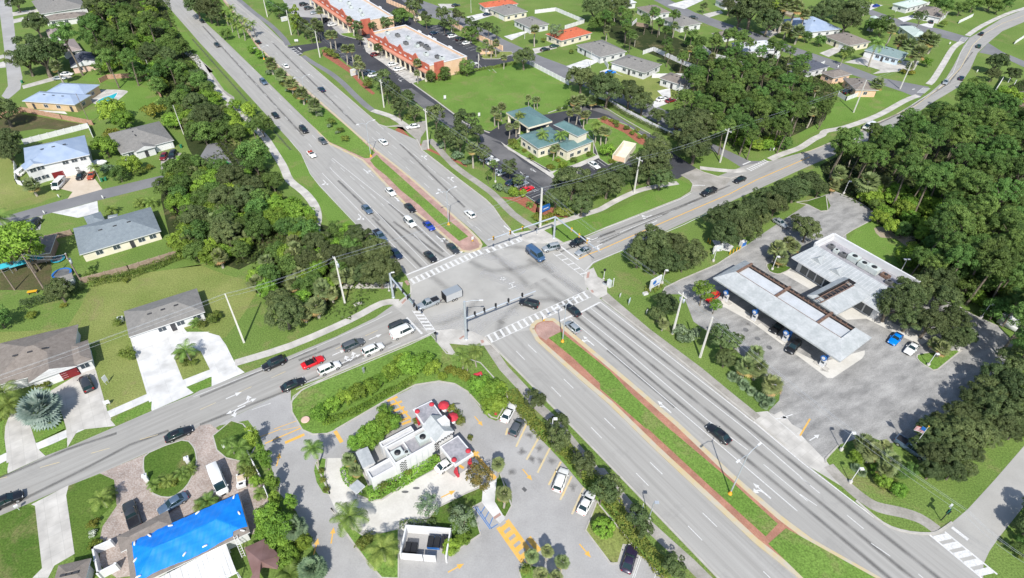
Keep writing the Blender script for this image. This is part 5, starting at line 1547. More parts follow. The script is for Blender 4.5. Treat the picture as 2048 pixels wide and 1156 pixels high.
# ---------------------------------------------------------------- fences, walls, small garden things
def fence(label, s, h, m_, name='fence', th=.12, cat='fence', gap=2.4):
    P_ = W(s)
    root = thing(name, label, cat, (P_[0].x, P_[0].y, 0))
    inv = Matrix.Translation((-P_[0].x, -P_[0].y, 0))
    mb = MB()
    mb.T = inv
    mb.strip(P_, th, 0, 0, h)
    part('panel', mb, BM[m_], root)
    po = MB()
    po.T = inv
    for a, b in zip(P_, P_[1:]):
        n = max(1, int((b - a).length / gap))
        for k in range(n + 1):
            p = a.lerp(b, k / n)
            po.cbox((p.x, p.y, (h + .12) / 2), (th + .1, th + .1, h + .12))
    part('post_row', po, BM[m_], root)
fence('white vinyl fence along the empty lot and street', 'c0 1000,500 1300,655', 1.8, 'trim')
fence('white vinyl fence behind the curved office drive', 'c0 1460,720 d0 60,790 200,870 400,975 560,1050 655,1090', 1.5, 'trim')
fence('white fence round the back garden at the top centre', 'c0 1040,105 1200,85 1420,178 1270,225', 1.8, 'trim')
fence('white fence round the long house garden', 'd0 330,420 410,392 640,500 800,560 640,600 400,600', 1.8, 'trim')
fence('white fence at the left end of the long white house', 'd0 30,480 60,530', 1.8, 'trim')
fence('white fence running through the pine wood', 'd0 790,380 860,440 1050,490 1110,530', 1.8, 'trim')
fence('white fence behind the white-roofed hidden house', 'd0 1230,430 1310,470 1380,450', 1.8, 'trim')
fence('small white fence below the brown-roofed house behind pines', 'd0 190,165 240,205 280,170', 1.8, 'trim')
fence('white fence in front of the peach house', 'e0 290,740 350,778 545,705', 1.7, 'trim')
fence('white fence beside the dark-roofed house', 'e0 70,550 180,500', 1.7, 'trim')
fence('short white fence on the top right corner lawn', 'e0 1220,180 1325,130', 1.5, 'trim')
fence('white fence round the right edge garden', 'e0 1490,725 1555,620 1650,650', 1.8, 'trim')
fence('white garden wall of the top right house', 'e0 1650,340 1726,290 1800,320', 1.5, 'trim')
fence('white fence behind the top right white house', 'e0 800,72 990,38', 1.7, 'trim')
fence('pink boundary wall behind the shops', 'c0 -100,20 90,100 160,160', 2., 'w_peach', 'boundary_wall', .3, 'wall')
fence('long peach boundary wall between shops and back street', 'c0 380,180 490,245 600,300 700,345 790,390', 2.1, 'w_peach', 'boundary_wall', .3, 'wall')
fence('brown wooden fence round the swimming pool garden, nearest side', 'a0 0,910 180,860 480,920 720,965', 1.8, 'wood_fence')
fence('brown wooden fence round the pool garden, far side', 'a0 775,640 830,610 1130,590 1250,765', 1.8, 'wood_fence')
fence('grey wooden fence above the dark clipped hedge', 'a1 640,1105 1000,1010 1400,885', 1.7, 'wood')
fence('short grey wooden fence left of the blue-grey house', 'a1 370,775 560,730', 1.6, 'wood')
fence('white garden wall beside the two-storey house', 'a1 125,200 135,340 185,355 225,335', 1.6, 'trim')
fence('white fence of the pool cage behind the two-storey house', 'a0 190,1112 690,985 720,1060', 1.8, 'trim')
fence('white court wall left of the blue-covered house', 't 70,715 240,640', 1.8, 'trim', 'court_wall', .25, 'wall')
fence('white court side wall left of the blue-covered house', 't 70,715 125,960', 1.8, 'trim', 'court_wall', .25, 'wall')
fence('white court lower wall left of the blue-covered house', 't 130,950 290,870', 1.8, 'trim', 'court_wall', .25, 'wall')
fence('white fence between paved court and columnar trees', 'b3 380,215 470,390', 1.5, 'trim')
fence('white fence between yard and the lower columnar trees', 'b3 510,490 560,620', 1.6, 'trim')
fence('brown slatted gate piece at the garden drive in the wood', 'd0 280,200 370,215', 1.8, 'wood')
fence('low rail fence at the top of the bare strip', 'd0 1400,110 1540,160', 1., 'wood')
# swimming pool
pl = thing('swimming_pool', 'small kidney-shaped swimming pool with pale deck beside the blue-roofed house', 'pool', (0, 0, 0))
part('deck', MB().flat(smooth(W('a0 690,770 750,700 860,690 980,700 960,730 880,790 790,815 730,800'), 3), .03), MT['conc'], pl)
part('water', MB().flat(smooth(W('a0 745,785 800,750 850,735 905,715 890,750 850,785 790,800'), 4), .045), MT['water'], pl)
part('rim', MB().strip((lambda q: q + [q[0]])(smooth(W('a0 745,785 800,750 850,735 905,715 890,750 850,785 790,800'), 4)), .35, 0, 0, .09), MT['conc_white'], pl)
# ================================================================= vegetation
import numpy as np
LM = {
 'oak': leafmat('oak_leaves', (0.055, 0.093, 0.031), (0.139, 0.191, 0.068), .45, .3),
 'pine': leafmat('pine_needles', (0.059, 0.130, 0.029), (0.148, 0.259, 0.059), .4, .3),
 'lush': leafmat('lush_leaves', (0.085, 0.186, 0.022), (0.265, 0.444, 0.059), .5, .3),
 'yel': leafmat('yellow_green_leaves', (.11, .15, .02), (.28, .31, .05), .8, .2),
 'sabal': leafmat('fan_palm_leaves', (0.102, 0.142, 0.049), (0.255, 0.321, 0.131), .9, .18),
 'feather': leafmat('feather_palm_leaves', (0.088, 0.162, 0.029), (0.242, 0.358, 0.078), .8, .18),
 'silver': leafmat('silver_palm_leaves', (.15, .22, .19), (.37, .45, .41), .9, .08),
 'grey': leafmat('grey_green_leaves', (.1, .17, .08), (.24, .33, .19), .9, .15),
 'hedge': leafmat('hedge_leaves', (0.075, 0.130, 0.021), (0.216, 0.266, 0.052), .9, .3),
 'flower': leafmat('flowering_leaves', (.07, .1, .035), (.3, .24, .06), 1.1, .05),
 'white': leafmat('white_blossom', (.25, .33, .15), (.85, .85, .8), 1.6, .05),
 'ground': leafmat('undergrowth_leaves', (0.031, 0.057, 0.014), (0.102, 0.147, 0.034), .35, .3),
}
BARK = mat('bark', (.11, .085, .06), (.21, .18, .14), sc=3, rough=.95)
BARKP = mat('pale_palm_bark', (.3, .27, .22), (.42, .38, .32), sc=3, rough=.9)
DEAD = leafmat('dry_palm_leaves', (.3, .2, .07), (.5, .4, .14), .8, .1)
rng = np.random.default_rng(7)
def leafmesh(P, Nn, size, seed=0, asp=.62):
    """many small leaf-clump faces at points P facing roughly Nn"""
    n = len(P)
    r = np.random.default_rng(seed)
    Nn = Nn + r.normal(size=(n, 3)) * .55
    Nn /= np.linalg.norm(Nn, axis=1)[:, None] + 1e-9
    t = r.normal(size=(n, 3))
    t -= Nn * (t * Nn).sum(1)[:, None]
    t /= np.linalg.norm(t, axis=1)[:, None] + 1e-9
    b = np.cross(Nn, t)
    sz = size * r.uniform(.6, 1.35, n)[:, None]
    bend = Nn * sz * r.uniform(-.25, .25, n)[:, None]
    V = np.empty((n, 4, 3))
    V[:, 0] = P - t * sz
    V[:, 1] = P - b * sz * asp + bend
    V[:, 2] = P + t * sz
    V[:, 3] = P + b * sz * asp + bend
    return V.reshape(-1, 3)
def quads(name, V, mt, mi=None):
    n = len(V) // 4
    me = bpy.data.meshes.new(name)
    me.vertices.add(len(V))
    me.vertices.foreach_set('co', V.astype(np.float32).ravel())
    me.loops.add(n * 4)
    me.loops.foreach_set('vertex_index', np.arange(n * 4, dtype=np.int32))
    me.polygons.add(n)
    me.polygons.foreach_set('loop_start', np.arange(0, n * 4, 4, dtype=np.int32))
    if mi is not None: me.polygons.foreach_set('material_index', mi.astype(np.int32))
    for q in (mt if isinstance(mt, (list, tuple)) else [mt]): me.materials.append(q)
    me.update()
    me.validate()
    return me
def clumped(seed, r, hh, zc, nc, nl, size, cr=.3, low=-.45, inner=.25, squash=1.):
    """crown of nc rounded leaf clumps spread over an uneven ellipsoid"""
    g = np.random.default_rng(seed)
    P, Nn = [], []
    lob = g.uniform(.75, 1.12, 6)
    for i in range(nc):
        while True:
            d = g.normal(size=3)
            d /= np.linalg.norm(d)
            if d[2] > low: break
        k = 1 - cr * .8 if g.random() > inner else g.uniform(.15, .6)
        az = np.arctan2(d[1], d[0])
        k *= lob[int((az + np.pi) / (2 * np.pi) * 5.999)] * g.uniform(.88, 1.05)
        c = np.array([d[0] * r * k, d[1] * r * k, zc + d[2] * hh * k])
        R_ = cr * r * g.uniform(.7, 1.25)
        m = int(nl / nc * g.uniform(.7, 1.3))
        q = g.normal(size=(m, 3))
        q /= np.linalg.norm(q, axis=1)[:, None]
        q[:, 2] = np.where(q[:, 2] < -.3, -q[:, 2], q[:, 2])
        rad_ = g.uniform(.55, 1.05, m)[:, None] ** .6
        P.append(c + q * R_ * rad_ * np.array([1, 1, squash * hh / r if squash != 1 else .85]))
        Nn.append(q + d * .35)
    return leafmesh(np.concatenate(P), np.concatenate(Nn), size, seed)
def limbs(r, h0, zc, hh, tr, seed, n=5, mt=BARK, lean=.1):
    g = random.Random(seed)
    b = MB()
    lx, ly = g.uniform(-lean, lean) * h0, g.uniform(-lean, lean) * h0
    b.tube([(0, 0, -.1), (lx * .4, ly * .4, h0 * .5), (lx, ly, h0)], [tr * 1.25, tr * .9, tr * .75], 7)
    for i in range(n):
        a = 2 * pi * (i + g.random() * .6) / n
        k = g.uniform(.45, .8)
        b.tube([(lx, ly, h0 * .93), (lx + cos(a) * r * k * .45, ly + sin(a) * r * k * .45, (h0 + zc) / 2 + .1 * hh), (lx * .3 + cos(a) * r * k, ly * .3 + sin(a) * r * k, zc + hh * g.uniform(0, .45))],
               [tr * .6, tr * .38, tr * .1], 5, cap=False)
    return b.mesh('trunk', mt)
def fanpalm(seed, r, h, n=34, mts=None, tr=.2, droop=.5, seg=9):
    g = random.Random(seed)
    V, mi = [], []
    for i in range(n):
        el = rad(80) - rad(125) * ((i + .5) / n) ** .85 + g.uniform(-.12, .12)
        az = i * 2.39996 + g.uniform(-.25, .25)
        L = r * g.uniform(.8, 1.05)
        d = Vector((cos(az) * cos(el), sin(az) * cos(el), sin(el)))
        side = Vector((-sin(az), cos(az), 0))
        up = d.cross(side) * -1
        base = Vector((0, 0, h))
        c = base + d * L * .42
        dead = 1 if (el < rad(-28) and g.random() < .6) else 0
        # stalk
        w = .025 * r
        V += [base - side * w, base + side * w, c + side * w, c - side * w]
        mi.append(dead)
        for k in range(seg):
            t = -1.25 + 2.5 * k / (seg - 1)
            e = d * cos(t) + side * sin(t)
            f = e * L * .6 * (1 - .12 * abs(t)) - Vector((0, 0, 1)) * L * .16 * droop * (1 + abs(t))
            ww = (d * -sin(t) + side * cos(t)) * L * .085
            mid = c + f * .55 + up * (L * .03 if k % 2 else -.01)
            V += [c, mid - ww, c + f, mid + ww]
            mi.append(dead)
    return quads('crown', np.array([tuple(q) for q in V]), mts or [LM['sabal'], DEAD], np.array(mi))
def featherpalm(seed, r, h, n=15, mt=None, nl=15):
    g = random.Random(seed)
    V, mi = [], []
    for i in range(n):
        el = rad(72) - rad(85) * (i / n) + g.uniform(-.1, .1)
        az = i * 2.39996 + g.uniform(-.2, .2)
        dh = Vector((cos(az), sin(az), 0))
        side = Vector((-sin(az), cos(az), 0))
        pts = []
        p = Vector((0, 0, h))
        L = r * 1.25 * g.uniform(.85, 1.05)
        e = el
        for k in range(nl + 1):
            pts.append(p.copy())
            p = p + (dh * cos(e) + Vector((0, 0, 1)) * sin(e)) * (L / nl)
            e -= rad(115) / nl * (.5 + k / nl)
        for k in range(nl):
            a, b = pts[k], pts[k + 1]
            w = .02 * r
            V += [a - side * w, a + side * w, b + side * w, b - side * w]
            mi.append(0)
            if k < 1: continue
            ll = L * .24 * sin(pi * min(1, (k + 2.5) / (nl + 3))) + .05
            fw = (b - a).normalized()
            for s_ in (-1, 1):
                for q in (0, .5):
                    o_ = a.lerp(b, q)
                    tip = o_ + side * s_ * ll + fw * ll * .5 - Vector((0, 0, 1)) * ll * g.uniform(.25, .6)
                    wv = fw * L * .014
                    V += [o_ - wv, o_ + wv, tip + wv * .4, tip - wv * .4]
                    mi.append(0)
    return quads('crown', np.array([tuple(q) for q in V]), [mt or LM['feather']], np.array(mi))
def palmtrunk(h, tr, green=False, mt=None, seed=0):
    g = random.Random(seed)
    b = MB()
    n = 6
    lx, ly = g.uniform(-.05, .05) * h, g.uniform(-.05, .05) * h
    b.tube([(lx * sin(pi * k / n) , ly * sin(pi * k / n), -.1 + (h + .1) * k / n) for k in range(n + 1)], [tr * (1.25 - .45 * k / n + (.12 if k % 2 else 0)) for k in range(n + 1)], 8)
    return b.mesh('trunk', mt or BARKP)
PK = {}
def proto(kind, r, zc, crowns, trunks, word):
    PK[kind] = dict(r=r, zc=zc, c=crowns, t=trunks, w=word)
proto('oak', 5, 5.3, [quads('crown', clumped(10 + i, 5, 3.9, 5.3, 110, 13000, .17, .17, -.35), LM['oak']) for i in range(5)], [limbs(5, 2.4, 5.3, 3.9, .38, i, 6) for i in range(3)], 'oak_tree')
proto('yoak', 2.4, 4.3, [quads('crown', clumped(30 + i, 2.4, 2.1, 4.3, 34, 2600, .16, .25, -.7), LM['oak']) for i in range(3)], [limbs(2.4, 2.2, 4.3, 2.1, .12, i, 5) for i in range(3)], 'oak_tree')
proto('pine', 3.1, 9, [quads('crown', clumped(50 + i, 3.1, 3.0, 9, 62, 8500, .12, .21, -.5, .35), LM['pine']) for i in range(6)], [limbs(3.1, 7.4, 9, 3, .2, i, 6) for i in range(3)], 'pine_tree')
proto('bush', 3, 2.5, [quads('crown', clumped(70 + i, 3, 2.6, 2.5, 60, 5200, .16, .24, -.5), LM['lush']) for i in range(4)], [limbs(3, .8, 2.4, 2, .16, i, 5) for i in range(2)], 'tall_bush')
proto('dark', 3, 3.2, [quads('crown', clumped(90 + i, 3, 2.9, 3.2, 60, 5200, .15, .24, -.6), LM['pine']) for i in range(3)], [limbs(3, 1., 3, 2, .16, i, 5) for i in range(2)], 'leafy_tree')
proto('shrub', 1, .65, [quads('crown', clumped(110 + i, 1, .75, .65, 22, 900, .09, .32, -.3), LM['hedge']) for i in range(3)], [], 'shrub')
proto('yshrub', 1, .55, [quads('crown', clumped(120 + i, 1, .6, .5, 22, 900, .09, .32, -.3), LM['yel']) for i in range(2)], [], 'shrub')
proto('gshrub', 1, .6, [quads('crown', clumped(125 + i, 1, .65, .6, 20, 800, .1, .32, -.3), LM['grey']) for i in range(2)], [], 'shrub')
proto('wshrub', 1, .6, [quads('crown', clumped(127, 1, .65, .6, 20, 800, .1, .32, -.3), LM['white'])], [], 'flowering_shrub')
proto('ball', 1.9, 1.2, [quads('crown', clumped(130, 1.9, 1.15, 1.05, 70, 6500, .1, .16, -.2, 0), LM['lush'])], [], 'clipped_shrub')
proto('column', 1, 2.6, [quads('crown', clumped(140 + i, 1, 2.7, 2.7, 40, 2600, .1, .35, -.9), LM['lush']) for i in range(2)], [limbs(.5, .6, 2, 1, .1, 3, 3)], 'columnar_tree')
proto('sabal', 1.75, 5.6, [fanpalm(i, 2.0, 5.6) for i in range(4)], [palmtrunk(5.7, .2, seed=i) for i in range(3)], 'fan_palm')
proto('lowsabal', 1.75, 3., [fanpalm(10 + i, 2.0, 2.9) for i in range(3)], [palmtrunk(3., .2, seed=i) for i in range(2)], 'fan_palm')
proto('silver', 3.2, 3., [fanpalm(20, 3.6, 2.8, 38, [LM['silver'], LM['silver']], .3, .2, 11)], [palmtrunk(2.8, .3, seed=1)], 'silver_palm')
proto('spiky', 2.6, 3.6, [fanpalm(25 + i, 2.9, 3.4, 60, [LM['grey'], LM['grey']], .2, .9, 11) for i in range(2)], [palmtrunk(3.4, .25, seed=2)], 'fan_palm')
proto('royal', 2.6, 7.6, [featherpalm(i, 2.9, 7.6) for i in range(4)], [palmtrunk(7.7, .2, seed=i) for i in range(3)], 'feather_palm')
proto('coco', 3.4, 5.4, [featherpalm(10 + i, 3.9, 5.2, 12) for i in range(3)], [palmtrunk(5.3, .22, seed=5 + i) for i in range(2)], 'feather_palm')
proto('lowpalm', 1.6, 1.6, [featherpalm(20 + i, 1.9, 1.3, 16) for i in range(3)], [palmtrunk(1.3, .12, seed=8)], 'small_palm')
proto('palmetto', 1.1, .7, [fanpalm(30 + i, 1.25, .45, 26, [LM['grey'], LM['grey']], .1, .3, 7) for i in range(3)], [], 'saw_palmetto')
proto('flower', 3, 4.2, [quads('crown', clumped(150, 3, 2.2, 4.2, 45, 2600, .16, .22, -.6), LM['flower'])], [limbs(3, 1.8, 4.2, 2, .14, 4, 7)], 'flowering_tree')
proto('sparse', 3, 4.6, [quads('crown', clumped(155 + i, 3, 2.4, 4.6, 40, 2200, .15, .22, -.7), LM['grey'] if i == 0 else LM['oak']) for i in range(2)], [limbs(3, 1.8, 4.6, 2.2, .14, 5 + i, 8) for i in range(2)], 'young_tree')
proto('bright', 3.4, 5.6, [quads('crown', clumped(160, 3.4, 2.6, 5.6, 40, 3000, .18, .25, -.7), LM['lush'])], [limbs(3.4, 2.2, 5.6, 2.4, .2, 9, 8)], 'leafy_tree')
CATS = dict(tall_bush='bush', pine_tree='pine', oak_tree='oak', fan_palm='palm', feather_palm='palm', small_palm='palm', silver_palm='palm', saw_palmetto='palmetto', shrub='shrub', clipped_shrub='shrub', flowering_shrub='shrub')
NK = 0
def plant(kind, c, rw, label, group=None, zc=None):
    """one tree: crown centre at pixel c, crown radius rw metres"""
    global NK
    NK += 1
    k = PK[kind]
    sc = rw / k['r']
    g = G(c[0], c[1], k['zc'] * (sc if zc is None else 1))
    fz = 1. if zc is None else None
    root = thing(k['w'], label, CATS.get(k['w'], 'tree'), (g.x, g.y, 0), (NK * 2.4) % 6.28, group)
    root.scale = (sc, sc, sc * (1 if zc is None else 1 / sc))
    o = link('crown' if k['w'] not in ('shrub', 'clipped_shrub', 'flowering_shrub', 'saw_palmetto') else 'foliage', k['c'][NK % len(k['c'])], root)
    if k['t']: link('trunk', k['t'][NK % len(k['t'])], root)
    return root
ORD = 'first second third fourth fifth sixth seventh eighth ninth tenth eleventh twelfth thirteenth fourteenth fifteenth sixteenth seventeenth eighteenth nineteenth twentieth'.split()
DESC = dict(oak='broad dark oak', yoak='small round oak', pine='tall pine', bush='tall leafy green bush', dark='dark leafy tree', shrub='rounded green shrub', yshrub='yellow-green shrub', gshrub='grey-green shrub',
            wshrub='white flowering shrub', ball='large clipped round bush', column='narrow columnar tree', sabal='fan palm', lowsabal='short fan palm', silver='silver-blue fan palm', spiky='spiky grey fan palm',
            royal='slender feather palm', coco='wide feather palm', lowpalm='low arching palm', palmetto='saw palmetto clump', flower='thin orange flowering tree', sparse='sparse young tree', bright='bright airy tree')
GROW = dict(oak=1.2, yoak=1.22, bush=1.2, sabal=1.12, lowsabal=1.12, shrub=1.12, dark=1.15, yshrub=1.05)
def zone(where, s):
    """trees of one place: 'kind tile x,y,r x,y,r ...' with r in tile pixels"""
    items = []
    t = TI['p']
    kind = None
    for k in s.split():
        if ',' in k:
            x, y, r = (float(q) for q in k.split(','))
            items.append((kind, t[0] + x / t[2], t[1] + y / t[2], r / t[2]))
        elif k in TI: t = TI[k]
        else: kind = k
    byk = {}
    for it in items: byk.setdefault(it[0], []).append(it)
    for kind, L in byk.items():
        L.sort(key=lambda q: q[1])
        for i, (kd, x, y, r) in enumerate(L):
            g = G(x, y, PK[kd]['zc'])
            dep = (g - Vector((0, 0, CH))).dot(CF)
            rw = r * dep / FPX * GROW.get(kd, 1.)
            lab = DESC[kd] + ' ' + where
            if len(L) > 1:
                lab = ('leftmost ' if i == 0 else 'rightmost ' if i == len(L) - 1 else ORD[min(i, 19)] + ' ') + lab
                if 0 < i < len(L) - 1: lab += ', from the left' if len(lab.split()) < 14 else ''
            plant(kd, (x, y), rw, lab, DESC[kd] + 's ' + where if len(L) > 1 else None)
def inside(p, poly):
    c = False
    j = len(poly) - 1
    for i in range(len(poly)):
        if (poly[i][1] > p[1]) != (poly[j][1] > p[1]) and p[0] < (poly[j][0] - poly[i][0]) * (p[1] - poly[i][1]) / (poly[j][1] - poly[i][1]) + poly[i][0]: c = not c
        j = i
    return c
NOGO = [[(p.x, p.y) for p in W(s_)] for s_ in (
    'p 1130,485 1220,450 1400,370 1434,348 1493,325 1620,290 1700,262 1792,220 1859,180 1908,125 1963,57 2048,14 2100,60 2005,70 1955,115 1917,182 1862,215 1800,257 1766,276 1600,346 1184,535',
    'd2 475,110 620,0 d1 900,960 1618,480 e1 60,475 200,410 270,395 400,450 510,505 590,575 565,625 365,735 370,790 740,1010 920,1156 e2 1190,160 1330,250 1530,340 1500,800 e3 700,120 200,250 d2 1300,1010',
    'p 240,-140 500,194 620,360 813,552 925,506 680,290 366,-10', 'b2 1530,150 1400,160 1150,290 700,485 500,560 600,640 1618,260',
    'b0 0,470 60,540 160,680 250,770 350,880 560,1140 b1 640,180 690,290 800,380 900,500 940,600 925,660 870,690 860,600 600,240 500,40')]
def forest(s, mix, space, where, seed, n=4000, cap=200):
    poly = Q(s)
    g = random.Random(seed)
    xs, ys = [p[0] for p in poly], [p[1] for p in poly]
    placed = []
    tot = sum(m_[1] for m_ in mix)
    for i in range(n):
        if len(placed) >= cap: break
        x, y = g.uniform(min(xs), max(xs)), g.uniform(min(ys), max(ys))
        if not inside((x, y), poly): continue
        q = g.uniform(0, tot)
        for kd, wt, rw in mix:
            q -= wt
            if q <= 0: break
        rw = rw * g.uniform(.8, 1.25)
        wp = G(x, y, PK[kd]['zc'] * rw / PK[kd]['r'])
        if any(inside((wp.x, wp.y), q_) for q_ in NOGO): continue
        if any((wp.x - a) ** 2 + (wp.y - b) ** 2 < ((rw + c) * space) ** 2 for a, b, c in placed): continue
        placed.append((wp.x, wp.y, rw))
        plant(kd, (x, y), rw, DESC[kd] + ' among the others ' + where, DESC[kd] + 's ' + where)
def undergrowth(s, z, dens, size, seed, mt='ground'):
    poly = W(s)
    xs, ys = [p[0] for p in poly], [p[1] for p in poly]
    P2 = [(p.x, p.y) for p in poly]
    ar = (max(xs) - min(xs)) * (max(ys) - min(ys))
    r = np.random.default_rng(seed)
    pts = np.stack([r.uniform(min(xs), max(xs), int(ar * dens)), r.uniform(min(ys), max(ys), int(ar * dens))], 1)
    keep = np.array([inside(p, P2) for p in pts])
    pts = pts[keep]
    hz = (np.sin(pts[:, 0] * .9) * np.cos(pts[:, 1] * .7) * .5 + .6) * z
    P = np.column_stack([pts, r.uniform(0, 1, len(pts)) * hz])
    Nn = np.tile(np.array([0, 0, 1.]), (len(P), 1))
    o = link('undergrowth', quads('undergrowth', leafmesh(P, Nn, size, seed), LM[mt]))
    o['kind'] = 'stuff'
    tag(o, 'low dark undergrowth covering the ground beneath the trees', 'undergrowth')
def hedge(where, s, wd, h, mt='hedge', n=None, size=.16, cat='hedge'):
    pts = W(s)
    r = np.random.default_rng(int(pts[0].x * 100) % 1000 + 3)
    P, Nn = [], []
    for a, b in zip(pts, pts[1:]):
        L = (b - a).length
        m = int(L * (wd + 2 * h) * 30)
        d = (b - a) / L
        k = Vector((-d.y, d.x, 0))
        u = r.uniform(-.01, 1.01, m)
        v = r.uniform(-1, 1, m)
        f = r.random(m) < wd / (wd + 1.6 * h)
        top = np.where(f, 1., r.uniform(0, 1, m))
        vv = np.where(f, v, np.sign(v))
        wob = 1 + .15 * np.sin(u * L * 1.3) + r.normal(size=m) * .06
        x = a.x + d.x * L * u + k.x * vv * wd / 2 * wob
        y = a.y + d.y * L * u + k.y * vv * wd / 2 * wob
        z = top * h * (1 + .1 * np.sin(u * L * 1.9 + 1) + r.normal(size=m) * .05)
        P.append(np.column_stack([x, y, z]))
        Nn.append(np.column_stack([k.x * vv * (1 - f), k.y * vv * (1 - f), f * 1. + .15]))
    o = link('hedge', quads('hedge', leafmesh(np.concatenate(P), np.concatenate(Nn), size, 5), LM[mt]))
    tag(o, where, cat)
# ---------------------------------------------------------------- the wood right of the petrol station, left wood, middle wood
RW = 'p 1700,262 1790,235 1850,220 1900,210 1945,165 1985,170 2000,195 2050,215 2120,190 2200,300 2200,640 2100,700 2048,700 1990,640 1950,600 1905,585 1890,520 1860,470 1900,420 1880,370 1800,330 1720,320 1660,300 1640,310 1680,280'
forest(RW, [('pine', 8, 3.5), ('dark', 1.6, 3.2), ('sabal', .4, 1.7)], .45, 'in the wood right of the gas station', 1, n=9000, cap=210)
forest('e1 480,400 700,330 1000,360 1200,460 1230,620 1100,740 1060,860 900,740 700,680 600,600', [('bush', 3, 2.6), ('dark', .6, 2.4)], .5, 'in the thicket above the gas station lawn', 2, cap=34)
forest('e1 800,860 1000,780 1200,760 1500,800 1726,900 1800,1156 e2 1726,200 1550,300 1440,170 1250,120 1200,30 e1 1250,1156 1150,1000 850,960', [('bush', 2, 2.6), ('dark', 1.6, 2.6), ('pine', .8, 2.6)], .5, 'behind the gas station', 3, cap=50)
forest('d0 0,60 250,80 560,90 640,150 860,180 800,300 780,440 600,460 400,380 250,280 0,230', [('pine', 5, 2.8), ('dark', 1, 2.6), ('sabal', 1.2, 1.6)], .6, 'behind the white fenced gardens', 4, cap=34)
forest('d0 840,300 1000,250 1250,330 1400,300 1480,400 1618,450 e0 60,540 120,640 250,780 200,900 100,980 d0 1618,1060 1500,1080 1400,1130 1100,1060 900,980 760,860 620,790 700,700 640,570 800,540 850,480', [('pine', 8, 2.9), ('dark', 1.6, 2.8), ('sabal', 1., 1.6)], .46, 'in the wood above the cross road', 5, n=7000, cap=130)
forest('d0 1000,1030 1400,1080 1360,1120 1200,1120 1060,1090', [('bush', 2, 2.2)], .5, 'before the wood above the cross road', 55, cap=12)
LW = 'a0 720,-40 1180,-60 1240,40 1170,110 1330,220 1390,330 1440,420 1500,560 1618,640 b0 0,620 130,700 140,800 200,790 340,800 430,930 480,960 440,1050 b0 300,1020 100,1080 a0 1618,1156 1440,1000 1300,860 1180,620 1120,560 980,560 820,480 700,360 640,200 700,100'
forest(LW, [('oak', 1.2, 4.2), ('pine', .4, 3.2), ('dark', 3.5, 3.4), ('bush', 2.8, 2.9), ('lowsabal', .6, 1.8)], .46, 'in the tree belt left of the avenue', 6, n=8000, cap=150)
zone('beside the curving footpath', 'dark b1 410,110,110 430,190,70 560,320,80')
forest('a1 1250,220 1400,160 1530,160 b1 0,200 160,180 330,260 430,340 440,440 600,440 700,480 840,560 860,640 900,720 700,700 560,640 300,860 120,900 0,900 a1 1560,860 1400,880 1330,740 1420,620 1300,480 1250,380', [('oak', 1.3, 4.), ('dark', 2.6, 3.), ('bush', 3, 2.8), ('lowsabal', .7, 1.8)], .46, 'in the thicket beside the curving footpath', 7, n=7000, cap=95)
forest('b1 600,760 900,680 1140,700 1300,740 1440,900 1420,1000 1260,1060 b2 1040,0 1000,150 900,260 700,280 560,260 500,160 470,40 b1 420,1100 500,900', [('oak', 1.6, 4.), ('dark', 1.6, 2.6), ('bush', 1.8, 2.4), ('lowsabal', 1.4, 1.9)], .45, 'in the thicket beside the junction', 8, n=6000, cap=65)
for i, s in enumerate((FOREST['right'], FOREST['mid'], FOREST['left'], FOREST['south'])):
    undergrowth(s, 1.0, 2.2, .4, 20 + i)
# ---------------------------------------------------------------- top left gardens
zone('beside the far left street', 'oak a0 270,180,85 300,410,140 190,460,100 400,390,90 120,15,60 sabal 430,505,42 dark 755,520,46')
zone('between the far left houses', 'pine a0 500,270,100 700,190,85 oak 760,60,85 bush 830,510,48')
zone('at the left picture edge', 'oak a0 20,850,105 30,1090,110 a1 60,90,90')
zone('in the swimming pool garden', 'bush a0 860,860,95 950,930,80 1330,930,65 yshrub 1180,850,90 860,1030,60 lowpalm 1230,780,40')
zone('right of the teal-roofed house', 'bush a1 810,60,80 1010,190,75 gshrub 840,230,60 dark 915,260,60 yshrub 1150,210,35 shrub 1060,250,40 1100,240,35 royal 720,210,45')
zone('on the verge of the left side street', 'lowsabal a1 235,340,55 lowpalm 850,525,45 1070,470,45 1160,470,48 coco -10,600,90')
zone('shading the far left garden', 'bright a1 120,780,180 220,860,110 40,880,100')
zone('in the left back garden', 'oak a2 450,80,95 yshrub 240,270,42 490,195,30 dark -20,290,90 shrub a1 970,1080,28')
zone('around the hedged garden', 'lowpalm a1 700,985,30 680,1030,35 shrub 1330,800,45 1370,730,35 yshrub 1350,820,25 palmetto 1400,700,40')
zone('beside the left white-walled house', 'shrub a2 910,330,40 960,560,50 1000,590,45 lowpalm 1500,320,42 shrub 1560,340,40 b2 90,300,50 130,280,45')
zone('on the island of the white drive', 'coco a2 1430,540,80 lowpalm 1380,560,50 shrub 1420,640,35 1490,640,35')
zone('in front of the lower left house', 'silver a2 300,990,155 shrub 300,810,45 360,800,40 370,1100,45 290,1110,40 coco 20,860,110 60,960,80 lowpalm 30,1000,60')
zone('in the lower left garden', 'coco a3 770,540,85 lowpalm 840,500,50 yshrub 715,735,50 735,900,52 wshrub 715,810,38')
zone('on the paved court island', 'lowpalm a3 1180,430,45 1290,400,50 1400,340,52 1460,310,45 shrub 1240,450,30 1340,430,35 yshrub 1350,400,30')
zone('beside the blue tarpaulin roof', 'lowpalm b3 50,560,75 10,590,60 90,600,50 royal 220,110,55 coco 300,150,85 lowpalm 350,240,60 340,310,50 shrub 400,350,60 bush 430,410,50 lowpalm 460,500,48')
zone('in the row between court and restaurant', 'column b3 400,70,55 490,230,62 565,410,55 570,560,50 700,570,48')
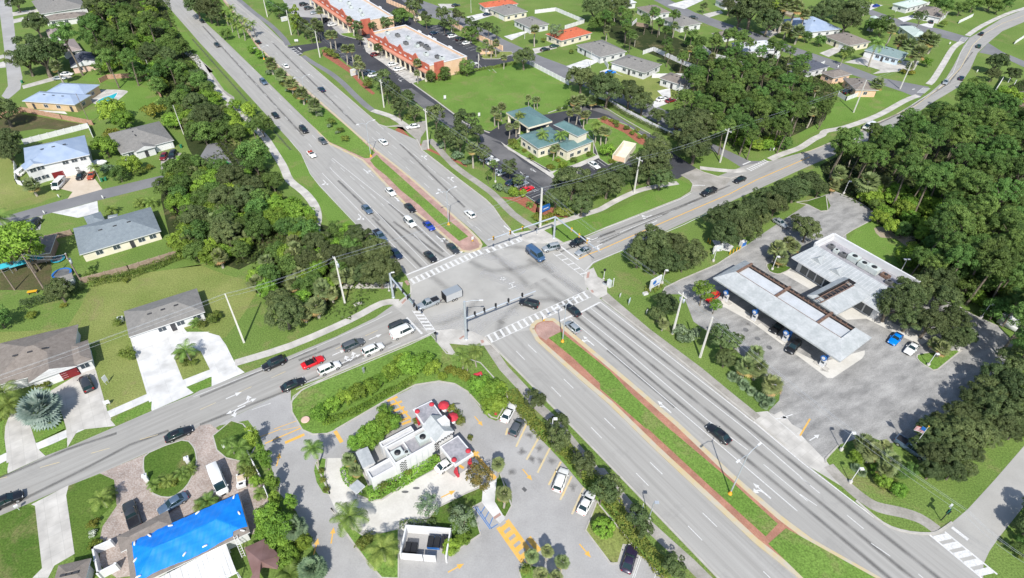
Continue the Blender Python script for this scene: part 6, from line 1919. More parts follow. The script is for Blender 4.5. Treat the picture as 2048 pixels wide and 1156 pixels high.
zone('below the row of columnar trees', 'bush b3 530,680,110 620,760,120 500,800,80 680,990,90 620,880,90 spiky 715,770,105 860,1080,110 lowpalm 690,1120,90 bush 800,880,70')
# ---------------------------------------------------------------- restaurant plot
zone('in the cross road screen', 'bush b2 920,1020,71 1020,960,67 1120,910,67 1220,860,71 1320,820,67 1400,770,58 1480,700,75 1560,640,71 c2 60,650,92 170,640,88 250,680,67 330,740,35')
zone('right of the curved drive', 'bush c2 620,820,90 700,860,90 750,960,78 690,960,70 760,830,60 yshrub 420,700,55 490,730,50 530,770,35 380,690,40')
zone('at the restaurant corner lawn', 'royal c2 475,570,62 585,545,66 510,630,52')
zone('behind the restaurant', 'bush r 220,560,75 310,500,90 400,440,95 480,380,95 560,380,80 480,300,75 360,560,70 420,500,70')
zone('along the restaurant terrace', 'shrub r 1090,250,46 1130,310,50 1170,370,48 1250,510,32 760,365,32 920,695,52 700,830,52 480,950,58 560,940,45')
zone('at the left end of the restaurant', 'lowsabal r 165,700,60 220,800,58')
zone('on the islands of the restaurant lot', 'royal b3 865,160,85 coco 1150,680,130 1400,930,130 shrub 950,400,30 970,470,28 930,330,28 shrub 1240,900,60 1300,850,55')
zone('between drive-through and car park', 'flower c3 615,370,120 sparse 210,600,105 480,700,120 430,640,90 sabal 755,275,52 800,505,60 bush 400,900,60 380,950,45 480,850,60')
zone('on the lower island of the restaurant lot', 'sabal c3 1015,985,52 1135,945,48 1250,1030,54 1085,1130,56 1200,1150,54 shrub 970,1090,50')
zone('on the corner of the restaurant lot', 'ball d3 20,770,100')
zone('in the row along the avenue sidewalk', 'yoak c2 1040,920,75 1215,1105,80 c3 1210,70,88 1410,275,92 1560,480,95 d3 75,460,95 290,690,88 340,790,65 580,1060,88')
hedge('long low green hedge between the restaurant car park and the avenue', 'c2 850,880 1060,1156 c3 1300,200 1618,560 d3 250,850 540,1156', 2.5, 1.1)
hedge('trimmed hedge on the restaurant side of the cross road screen', 'b2 950,1110 1230,1010 1440,880 c2 0,840 120,760', 1.3, .8, 'lush')
hedge('curving hedge along the front of the restaurant', 'r 340,1040 520,970 640,910 780,810 960,710', 2., 1.3, 'lush')
hedge('hedge around the left end of the restaurant', 'r 130,800 160,900 200,930', 1.3, .9, 'lush')
hedge('dark hedge above the refuse enclosure', 'c3 0,760 100,745 280,740', 1., .9, 'oak')
# ---------------------------------------------------------------- avenue median
zone('in the median palm grove', 'royal b0 190,90,36 240,60,36 225,150,34 275,190,36 300,130,34 320,210,36 350,160,34 400,180,36 375,215,30 260,110,30')
zone('on the far median', 'lowsabal b0 545,485,48 622,570,48 700,635,50 782,715,50 880,800,52 bush 400,385,32 460,420,34 shrub 1010,945,38 1080,1005,30 1125,1070,34 640,650,30 740,740,30 gshrub 540,560,34 690,690,34 860,860,28 920,880,34 990,970,28 1060,1020,24 dark 200,260,40')
zone('at the far end of the median', 'oak b0 60,60,90 120,120,62 -30,40,80 a0 1540,-20,70')
# ---------------------------------------------------------------- verge of the shops
zone('on the verge before the shops', 'column b0 735,150,45 dark 600,80,48 545,40,40 650,60,36 yoak 800,200,46 850,250,40 905,230,42 760,180,36 sabal 885,170,34 920,190,30 990,265,34 1030,265,32 1115,375,34 1165,370,32 1215,450,30 1205,500,30 1245,505,30 shrub 1000,400,42 1040,430,30 1300,650,46')
zone('beside the entrance of the shops', 'yoak b0 1400,590,62 1440,680,58 1480,700,52 1525,790,58 1590,740,42 c0 60,740,46 110,860,50 0,830,50 shrub 60,900,30 130,900,30')
zone('between avenue and office car park', 'yoak c0 270,880,70 510,930,80 450,1050,80 340,1040,62 590,1010,60 c1 640,100,58 430,30,50 sabal 560,60,48 gshrub 330,40,40 450,130,58 510,170,40 pine 720,185,42 pine 680,260,32 yoak 850,200,58 910,300,46 gshrub 750,370,50 820,380,40 bush 880,400,40 950,410,32')
zone('in the strip mall car park', 'yoak b0 1210,210,44 1230,290,30 1380,370,34 1330,200,30 1440,170,46 sabal 920,80,30 1150,150,28 c0 130,480,32 130,560,24')
zone('around the shops', 'dark c0 515,515,58 350,560,48 240,585,42 310,590,25 c0 540,265,58 b0 1540,130,60 1420,180,40 dark c0 0,110,50')
zone('along the pink wall', 'yoak c0 330,110,52 200,130,42 110,60,50 340,180,34 450,110,44 130,10,40 540,170,36 600,210,45 680,200,38 740,240,34 sabal 740,330,30 660,330,28 610,380,24 700,370,24 800,440,26')
zone('at the corner of the empty lot', 'oak c0 955,440,78')
zone('left of the office drive', 'sabal c0 730,850,36 785,820,34 760,900,28 sabal 990,750,24 1040,765,24 1062,765,22')
zone('around the teal-roofed office', 'royal o 580,430,72 780,440,72 330,225,68 1180,320,72 royal 650,510,48 sabal 700,590,42 740,570,36 210,345,42 290,325,42 880,195,40 960,165,48 1040,215,48 1080,200,36 1240,385,52 1290,400,48 1170,400,40 bush 800,780,52 1300,610,75 yshrub 250,520,60 380,610,35 660,790,45 750,720,35 1340,730,40 shrub 450,690,45 700,800,30 920,720,45 1100,650,40 830,850,40 300,570,50')
zone('along the curved drive behind the office', 'yshrub o 1260,255,40 1340,280,32 shrub 1380,300,38 1400,340,30 1500,360,36 1620,390,34 1560,420,34 1700,460,36 1640,460,30 lowpalm 880,50,45 960,50,45 1040,55,42 1100,60,42 shrub 1220,70,30 dark 830,130,30 760,150,24')
zone('in the row above the cross road verge', 'oak c1 1330,330,130 1200,450,85 1450,390,95 1400,500,85 1560,330,80 d1 60,330,110 160,260,90')
zone('between the office and the side street', 'oak d1 400,180,140 440,60,105 470,280,95 300,260,80 740,50,120 700,-30,110')
zone('along the white fence of the office drive', 'oak d0 60,690,115 230,720,95 330,790,85 600,930,105 760,960,115 740,1080,115 450,890,60 c0 1400,600,95 1530,660,95 lowsabal 1400,760,42 1480,770,40 1340,770,36')
zone('at the office sign', 'yshrub c1 1060,590,45 1110,610,50 1160,590,40 hedge' if False else 'yshrub c1 1060,590,45 1110,610,50 1165,585,42 shrub 1230,550,50 1290,560,45 lowpalm 1000,490,28')
# ---------------------------------------------------------------- houses at the top
zone('in the upper gardens', 'sabal c0 1040,225,36 sparse 1200,240,62 shrub 1100,310,22 1320,400,22 dark 1500,180,50 1580,160,70 oak 1500,60,90 sparse 1540,-20,50 yoak c0 410,170,38 b0 1610,30,30')
zone('behind the upper houses', 'oak d0 1180,60,125 1300,160,90 1080,110,85 1000,40,60 bush 1340,60,70 sabal 1440,30,55 1520,50,52 1390,90,40 1580,110,40 yoak 800,45,26 lowsabal 1440,210,45 1530,240,50 dark 1590,280,40 1480,280,35 oak 60,50,80 170,40,60')
zone('among the top right houses', 'oak e0 210,70,90 130,110,70 360,160,85 430,80,85 300,60,70 sabal 710,220,38 dark 640,200,75 560,190,50 royal 600,330,62 dark 360,400,45 160,310,40 lowsabal 780,310,50 850,340,52 920,400,60 960,300,48 1030,310,52 990,270,42 bush 980,480,36 royal 1110,80,34 yoak 930,130,45 shrub 1110,185,32 760,480,25 620,440,25 lowsabal 850,505,34 yshrub 800,550,32 860,560,28 lowsabal 600,640,50 royal 530,0,40 340,420,30')
zone('along the top right edge', 'dark e0 1130,40,55 1240,60,50 1350,20,60 1480,10,60 1530,60,40 1060,10,50 1600,20,50 oak 1520,480,75 1490,570,50 1640,570,50 1580,440,25 bush 1620,730,55 1700,760,50 1560,700,40')
# ---------------------------------------------------------------- petrol station
zone('between cross road and gas station', 'oak d1 400,800,135 300,880,105 570,820,120 520,930,105 700,880,110 430,960,80 640,960,60')
zone('above the gas station lane', 'oak d1 930,600,110 1060,570,115 960,720,110 1110,690,110 1190,530,95 1260,440,85 1350,500,95 1420,400,95 1510,380,95 1590,320,80 1260,600,60 e1 60,320,90 150,370,70')
zone('at the gas station turning loop', 'lowsabal e1 305,250,55 530,320,82 645,330,58 265,345,45 530,250,50 oak 60,690,95 -20,620,50')
zone('on the small gas station island', 'lowsabal d1 1370,830,62 1450,790,55 1400,900,55 1500,820,50 yshrub 1400,950,40')
zone('left of the gas station pumps', 'oak d2 520,190,95 450,260,65 bright 800,80,95 890,190,60 lowsabal 490,330,44 gshrub 620,400,70 700,430,65 640,450,60 740,400,45 yoak 960,440,105 1060,460,50 oak 970,600,82')
zone('at the gas station corner', 'lowsabal d2 1200,560,62 1130,660,72 1220,670,75 1330,800,80 palmetto 1030,740,48 1110,800,50 1170,850,45 1240,900,50 1310,920,50 1270,960,40 1080,770,40')
zone('over the gas station building', 'oak e2 700,200,130 820,110,120 950,60,110 850,300,110 1000,330,130 1100,130,120 1200,300,100 1280,430,85 1180,450,90 e1 1050,1060,120 lowsabal e2 1100,520,55 1040,480,45')
zone('right of the gas station lot', 'oak e2 1650,650,120 1560,760,130 1650,860,140 1450,850,110 1350,930,115 1500,980,140 1650,1050,130 1250,1040,110 1100,1110,90 e3 1000,20,110 1130,60,120 1280,40,130 1420,40,110 1560,-20,120 1660,20,90 1030,200,100 960,130,90 1180,180,110 1320,190,85 1180,330,95 1020,330,90 1290,310,70')
zone('on the flag corner by the avenue', 'lowsabal e3 500,110,75 570,180,75 650,150,65 700,250,80 660,320,62 palmetto 430,300,40 480,340,40 shrub 590,400,45 660,440,50 740,450,55 790,500,50 640,370,45 dark 850,330,60 780,340,55 bush 650,410,60 760,480,62 590,330,48 430,220,50')
zone('at the bottom right corner', 'dark e3 1660,920,50 1710,860,40 oak 1790,760,110 1850,640,110 1900,900,90 shrub 1690,980,35')
hedge('dark clipped hedge behind the hedged back garden', 'a1 700,1120 1000,1060 1200,990 1420,900', 1.6, 1.6, 'hedge')
hedge('dark hedge along the left back garden', 'a2 180,215 400,150 560,110 640,50', 1.8, 1.6, 'oak')
hedge('hedge between the shops and the empty lot', 'c0 420,575 580,550 760,520 900,490', 1.0, 1.0)
hedge('hedge beside the white fence of the office drive', 'd0 40,790 200,890 400,990 600,1080 660,1110', 1.2, 1.0, 'oak')
hedge('round hedge under the gas station price sign', 'd2 345,75 400,90 470,45', 1.4, .8)
hedge('low vine hedge on the gas station lawn', 'e1 790,860 770,900 790,950 830,980', 2.5, 1.2, 'lush')
# ================================================================= vehicles
def paint(n, c, metal=.0):
    mt, N, L, P = _nodes(n)
    P.inputs['Base Color'].default_value = (*c, 1)
    P.inputs['Roughness'].default_value = .35
    P.inputs['Metallic'].default_value = metal
    P.inputs['Coat Weight'].default_value = .6
    P.inputs['Coat Roughness'].default_value = .06
    return mt
PAINT = {'white': paint('white_paint', (.72, .72, .7)), 'black': paint('black_paint', (.012, .013, .016)), 'silver': paint('silver_paint', (.36, .39, .41), .3), 'grey': paint('grey_paint', (.1, .11, .12), .2),
         'dark blue': paint('dark_blue_paint', (.015, .03, .07), .1), 'blue': paint('blue_paint_body', (.01, .04, .32)), 'bright blue': paint('bright_blue_paint', (.0, .2, .7)), 'slate blue': paint('slate_blue_paint', (.1, .15, .22), .2),
         'red': paint('red_paint', (.6, .01, .015)), 'dark red': paint('dark_red_paint', (.16, .01, .015)), 'orange': paint('orange_paint_body', (.35, .06, .02)), 'green': paint('green_paint', (.05, .4, .05)),
         'dark grey': paint('dark_grey_paint', (.045, .05, .055), .2), 'dark green': paint('dark_green_paint', (.02, .06, .04)), 'purple': paint('dark_purple_paint', (.03, .02, .05), .2), 'van blue': paint('dull_blue_paint', (.045, .1, .2))}
VG = glass('car_glass', (.012, .03, .035))
TYRE = mat('tyre_rubber', (.015, .015, .015), rough=.9)
RIM = mat('wheel_rim', (.45, .45, .46), rough=.4, metal=.5)
HL = mat('headlight_lens', (.75, .76, .75), rough=.15)
TL = mat('tail_light_lens', (.45, .01, .01), rough=.25)
SEAT = {'dark': BM['black'], 'red': mat('red_leather', (.35, .05, .03), rough=.7)}
#            L    W    belt hood rear  cabin(x0 front base, x1 rear base, roof front, roof rear) H
CT = {'sedan': (4.8, 1.84, .93, .8, .9, .95, -1.85, .15, -1.15, 1.44), 'coupe': (4.7, 1.86, .9, .8, .88, .7, -2.0, -.05, -1.1, 1.33), 'suv': (4.8, 1.92, 1.08, 1.0, 1.06, 1.15, -2.3, .4, -2.0, 1.74),
      'hatchback': (4.25, 1.8, .95, .85, .95, 1.1, -2.02, .25, -1.5, 1.5), 'minivan': (5.05, 1.98, 1.05, .95, 1.02, 1.6, -2.4, .75, -2.15, 1.76), 'pickup': (5.8, 2., 1.15, 1.1, 1.12, 1.2, -.75, .5, -.6, 1.88),
      'van': (5.6, 2.02, 1.15, 1.1, 1.15, 2.1, -2.72, 1.35, -2.65, 2.1), 'box_van': (6.0, 2.05, 1.35, 1.2, 1.35, 2.35, -2.95, 1.6, -2.9, 2.65), 'convertible': (4.75, 1.9, .92, .82, .9, .8, -1.6, .25, -1.2, 1.3)}
PROTO = {}
def carproto(kind, col, interior='dark'):
    key = (kind, col, interior)
    if key in PROTO: return PROTO[key], False
    L, Wd, belt, hood, rear, cf, cr, rf, rr, H = CT[kind]
    pm = PAINT[col]
    nm = {'pickup': 'pickup_truck', 'van': 'passenger_van', 'box_van': 'delivery_van', 'convertible': 'convertible_car', 'suv': 'suv_car'}.get(kind, kind + '_car')
    root = thing(nm, '', nm.replace('_', ' '))
    h, W2 = L / 2, Wd / 2
    st = [(h, .74, .42, hood * .72), (h - .12, .86, .3, hood * .86), (h - .55, .96, .24, hood * .95), (cf + .35, 1, .22, hood), (cf, 1, .22, belt * .98), (0, 1.0, .22, belt), (cr, 1, .22, belt), (-h + .5, .97, .24, rear), (-h + .12, .9, .3, rear * .97), (-h, .8, .42, rear * .84)]
    if kind == 'pickup': st[6] = (-.95, 1, .25, belt)
    b = MB()
    ring = []
    for x, wf, zb, zt in st:
        w_ = W2 * wf
        r_ = [(-w_ * .9, zb), (-w_, zb + .12), (-w_ * 1.0, (zb + zt) * .55), (-w_ * .93, zt - .05), (-w_ * .8, zt), (0, zt + .045), (w_ * .8, zt), (w_ * .93, zt - .05), (w_, (zb + zt) * .55), (w_, zb + .12), (w_ * .9, zb)]
        ring.append([(x, y, z) for y, z in r_])
    n = 11
    vs = [p for r_ in ring for p in r_]
    fs = [(i * n + k, i * n + (k + 1) % n, (i + 1) * n + (k + 1) % n, (i + 1) * n + k) for i in range(len(ring) - 1) for k in range(n)]
    b.add(vs, fs, 0, True)
    b.add(ring[0], [tuple(range(n - 1, -1, -1))])
    b.add(ring[-1], [tuple(range(n))])
    part('body', b, pm, root)
    # cabin
    bw, tw_ = W2 * .9, W2 * (.72 if kind not in ('van', 'box_van') else .86)
    z0, z1 = belt - .03, H
    if kind != 'convertible':
        g = MB()
        V_ = [(cf, -bw * .9, z0), (cf, bw * .9, z0), (cr, bw * .92, z0), (cr, -bw * .92, z0), (rf, -tw_ * .96, z1 - .05), (rf, tw_ * .96, z1 - .05), (rr, tw_ * .96, z1 - .05), (rr, -tw_ * .96, z1 - .05),
              ((cf + cr) / 2, -bw, z0), ((cf + cr) / 2, bw, z0), ((rf + rr) / 2, -tw_, z1 - .03), ((rf + rr) / 2, tw_, z1 - .03)]
        g.add(V_, [(0, 1, 5, 4), (2, 3, 7, 6), (1, 9, 11, 5), (9, 2, 6, 11), (3, 8, 10, 7), (8, 0, 4, 10)], 0, False)
        part('window', g, VG, root)
        r = MB()
        e = .06
        R_ = []
        for (x, wf, dz) in ((rf + e, .86, -.04), (rf - .18, .98, .0), ((rf + rr) / 2, 1.03, .03), (rr + .15, .98, 0), (rr - e, .86, -.05)):
            R_.append([(x, -tw_ * wf, z1 - .07 + dz), (x, -tw_ * wf * .9, z1 - .01 + dz), (x, 0, z1 + .02 + dz), (x, tw_ * wf * .9, z1 - .01 + dz), (x, tw_ * wf, z1 - .07 + dz)])
        r.add([p for q in R_ for p in q], [(i * 5 + k, i * 5 + k + 1, (i + 1) * 5 + k + 1, (i + 1) * 5 + k) for i in range(4) for k in range(4)], 0, True)
        for s_ in (-1, 1):      # pillars
            r.tube([(cf, s_ * bw * .9, z0), (rf, s_ * tw_ * .97, z1 - .05)], .045, 5)
            r.tube([(cr, s_ * bw * .92, z0), (rr, s_ * tw_ * .97, z1 - .05)], .06, 5)
            xs = [(cf + cr) / 2 - .1] if kind not in ('suv', 'minivan') else [.05, -1.2]
            for x in xs:
                t = (x - rr) / (rf - rr)
                r.tube([(x, s_ * bw * .995, z0), (x * .9, s_ * tw_ * 1.0, z1 - .04)], .05, 5)
        if kind in ('van', 'box_van'):   # blind panels
            for s_ in (-1, 1):
                x0, x1 = (.2 if kind == 'box_van' else -.9), cr + .02
                r.add([(x0, s_ * bw * 1.02, z0), (x1, s_ * bw * .98, z0), (rr - .02, s_ * tw_ * 1.02, z1 - .05), (x0, s_ * tw_ * 1.04, z1 - .05)], [(0, 1, 2, 3) if s_ < 0 else (3, 2, 1, 0)])
            r.add([(cr - .02, -bw * .92, z0), (cr - .02, bw * .92, z0), (rr - .03, tw_, z1 - .05), (rr - .03, -tw_, z1 - .05)], [(0, 3, 2, 1)])
        part('roof', r, pm, root)
    else:
        c = MB()
        c.box((-1.5, -bw * .85, belt - .1), (.75, bw * .85, belt + .055))
        part('interior', c, SEAT[interior], root)
        for x in (.05, -.85):
            for y in (-.4, .4):
                s2 = MB()
                s2.box((x - .3, y - .25, belt), (x + .2, y + .25, belt + .12))
                s2.box((x - .42, y - .25, belt), (x - .28, y + .25, belt + .4))
                part('seat', s2, SEAT[interior], root)
        g = MB()
        g.add([(cf, -bw * .88, belt), (cf, bw * .88, belt), (.3, tw_, belt + .4), (.3, -tw_, belt + .4)], [(0, 1, 2, 3)])
        part('windscreen', g, VG, root)
        f = MB()
        f.tube([(cf, -bw * .88, belt), (.3, -tw_, belt + .4), (.3, tw_, belt + .4), (cf, bw * .88, belt)], .035, 5)
        part('windscreen_frame', f, pm, root)
    if kind == 'pickup':
        c = MB()
        c.box((-h + .18, -W2 * .8, belt - .02), (-.98, W2 * .8, belt + .052))
        part('cargo_bed', c, BM['black'], root)
        f = MB()
        for s_ in (-1, 1): f.box((-h + .08, s_ * W2 * .87 - .07, belt - .1), (-.9, s_ * W2 * .87 + .07, belt + .13))
        f.box((-h + .04, -W2 * .8, belt - .1), (-h + .14, W2 * .8, belt + .13))
        part('bed_rail', f, pm, root)
    for x in (h - .95, -h + .95):
        for s_ in (-1, 1):
            w = MB()
            R = .34 if kind not in ('pickup', 'suv', 'box_van') else .39
            w.tube([(x, s_ * (W2 - .2), R), (x, s_ * (W2 + .02), R)], R, 16)
            o = part('wheel', w, TYRE, root)
            q = MB()
            q.tube([(x, s_ * (W2 - .05), R), (x, s_ * (W2 + .035), R)], R * .6, 10)
            part('rim', q, RIM, o)
    for s_ in (-1, 1):
        q = MB()
        q.cbox((h - .12, s_ * W2 * .66, hood * .74), (.16, W2 * .34, .15))
        part('headlight', q, HL, root)
        q = MB()
        q.cbox((-h + .07, s_ * W2 * .68, rear * .78), (.14, W2 * .3, .18 if kind not in ('suv', 'minivan', 'van', 'box_van') else .35))
        part('tail_light', q, TL, root)
        q = MB()
        q.cbox((cf - .2, s_ * (W2 + .1), belt + .08), (.16, .2, .13))
        part('mirror', q, pm, root)
    q = MB()
    q.box((h - .07, -W2 * .4, .36), (h + .01, W2 * .4, hood * .62))
    part('grille', q, BM['black'], root)
    PROTO[key] = root
    return root, True
NV = 0
def car(kind, col, s, hd, label, group=None, interior='dark', z=0., k=1.):
    """s = centre pixel (or 'rear front' pixel pair when hd is None)"""
    global NV
    P_ = W(s, .7)
    if hd is None:
        d = P_[1] - P_[0]
        hd = atan2(d.y, d.x)
        c = (P_[0] + P_[1]) / 2
    else: c = P_[0]
    root, first = carproto(kind, col, interior)
    if first:
        root.location = (c.x, c.y, .02 + z)
        root.rotation_euler = (0, 0, hd)
        root['label'] = label
        if group: root['group'] = group
        root['category'] = {'pickup': 'pickup truck', 'van': 'van', 'box_van': 'van', 'suv': 'SUV', 'minivan': 'minivan'}.get(kind, 'car')
        if k != 1: root.scale = (k, k, k)
        return root
    r = dup(root, (c.x, c.y, .02 + z), hd, label, group)
    r.scale = (k, k, k)
    return r
gA, gB, gN = 'cars on the avenue', 'cars on the cross road', 'parked cars'
car('sedan', 'black', 'p 404,41', HA, 'black sedan farthest up the left carriageway beside the big oaks', gA)
car('sedan', 'dark grey', 'b0 130,343', HA, 'dark car alone on the far left carriageway below the palm grove', gA)
car('suv', 'slate blue', 'b0 490,630', HA, 'grey-blue SUV on the far left carriageway beside the short palms', gA)
car('sedan', 'black', 'b0 580,885', HA, 'black sedan in the left lane of the far carriageway near the footpath trees', gA)
car('suv', 'black', 'b0 800,998', HA, 'black SUV in the middle lane upstream of the turn lanes', gA)
car('sedan', 'grey', 'b0 945,1082', HA, 'dark grey car beside the end of the planted median', gA)
car('convertible', 'white', 'b1 858,105', HA, 'white convertible with red interior at the start of the turn lanes', gA, 'red')
car('sedan', 'white', 'b1 1468,395', HA, 'white sedan in the left turn lane beside the brick median edge', gA)
car('sedan', 'slate blue', 'b1 1287,530', HA, 'dark blue-grey sedan in the second lane above the junction', gA)
car('sedan', 'black', 'c1 77,520', HA, 'black sedan queued behind the blue car beside the median', gA)
car('suv', 'white', 'c1 77,632', HA, 'white SUV queued left of the blue car above the stop line', gA)
car('coupe', 'blue', 'c1 224,658', HA, 'bright dark-blue coupe in the left turn lane', gA)
car('pickup', 'slate blue', 'b1 1388,740', HA, 'slate blue car in the right turn lane beside the dark trees', gA)
car('sedan', 'dark blue', 'b1 1513,872', HA, 'dark sedan nearest the tree in the right turn lane', gA)
car('sedan', 'dark grey', 'c1 408,832', HA, 'dark sedan stopped at the line beside the brick median nose', gA)
car('sedan', 'black', 'c1 235,895', HA, 'black car stopped at the stop line in the middle lane', gA)
car('sedan', 'black', 'b0 445,320', HAU, 'black car in the palm shadows on the far right carriageway', gA)
car('sedan', 'white', 'b0 658,505', HAU, 'white sedan on the right carriageway beside the short median palms', gA)
car('sedan', 'dark blue', 'b0 935,685', HAU, 'navy sedan in the middle of the right carriageway', gA)
car('sedan', 'white', 'b0 1410,1090', HAU, 'white sedan on the right carriageway near the shop entrance', gA)
car('hatchback', 'white', 'c1 538,567', HAU, 'white car with a dark sunroof just beyond the junction', gA)
car('van', 'van blue', 'c1 1045,882', HA, 'large dull blue van crossing the junction', gA, k=1.08)
car('suv', 'silver', 'c1 1165,828', HBL - .25, 'silver SUV entering the junction at the right crosswalk', gB)
car('suv', 'black', 'c1 1368,787', HBL, 'black SUV waiting under the signal arm on the right', gB)
car('sedan', 'silver', 'c1 1412,852', HBL, 'silver sedan waiting under the signal arm on the right', gB)
car('pickup', 'silver', 'c2 215,182', HBL - .02, 'silver crew-cab pickup towing a box trailer', gB)
car('suv', 'black', 'c2 995,178', rad(158), 'black SUV turning left under the long signal arm', gA)
car('sedan', 'black', 'c2 1330,228', HAU, 'black sedan at the near crosswalk on the right carriageway', gA)
car('hatchback', 'silver', 'c2 1330,360', HAU, 'silver hatchback stopped behind the street lamp near the brick median nose', gA)
car('sedan', 'black', 'd3 915,42', HAU, 'black sedan alone on the near right carriageway', gA, k=1.05)
car('suv', 'dark grey', 'b2 1535,347', HB, 'dark estate car beside the white van at the left stop line', gB)
car('van', 'white', 'c2 20,400', HB, 'white passenger van at the left stop line', gB)
car('suv', 'grey', 'b2 1180,497', HB, 'dark grey SUV third in the cross road turn lane', gB)
car('suv', 'white', 'b2 1333,532', HB, 'white SUV behind the white van on the cross road', gB)
car('suv', 'black', 'b2 568,642', HBL, 'black SUV leaving along the upper lane of the cross road', gB)
car('convertible', 'red', 'b2 868,630', HB, 'red convertible with its top down on the cross road', gB)
car('suv', 'white', 'b2 995,677', HB, 'white SUV beside the red convertible on the cross road', gB)
car('sedan', 'black', 'b2 715,802', HB, 'black sedan passing the restaurant entrance on the cross road', gB)
car('sedan', 'black', 'a3 1375,42', HB, 'black sedan with red tail lights above the paved court', gB)
car('suv', 'black', 'a3 48,560', HB, 'dark SUV cut by the left picture edge on the cross road', gB)
car('pickup', 'black', 'd1 838,398', HBL, 'black car passing the office driveway on the cross road', gB)
car('sedan', 'black', 'd1 1078,303', HBL, 'black sedan near the side street crosswalk on the cross road', gB)
car('van', 'white', 'e0 530,975', HBL, 'white van on the far cross road beside the wood', gB)
car('sedan', 'black', 'e0 680,990', HB, 'black sedan in the near lane behind the white van', gB)
car('sedan', 'silver', 'e0 1122,630', rad(235), 'silver sedan on the bend of the far cross road', gB)
car('sedan', 'dark blue', 'e0 1245,598', rad(55), 'dark blue sedan at the wood edge on the bend', gB)
car('sedan', 'dark green', 'e0 1378,352', rad(58), 'dark green sedan at the upper side street mouth', gB)
car('sedan', 'black', 'e0 1400,257', rad(50), 'dark sedan farthest along the bending cross road', gB)
# parked and local
car('sedan', 'white', 'c2 800,1085 870,960', None, 'white sedan in the first stall by the clipped green bushes', gN)
car('hatchback', 'grey', 'c3 860,60 c2 940,1060', None, 'grey hatchback in the second restaurant stall', gN)
car('suv', 'white', 'c3 1205,490 1270,310', None, 'white SUV in the middle restaurant stalls', gN)
car('sedan', 'white', 'c3 1395,650 1475,500', None, 'white sedan with dark rear glass in the last restaurant stall', gN)
car('coupe', 'purple', 'd3 200,1100 255,915', None, 'dark coupe parked beside the grass island at the bottom', gN)
car('sedan', 'white', 'c3 325,300 400,250', None, 'white car in the drive-through under the red-post canopy', gN)
car('box_van', 'white', 'b3 100,300 190,530', None, 'white panel van parked on the paver court', gN)
car('pickup', 'dark grey', 'a3 1050,770 985,570', None, 'dark pickup parked before the tarpaulin house', gN)
car('sedan', 'slate blue', 'a3 1440,510 1215,650', None, 'slate blue sedan parked beside the tarpaulin house', gN)
car('minivan', 'dark grey', 'a2 690,850 640,740', None, 'dark grey minivan parked in the wide concrete drive', gN)
car('van', 'white', 'a1 455,340', rad(-85), 'white van parked before the two-storey house', gN)
car('hatchback', 'black', 'a1 620,275', rad(-80), 'black car parked before the grey garage doors', gN)
car('coupe', 'orange', 'a1 703,270', rad(-75), 'dark orange car parked before the grey garage doors', gN)
car('van', 'white', 'a1 172,240', rad(90), 'white vehicle parked in the side yard of the two-storey house', gN, k=.85)
car('hatchback', 'dark red', 'a1 1262,125', rad(-82), 'dull maroon hatchback on the drive of the grey-roofed house', gN)
car('suv', 'black', 'a1 1330,115', rad(-80), 'black SUV on the drive of the grey-roofed house', gN)
car('suv', 'black', 'a1 262,650', rad(-85), 'black car on the short drive under the broad tree', gN)
car('sedan', 'green', 'b1 208,192', rad(-40), 'bright green car on the dark pad in the woods', gN)
car('sedan', 'white', 'a0 512,568', rad(10), 'white car beside the dark blue-roofed house', gN)
car('sedan', 'silver', 'a0 460,600', rad(15), 'silver car on the long drive above the pool house', gN)
MD = HB + .05
for kd, cl, s, lab in (('suv', 'black', 'b0 800,32', 'black SUV topmost in the farther shop car park'), ('suv', 'dark grey', 'b0 838,62', 'dark car second in the farther shop car park'), ('sedan', 'silver', 'b0 885,95', 'silver car third in the farther shop car park'),
                       ('suv', 'black', 'b0 970,152', 'black car beside the white car near the farther shops'), ('sedan', 'white', 'b0 1020,188', 'white car parked near the end of the farther shops'), ('hatchback', 'dark red', 'b0 1350,418', 'dark red car parked at the shop front'),
                       ('sedan', 'white', 'b0 1485,492', 'upper white car of two at the shop front'), ('sedan', 'white', 'b0 1530,528', 'lower white car of two at the shop front'), ('pickup', 'slate blue', 'b0 1300,562', 'blue pickup by the palms in the shop car park'),
                       ('sedan', 'white', 'b0 1335,575', 'white car beside the blue pickup in the shop car park'), ('sedan', 'white', 'c0 0,528', 'white car near the end of the long shop front'),
                       ('sedan', 'dark blue', 'c0 262,252', 'dark blue car topmost behind the shops'), ('sedan', 'black', 'c0 388,262', 'black car second behind the shops'), ('sedan', 'white', 'c0 403,277', 'white car beside the black one behind the shops'),
                       ('suv', 'black', 'c0 465,300', 'black SUV behind the shops'), ('sedan', 'white', 'c0 515,328', 'white car lowest behind the shops'), ('sedan', 'white', 'c0 560,490', 'white car beside the end bush of the shops')):
    car(kd, cl, s, MD, lab, gN)
for kd, cl, s, lab in (('suv', 'white', 'c1 665,138', 'upper white car of two in the office car park'), ('sedan', 'white', 'c1 712,162', 'lower white car of two in the office car park'), ('sedan', 'silver', 'c1 790,248', 'silver car half under a round tree at the office'),
                       ('sedan', 'dark blue', 'c1 865,322', 'dark blue car beside the silver one near the red car'), ('sedan', 'silver', 'c1 935,338', 'silver car beside the red one in the office car park'), ('coupe', 'red', 'c1 980,375', 'red car in the office car park'),
                       ('sedan', 'black', 'c1 1100,465', 'black car behind the tall concrete pole'), ('sedan', 'black', 'c1 1570,345', 'black car under the oaks of the office')):
    car(kd, cl, s, MD, lab, gN)
car('sedan', 'white', 'c1 1495,190', HA, 'white sedan parked right before the office door', gN)
car('suv', 'white', 'c1 1470,392', HA, 'white SUV under the oak row of the office', gN)
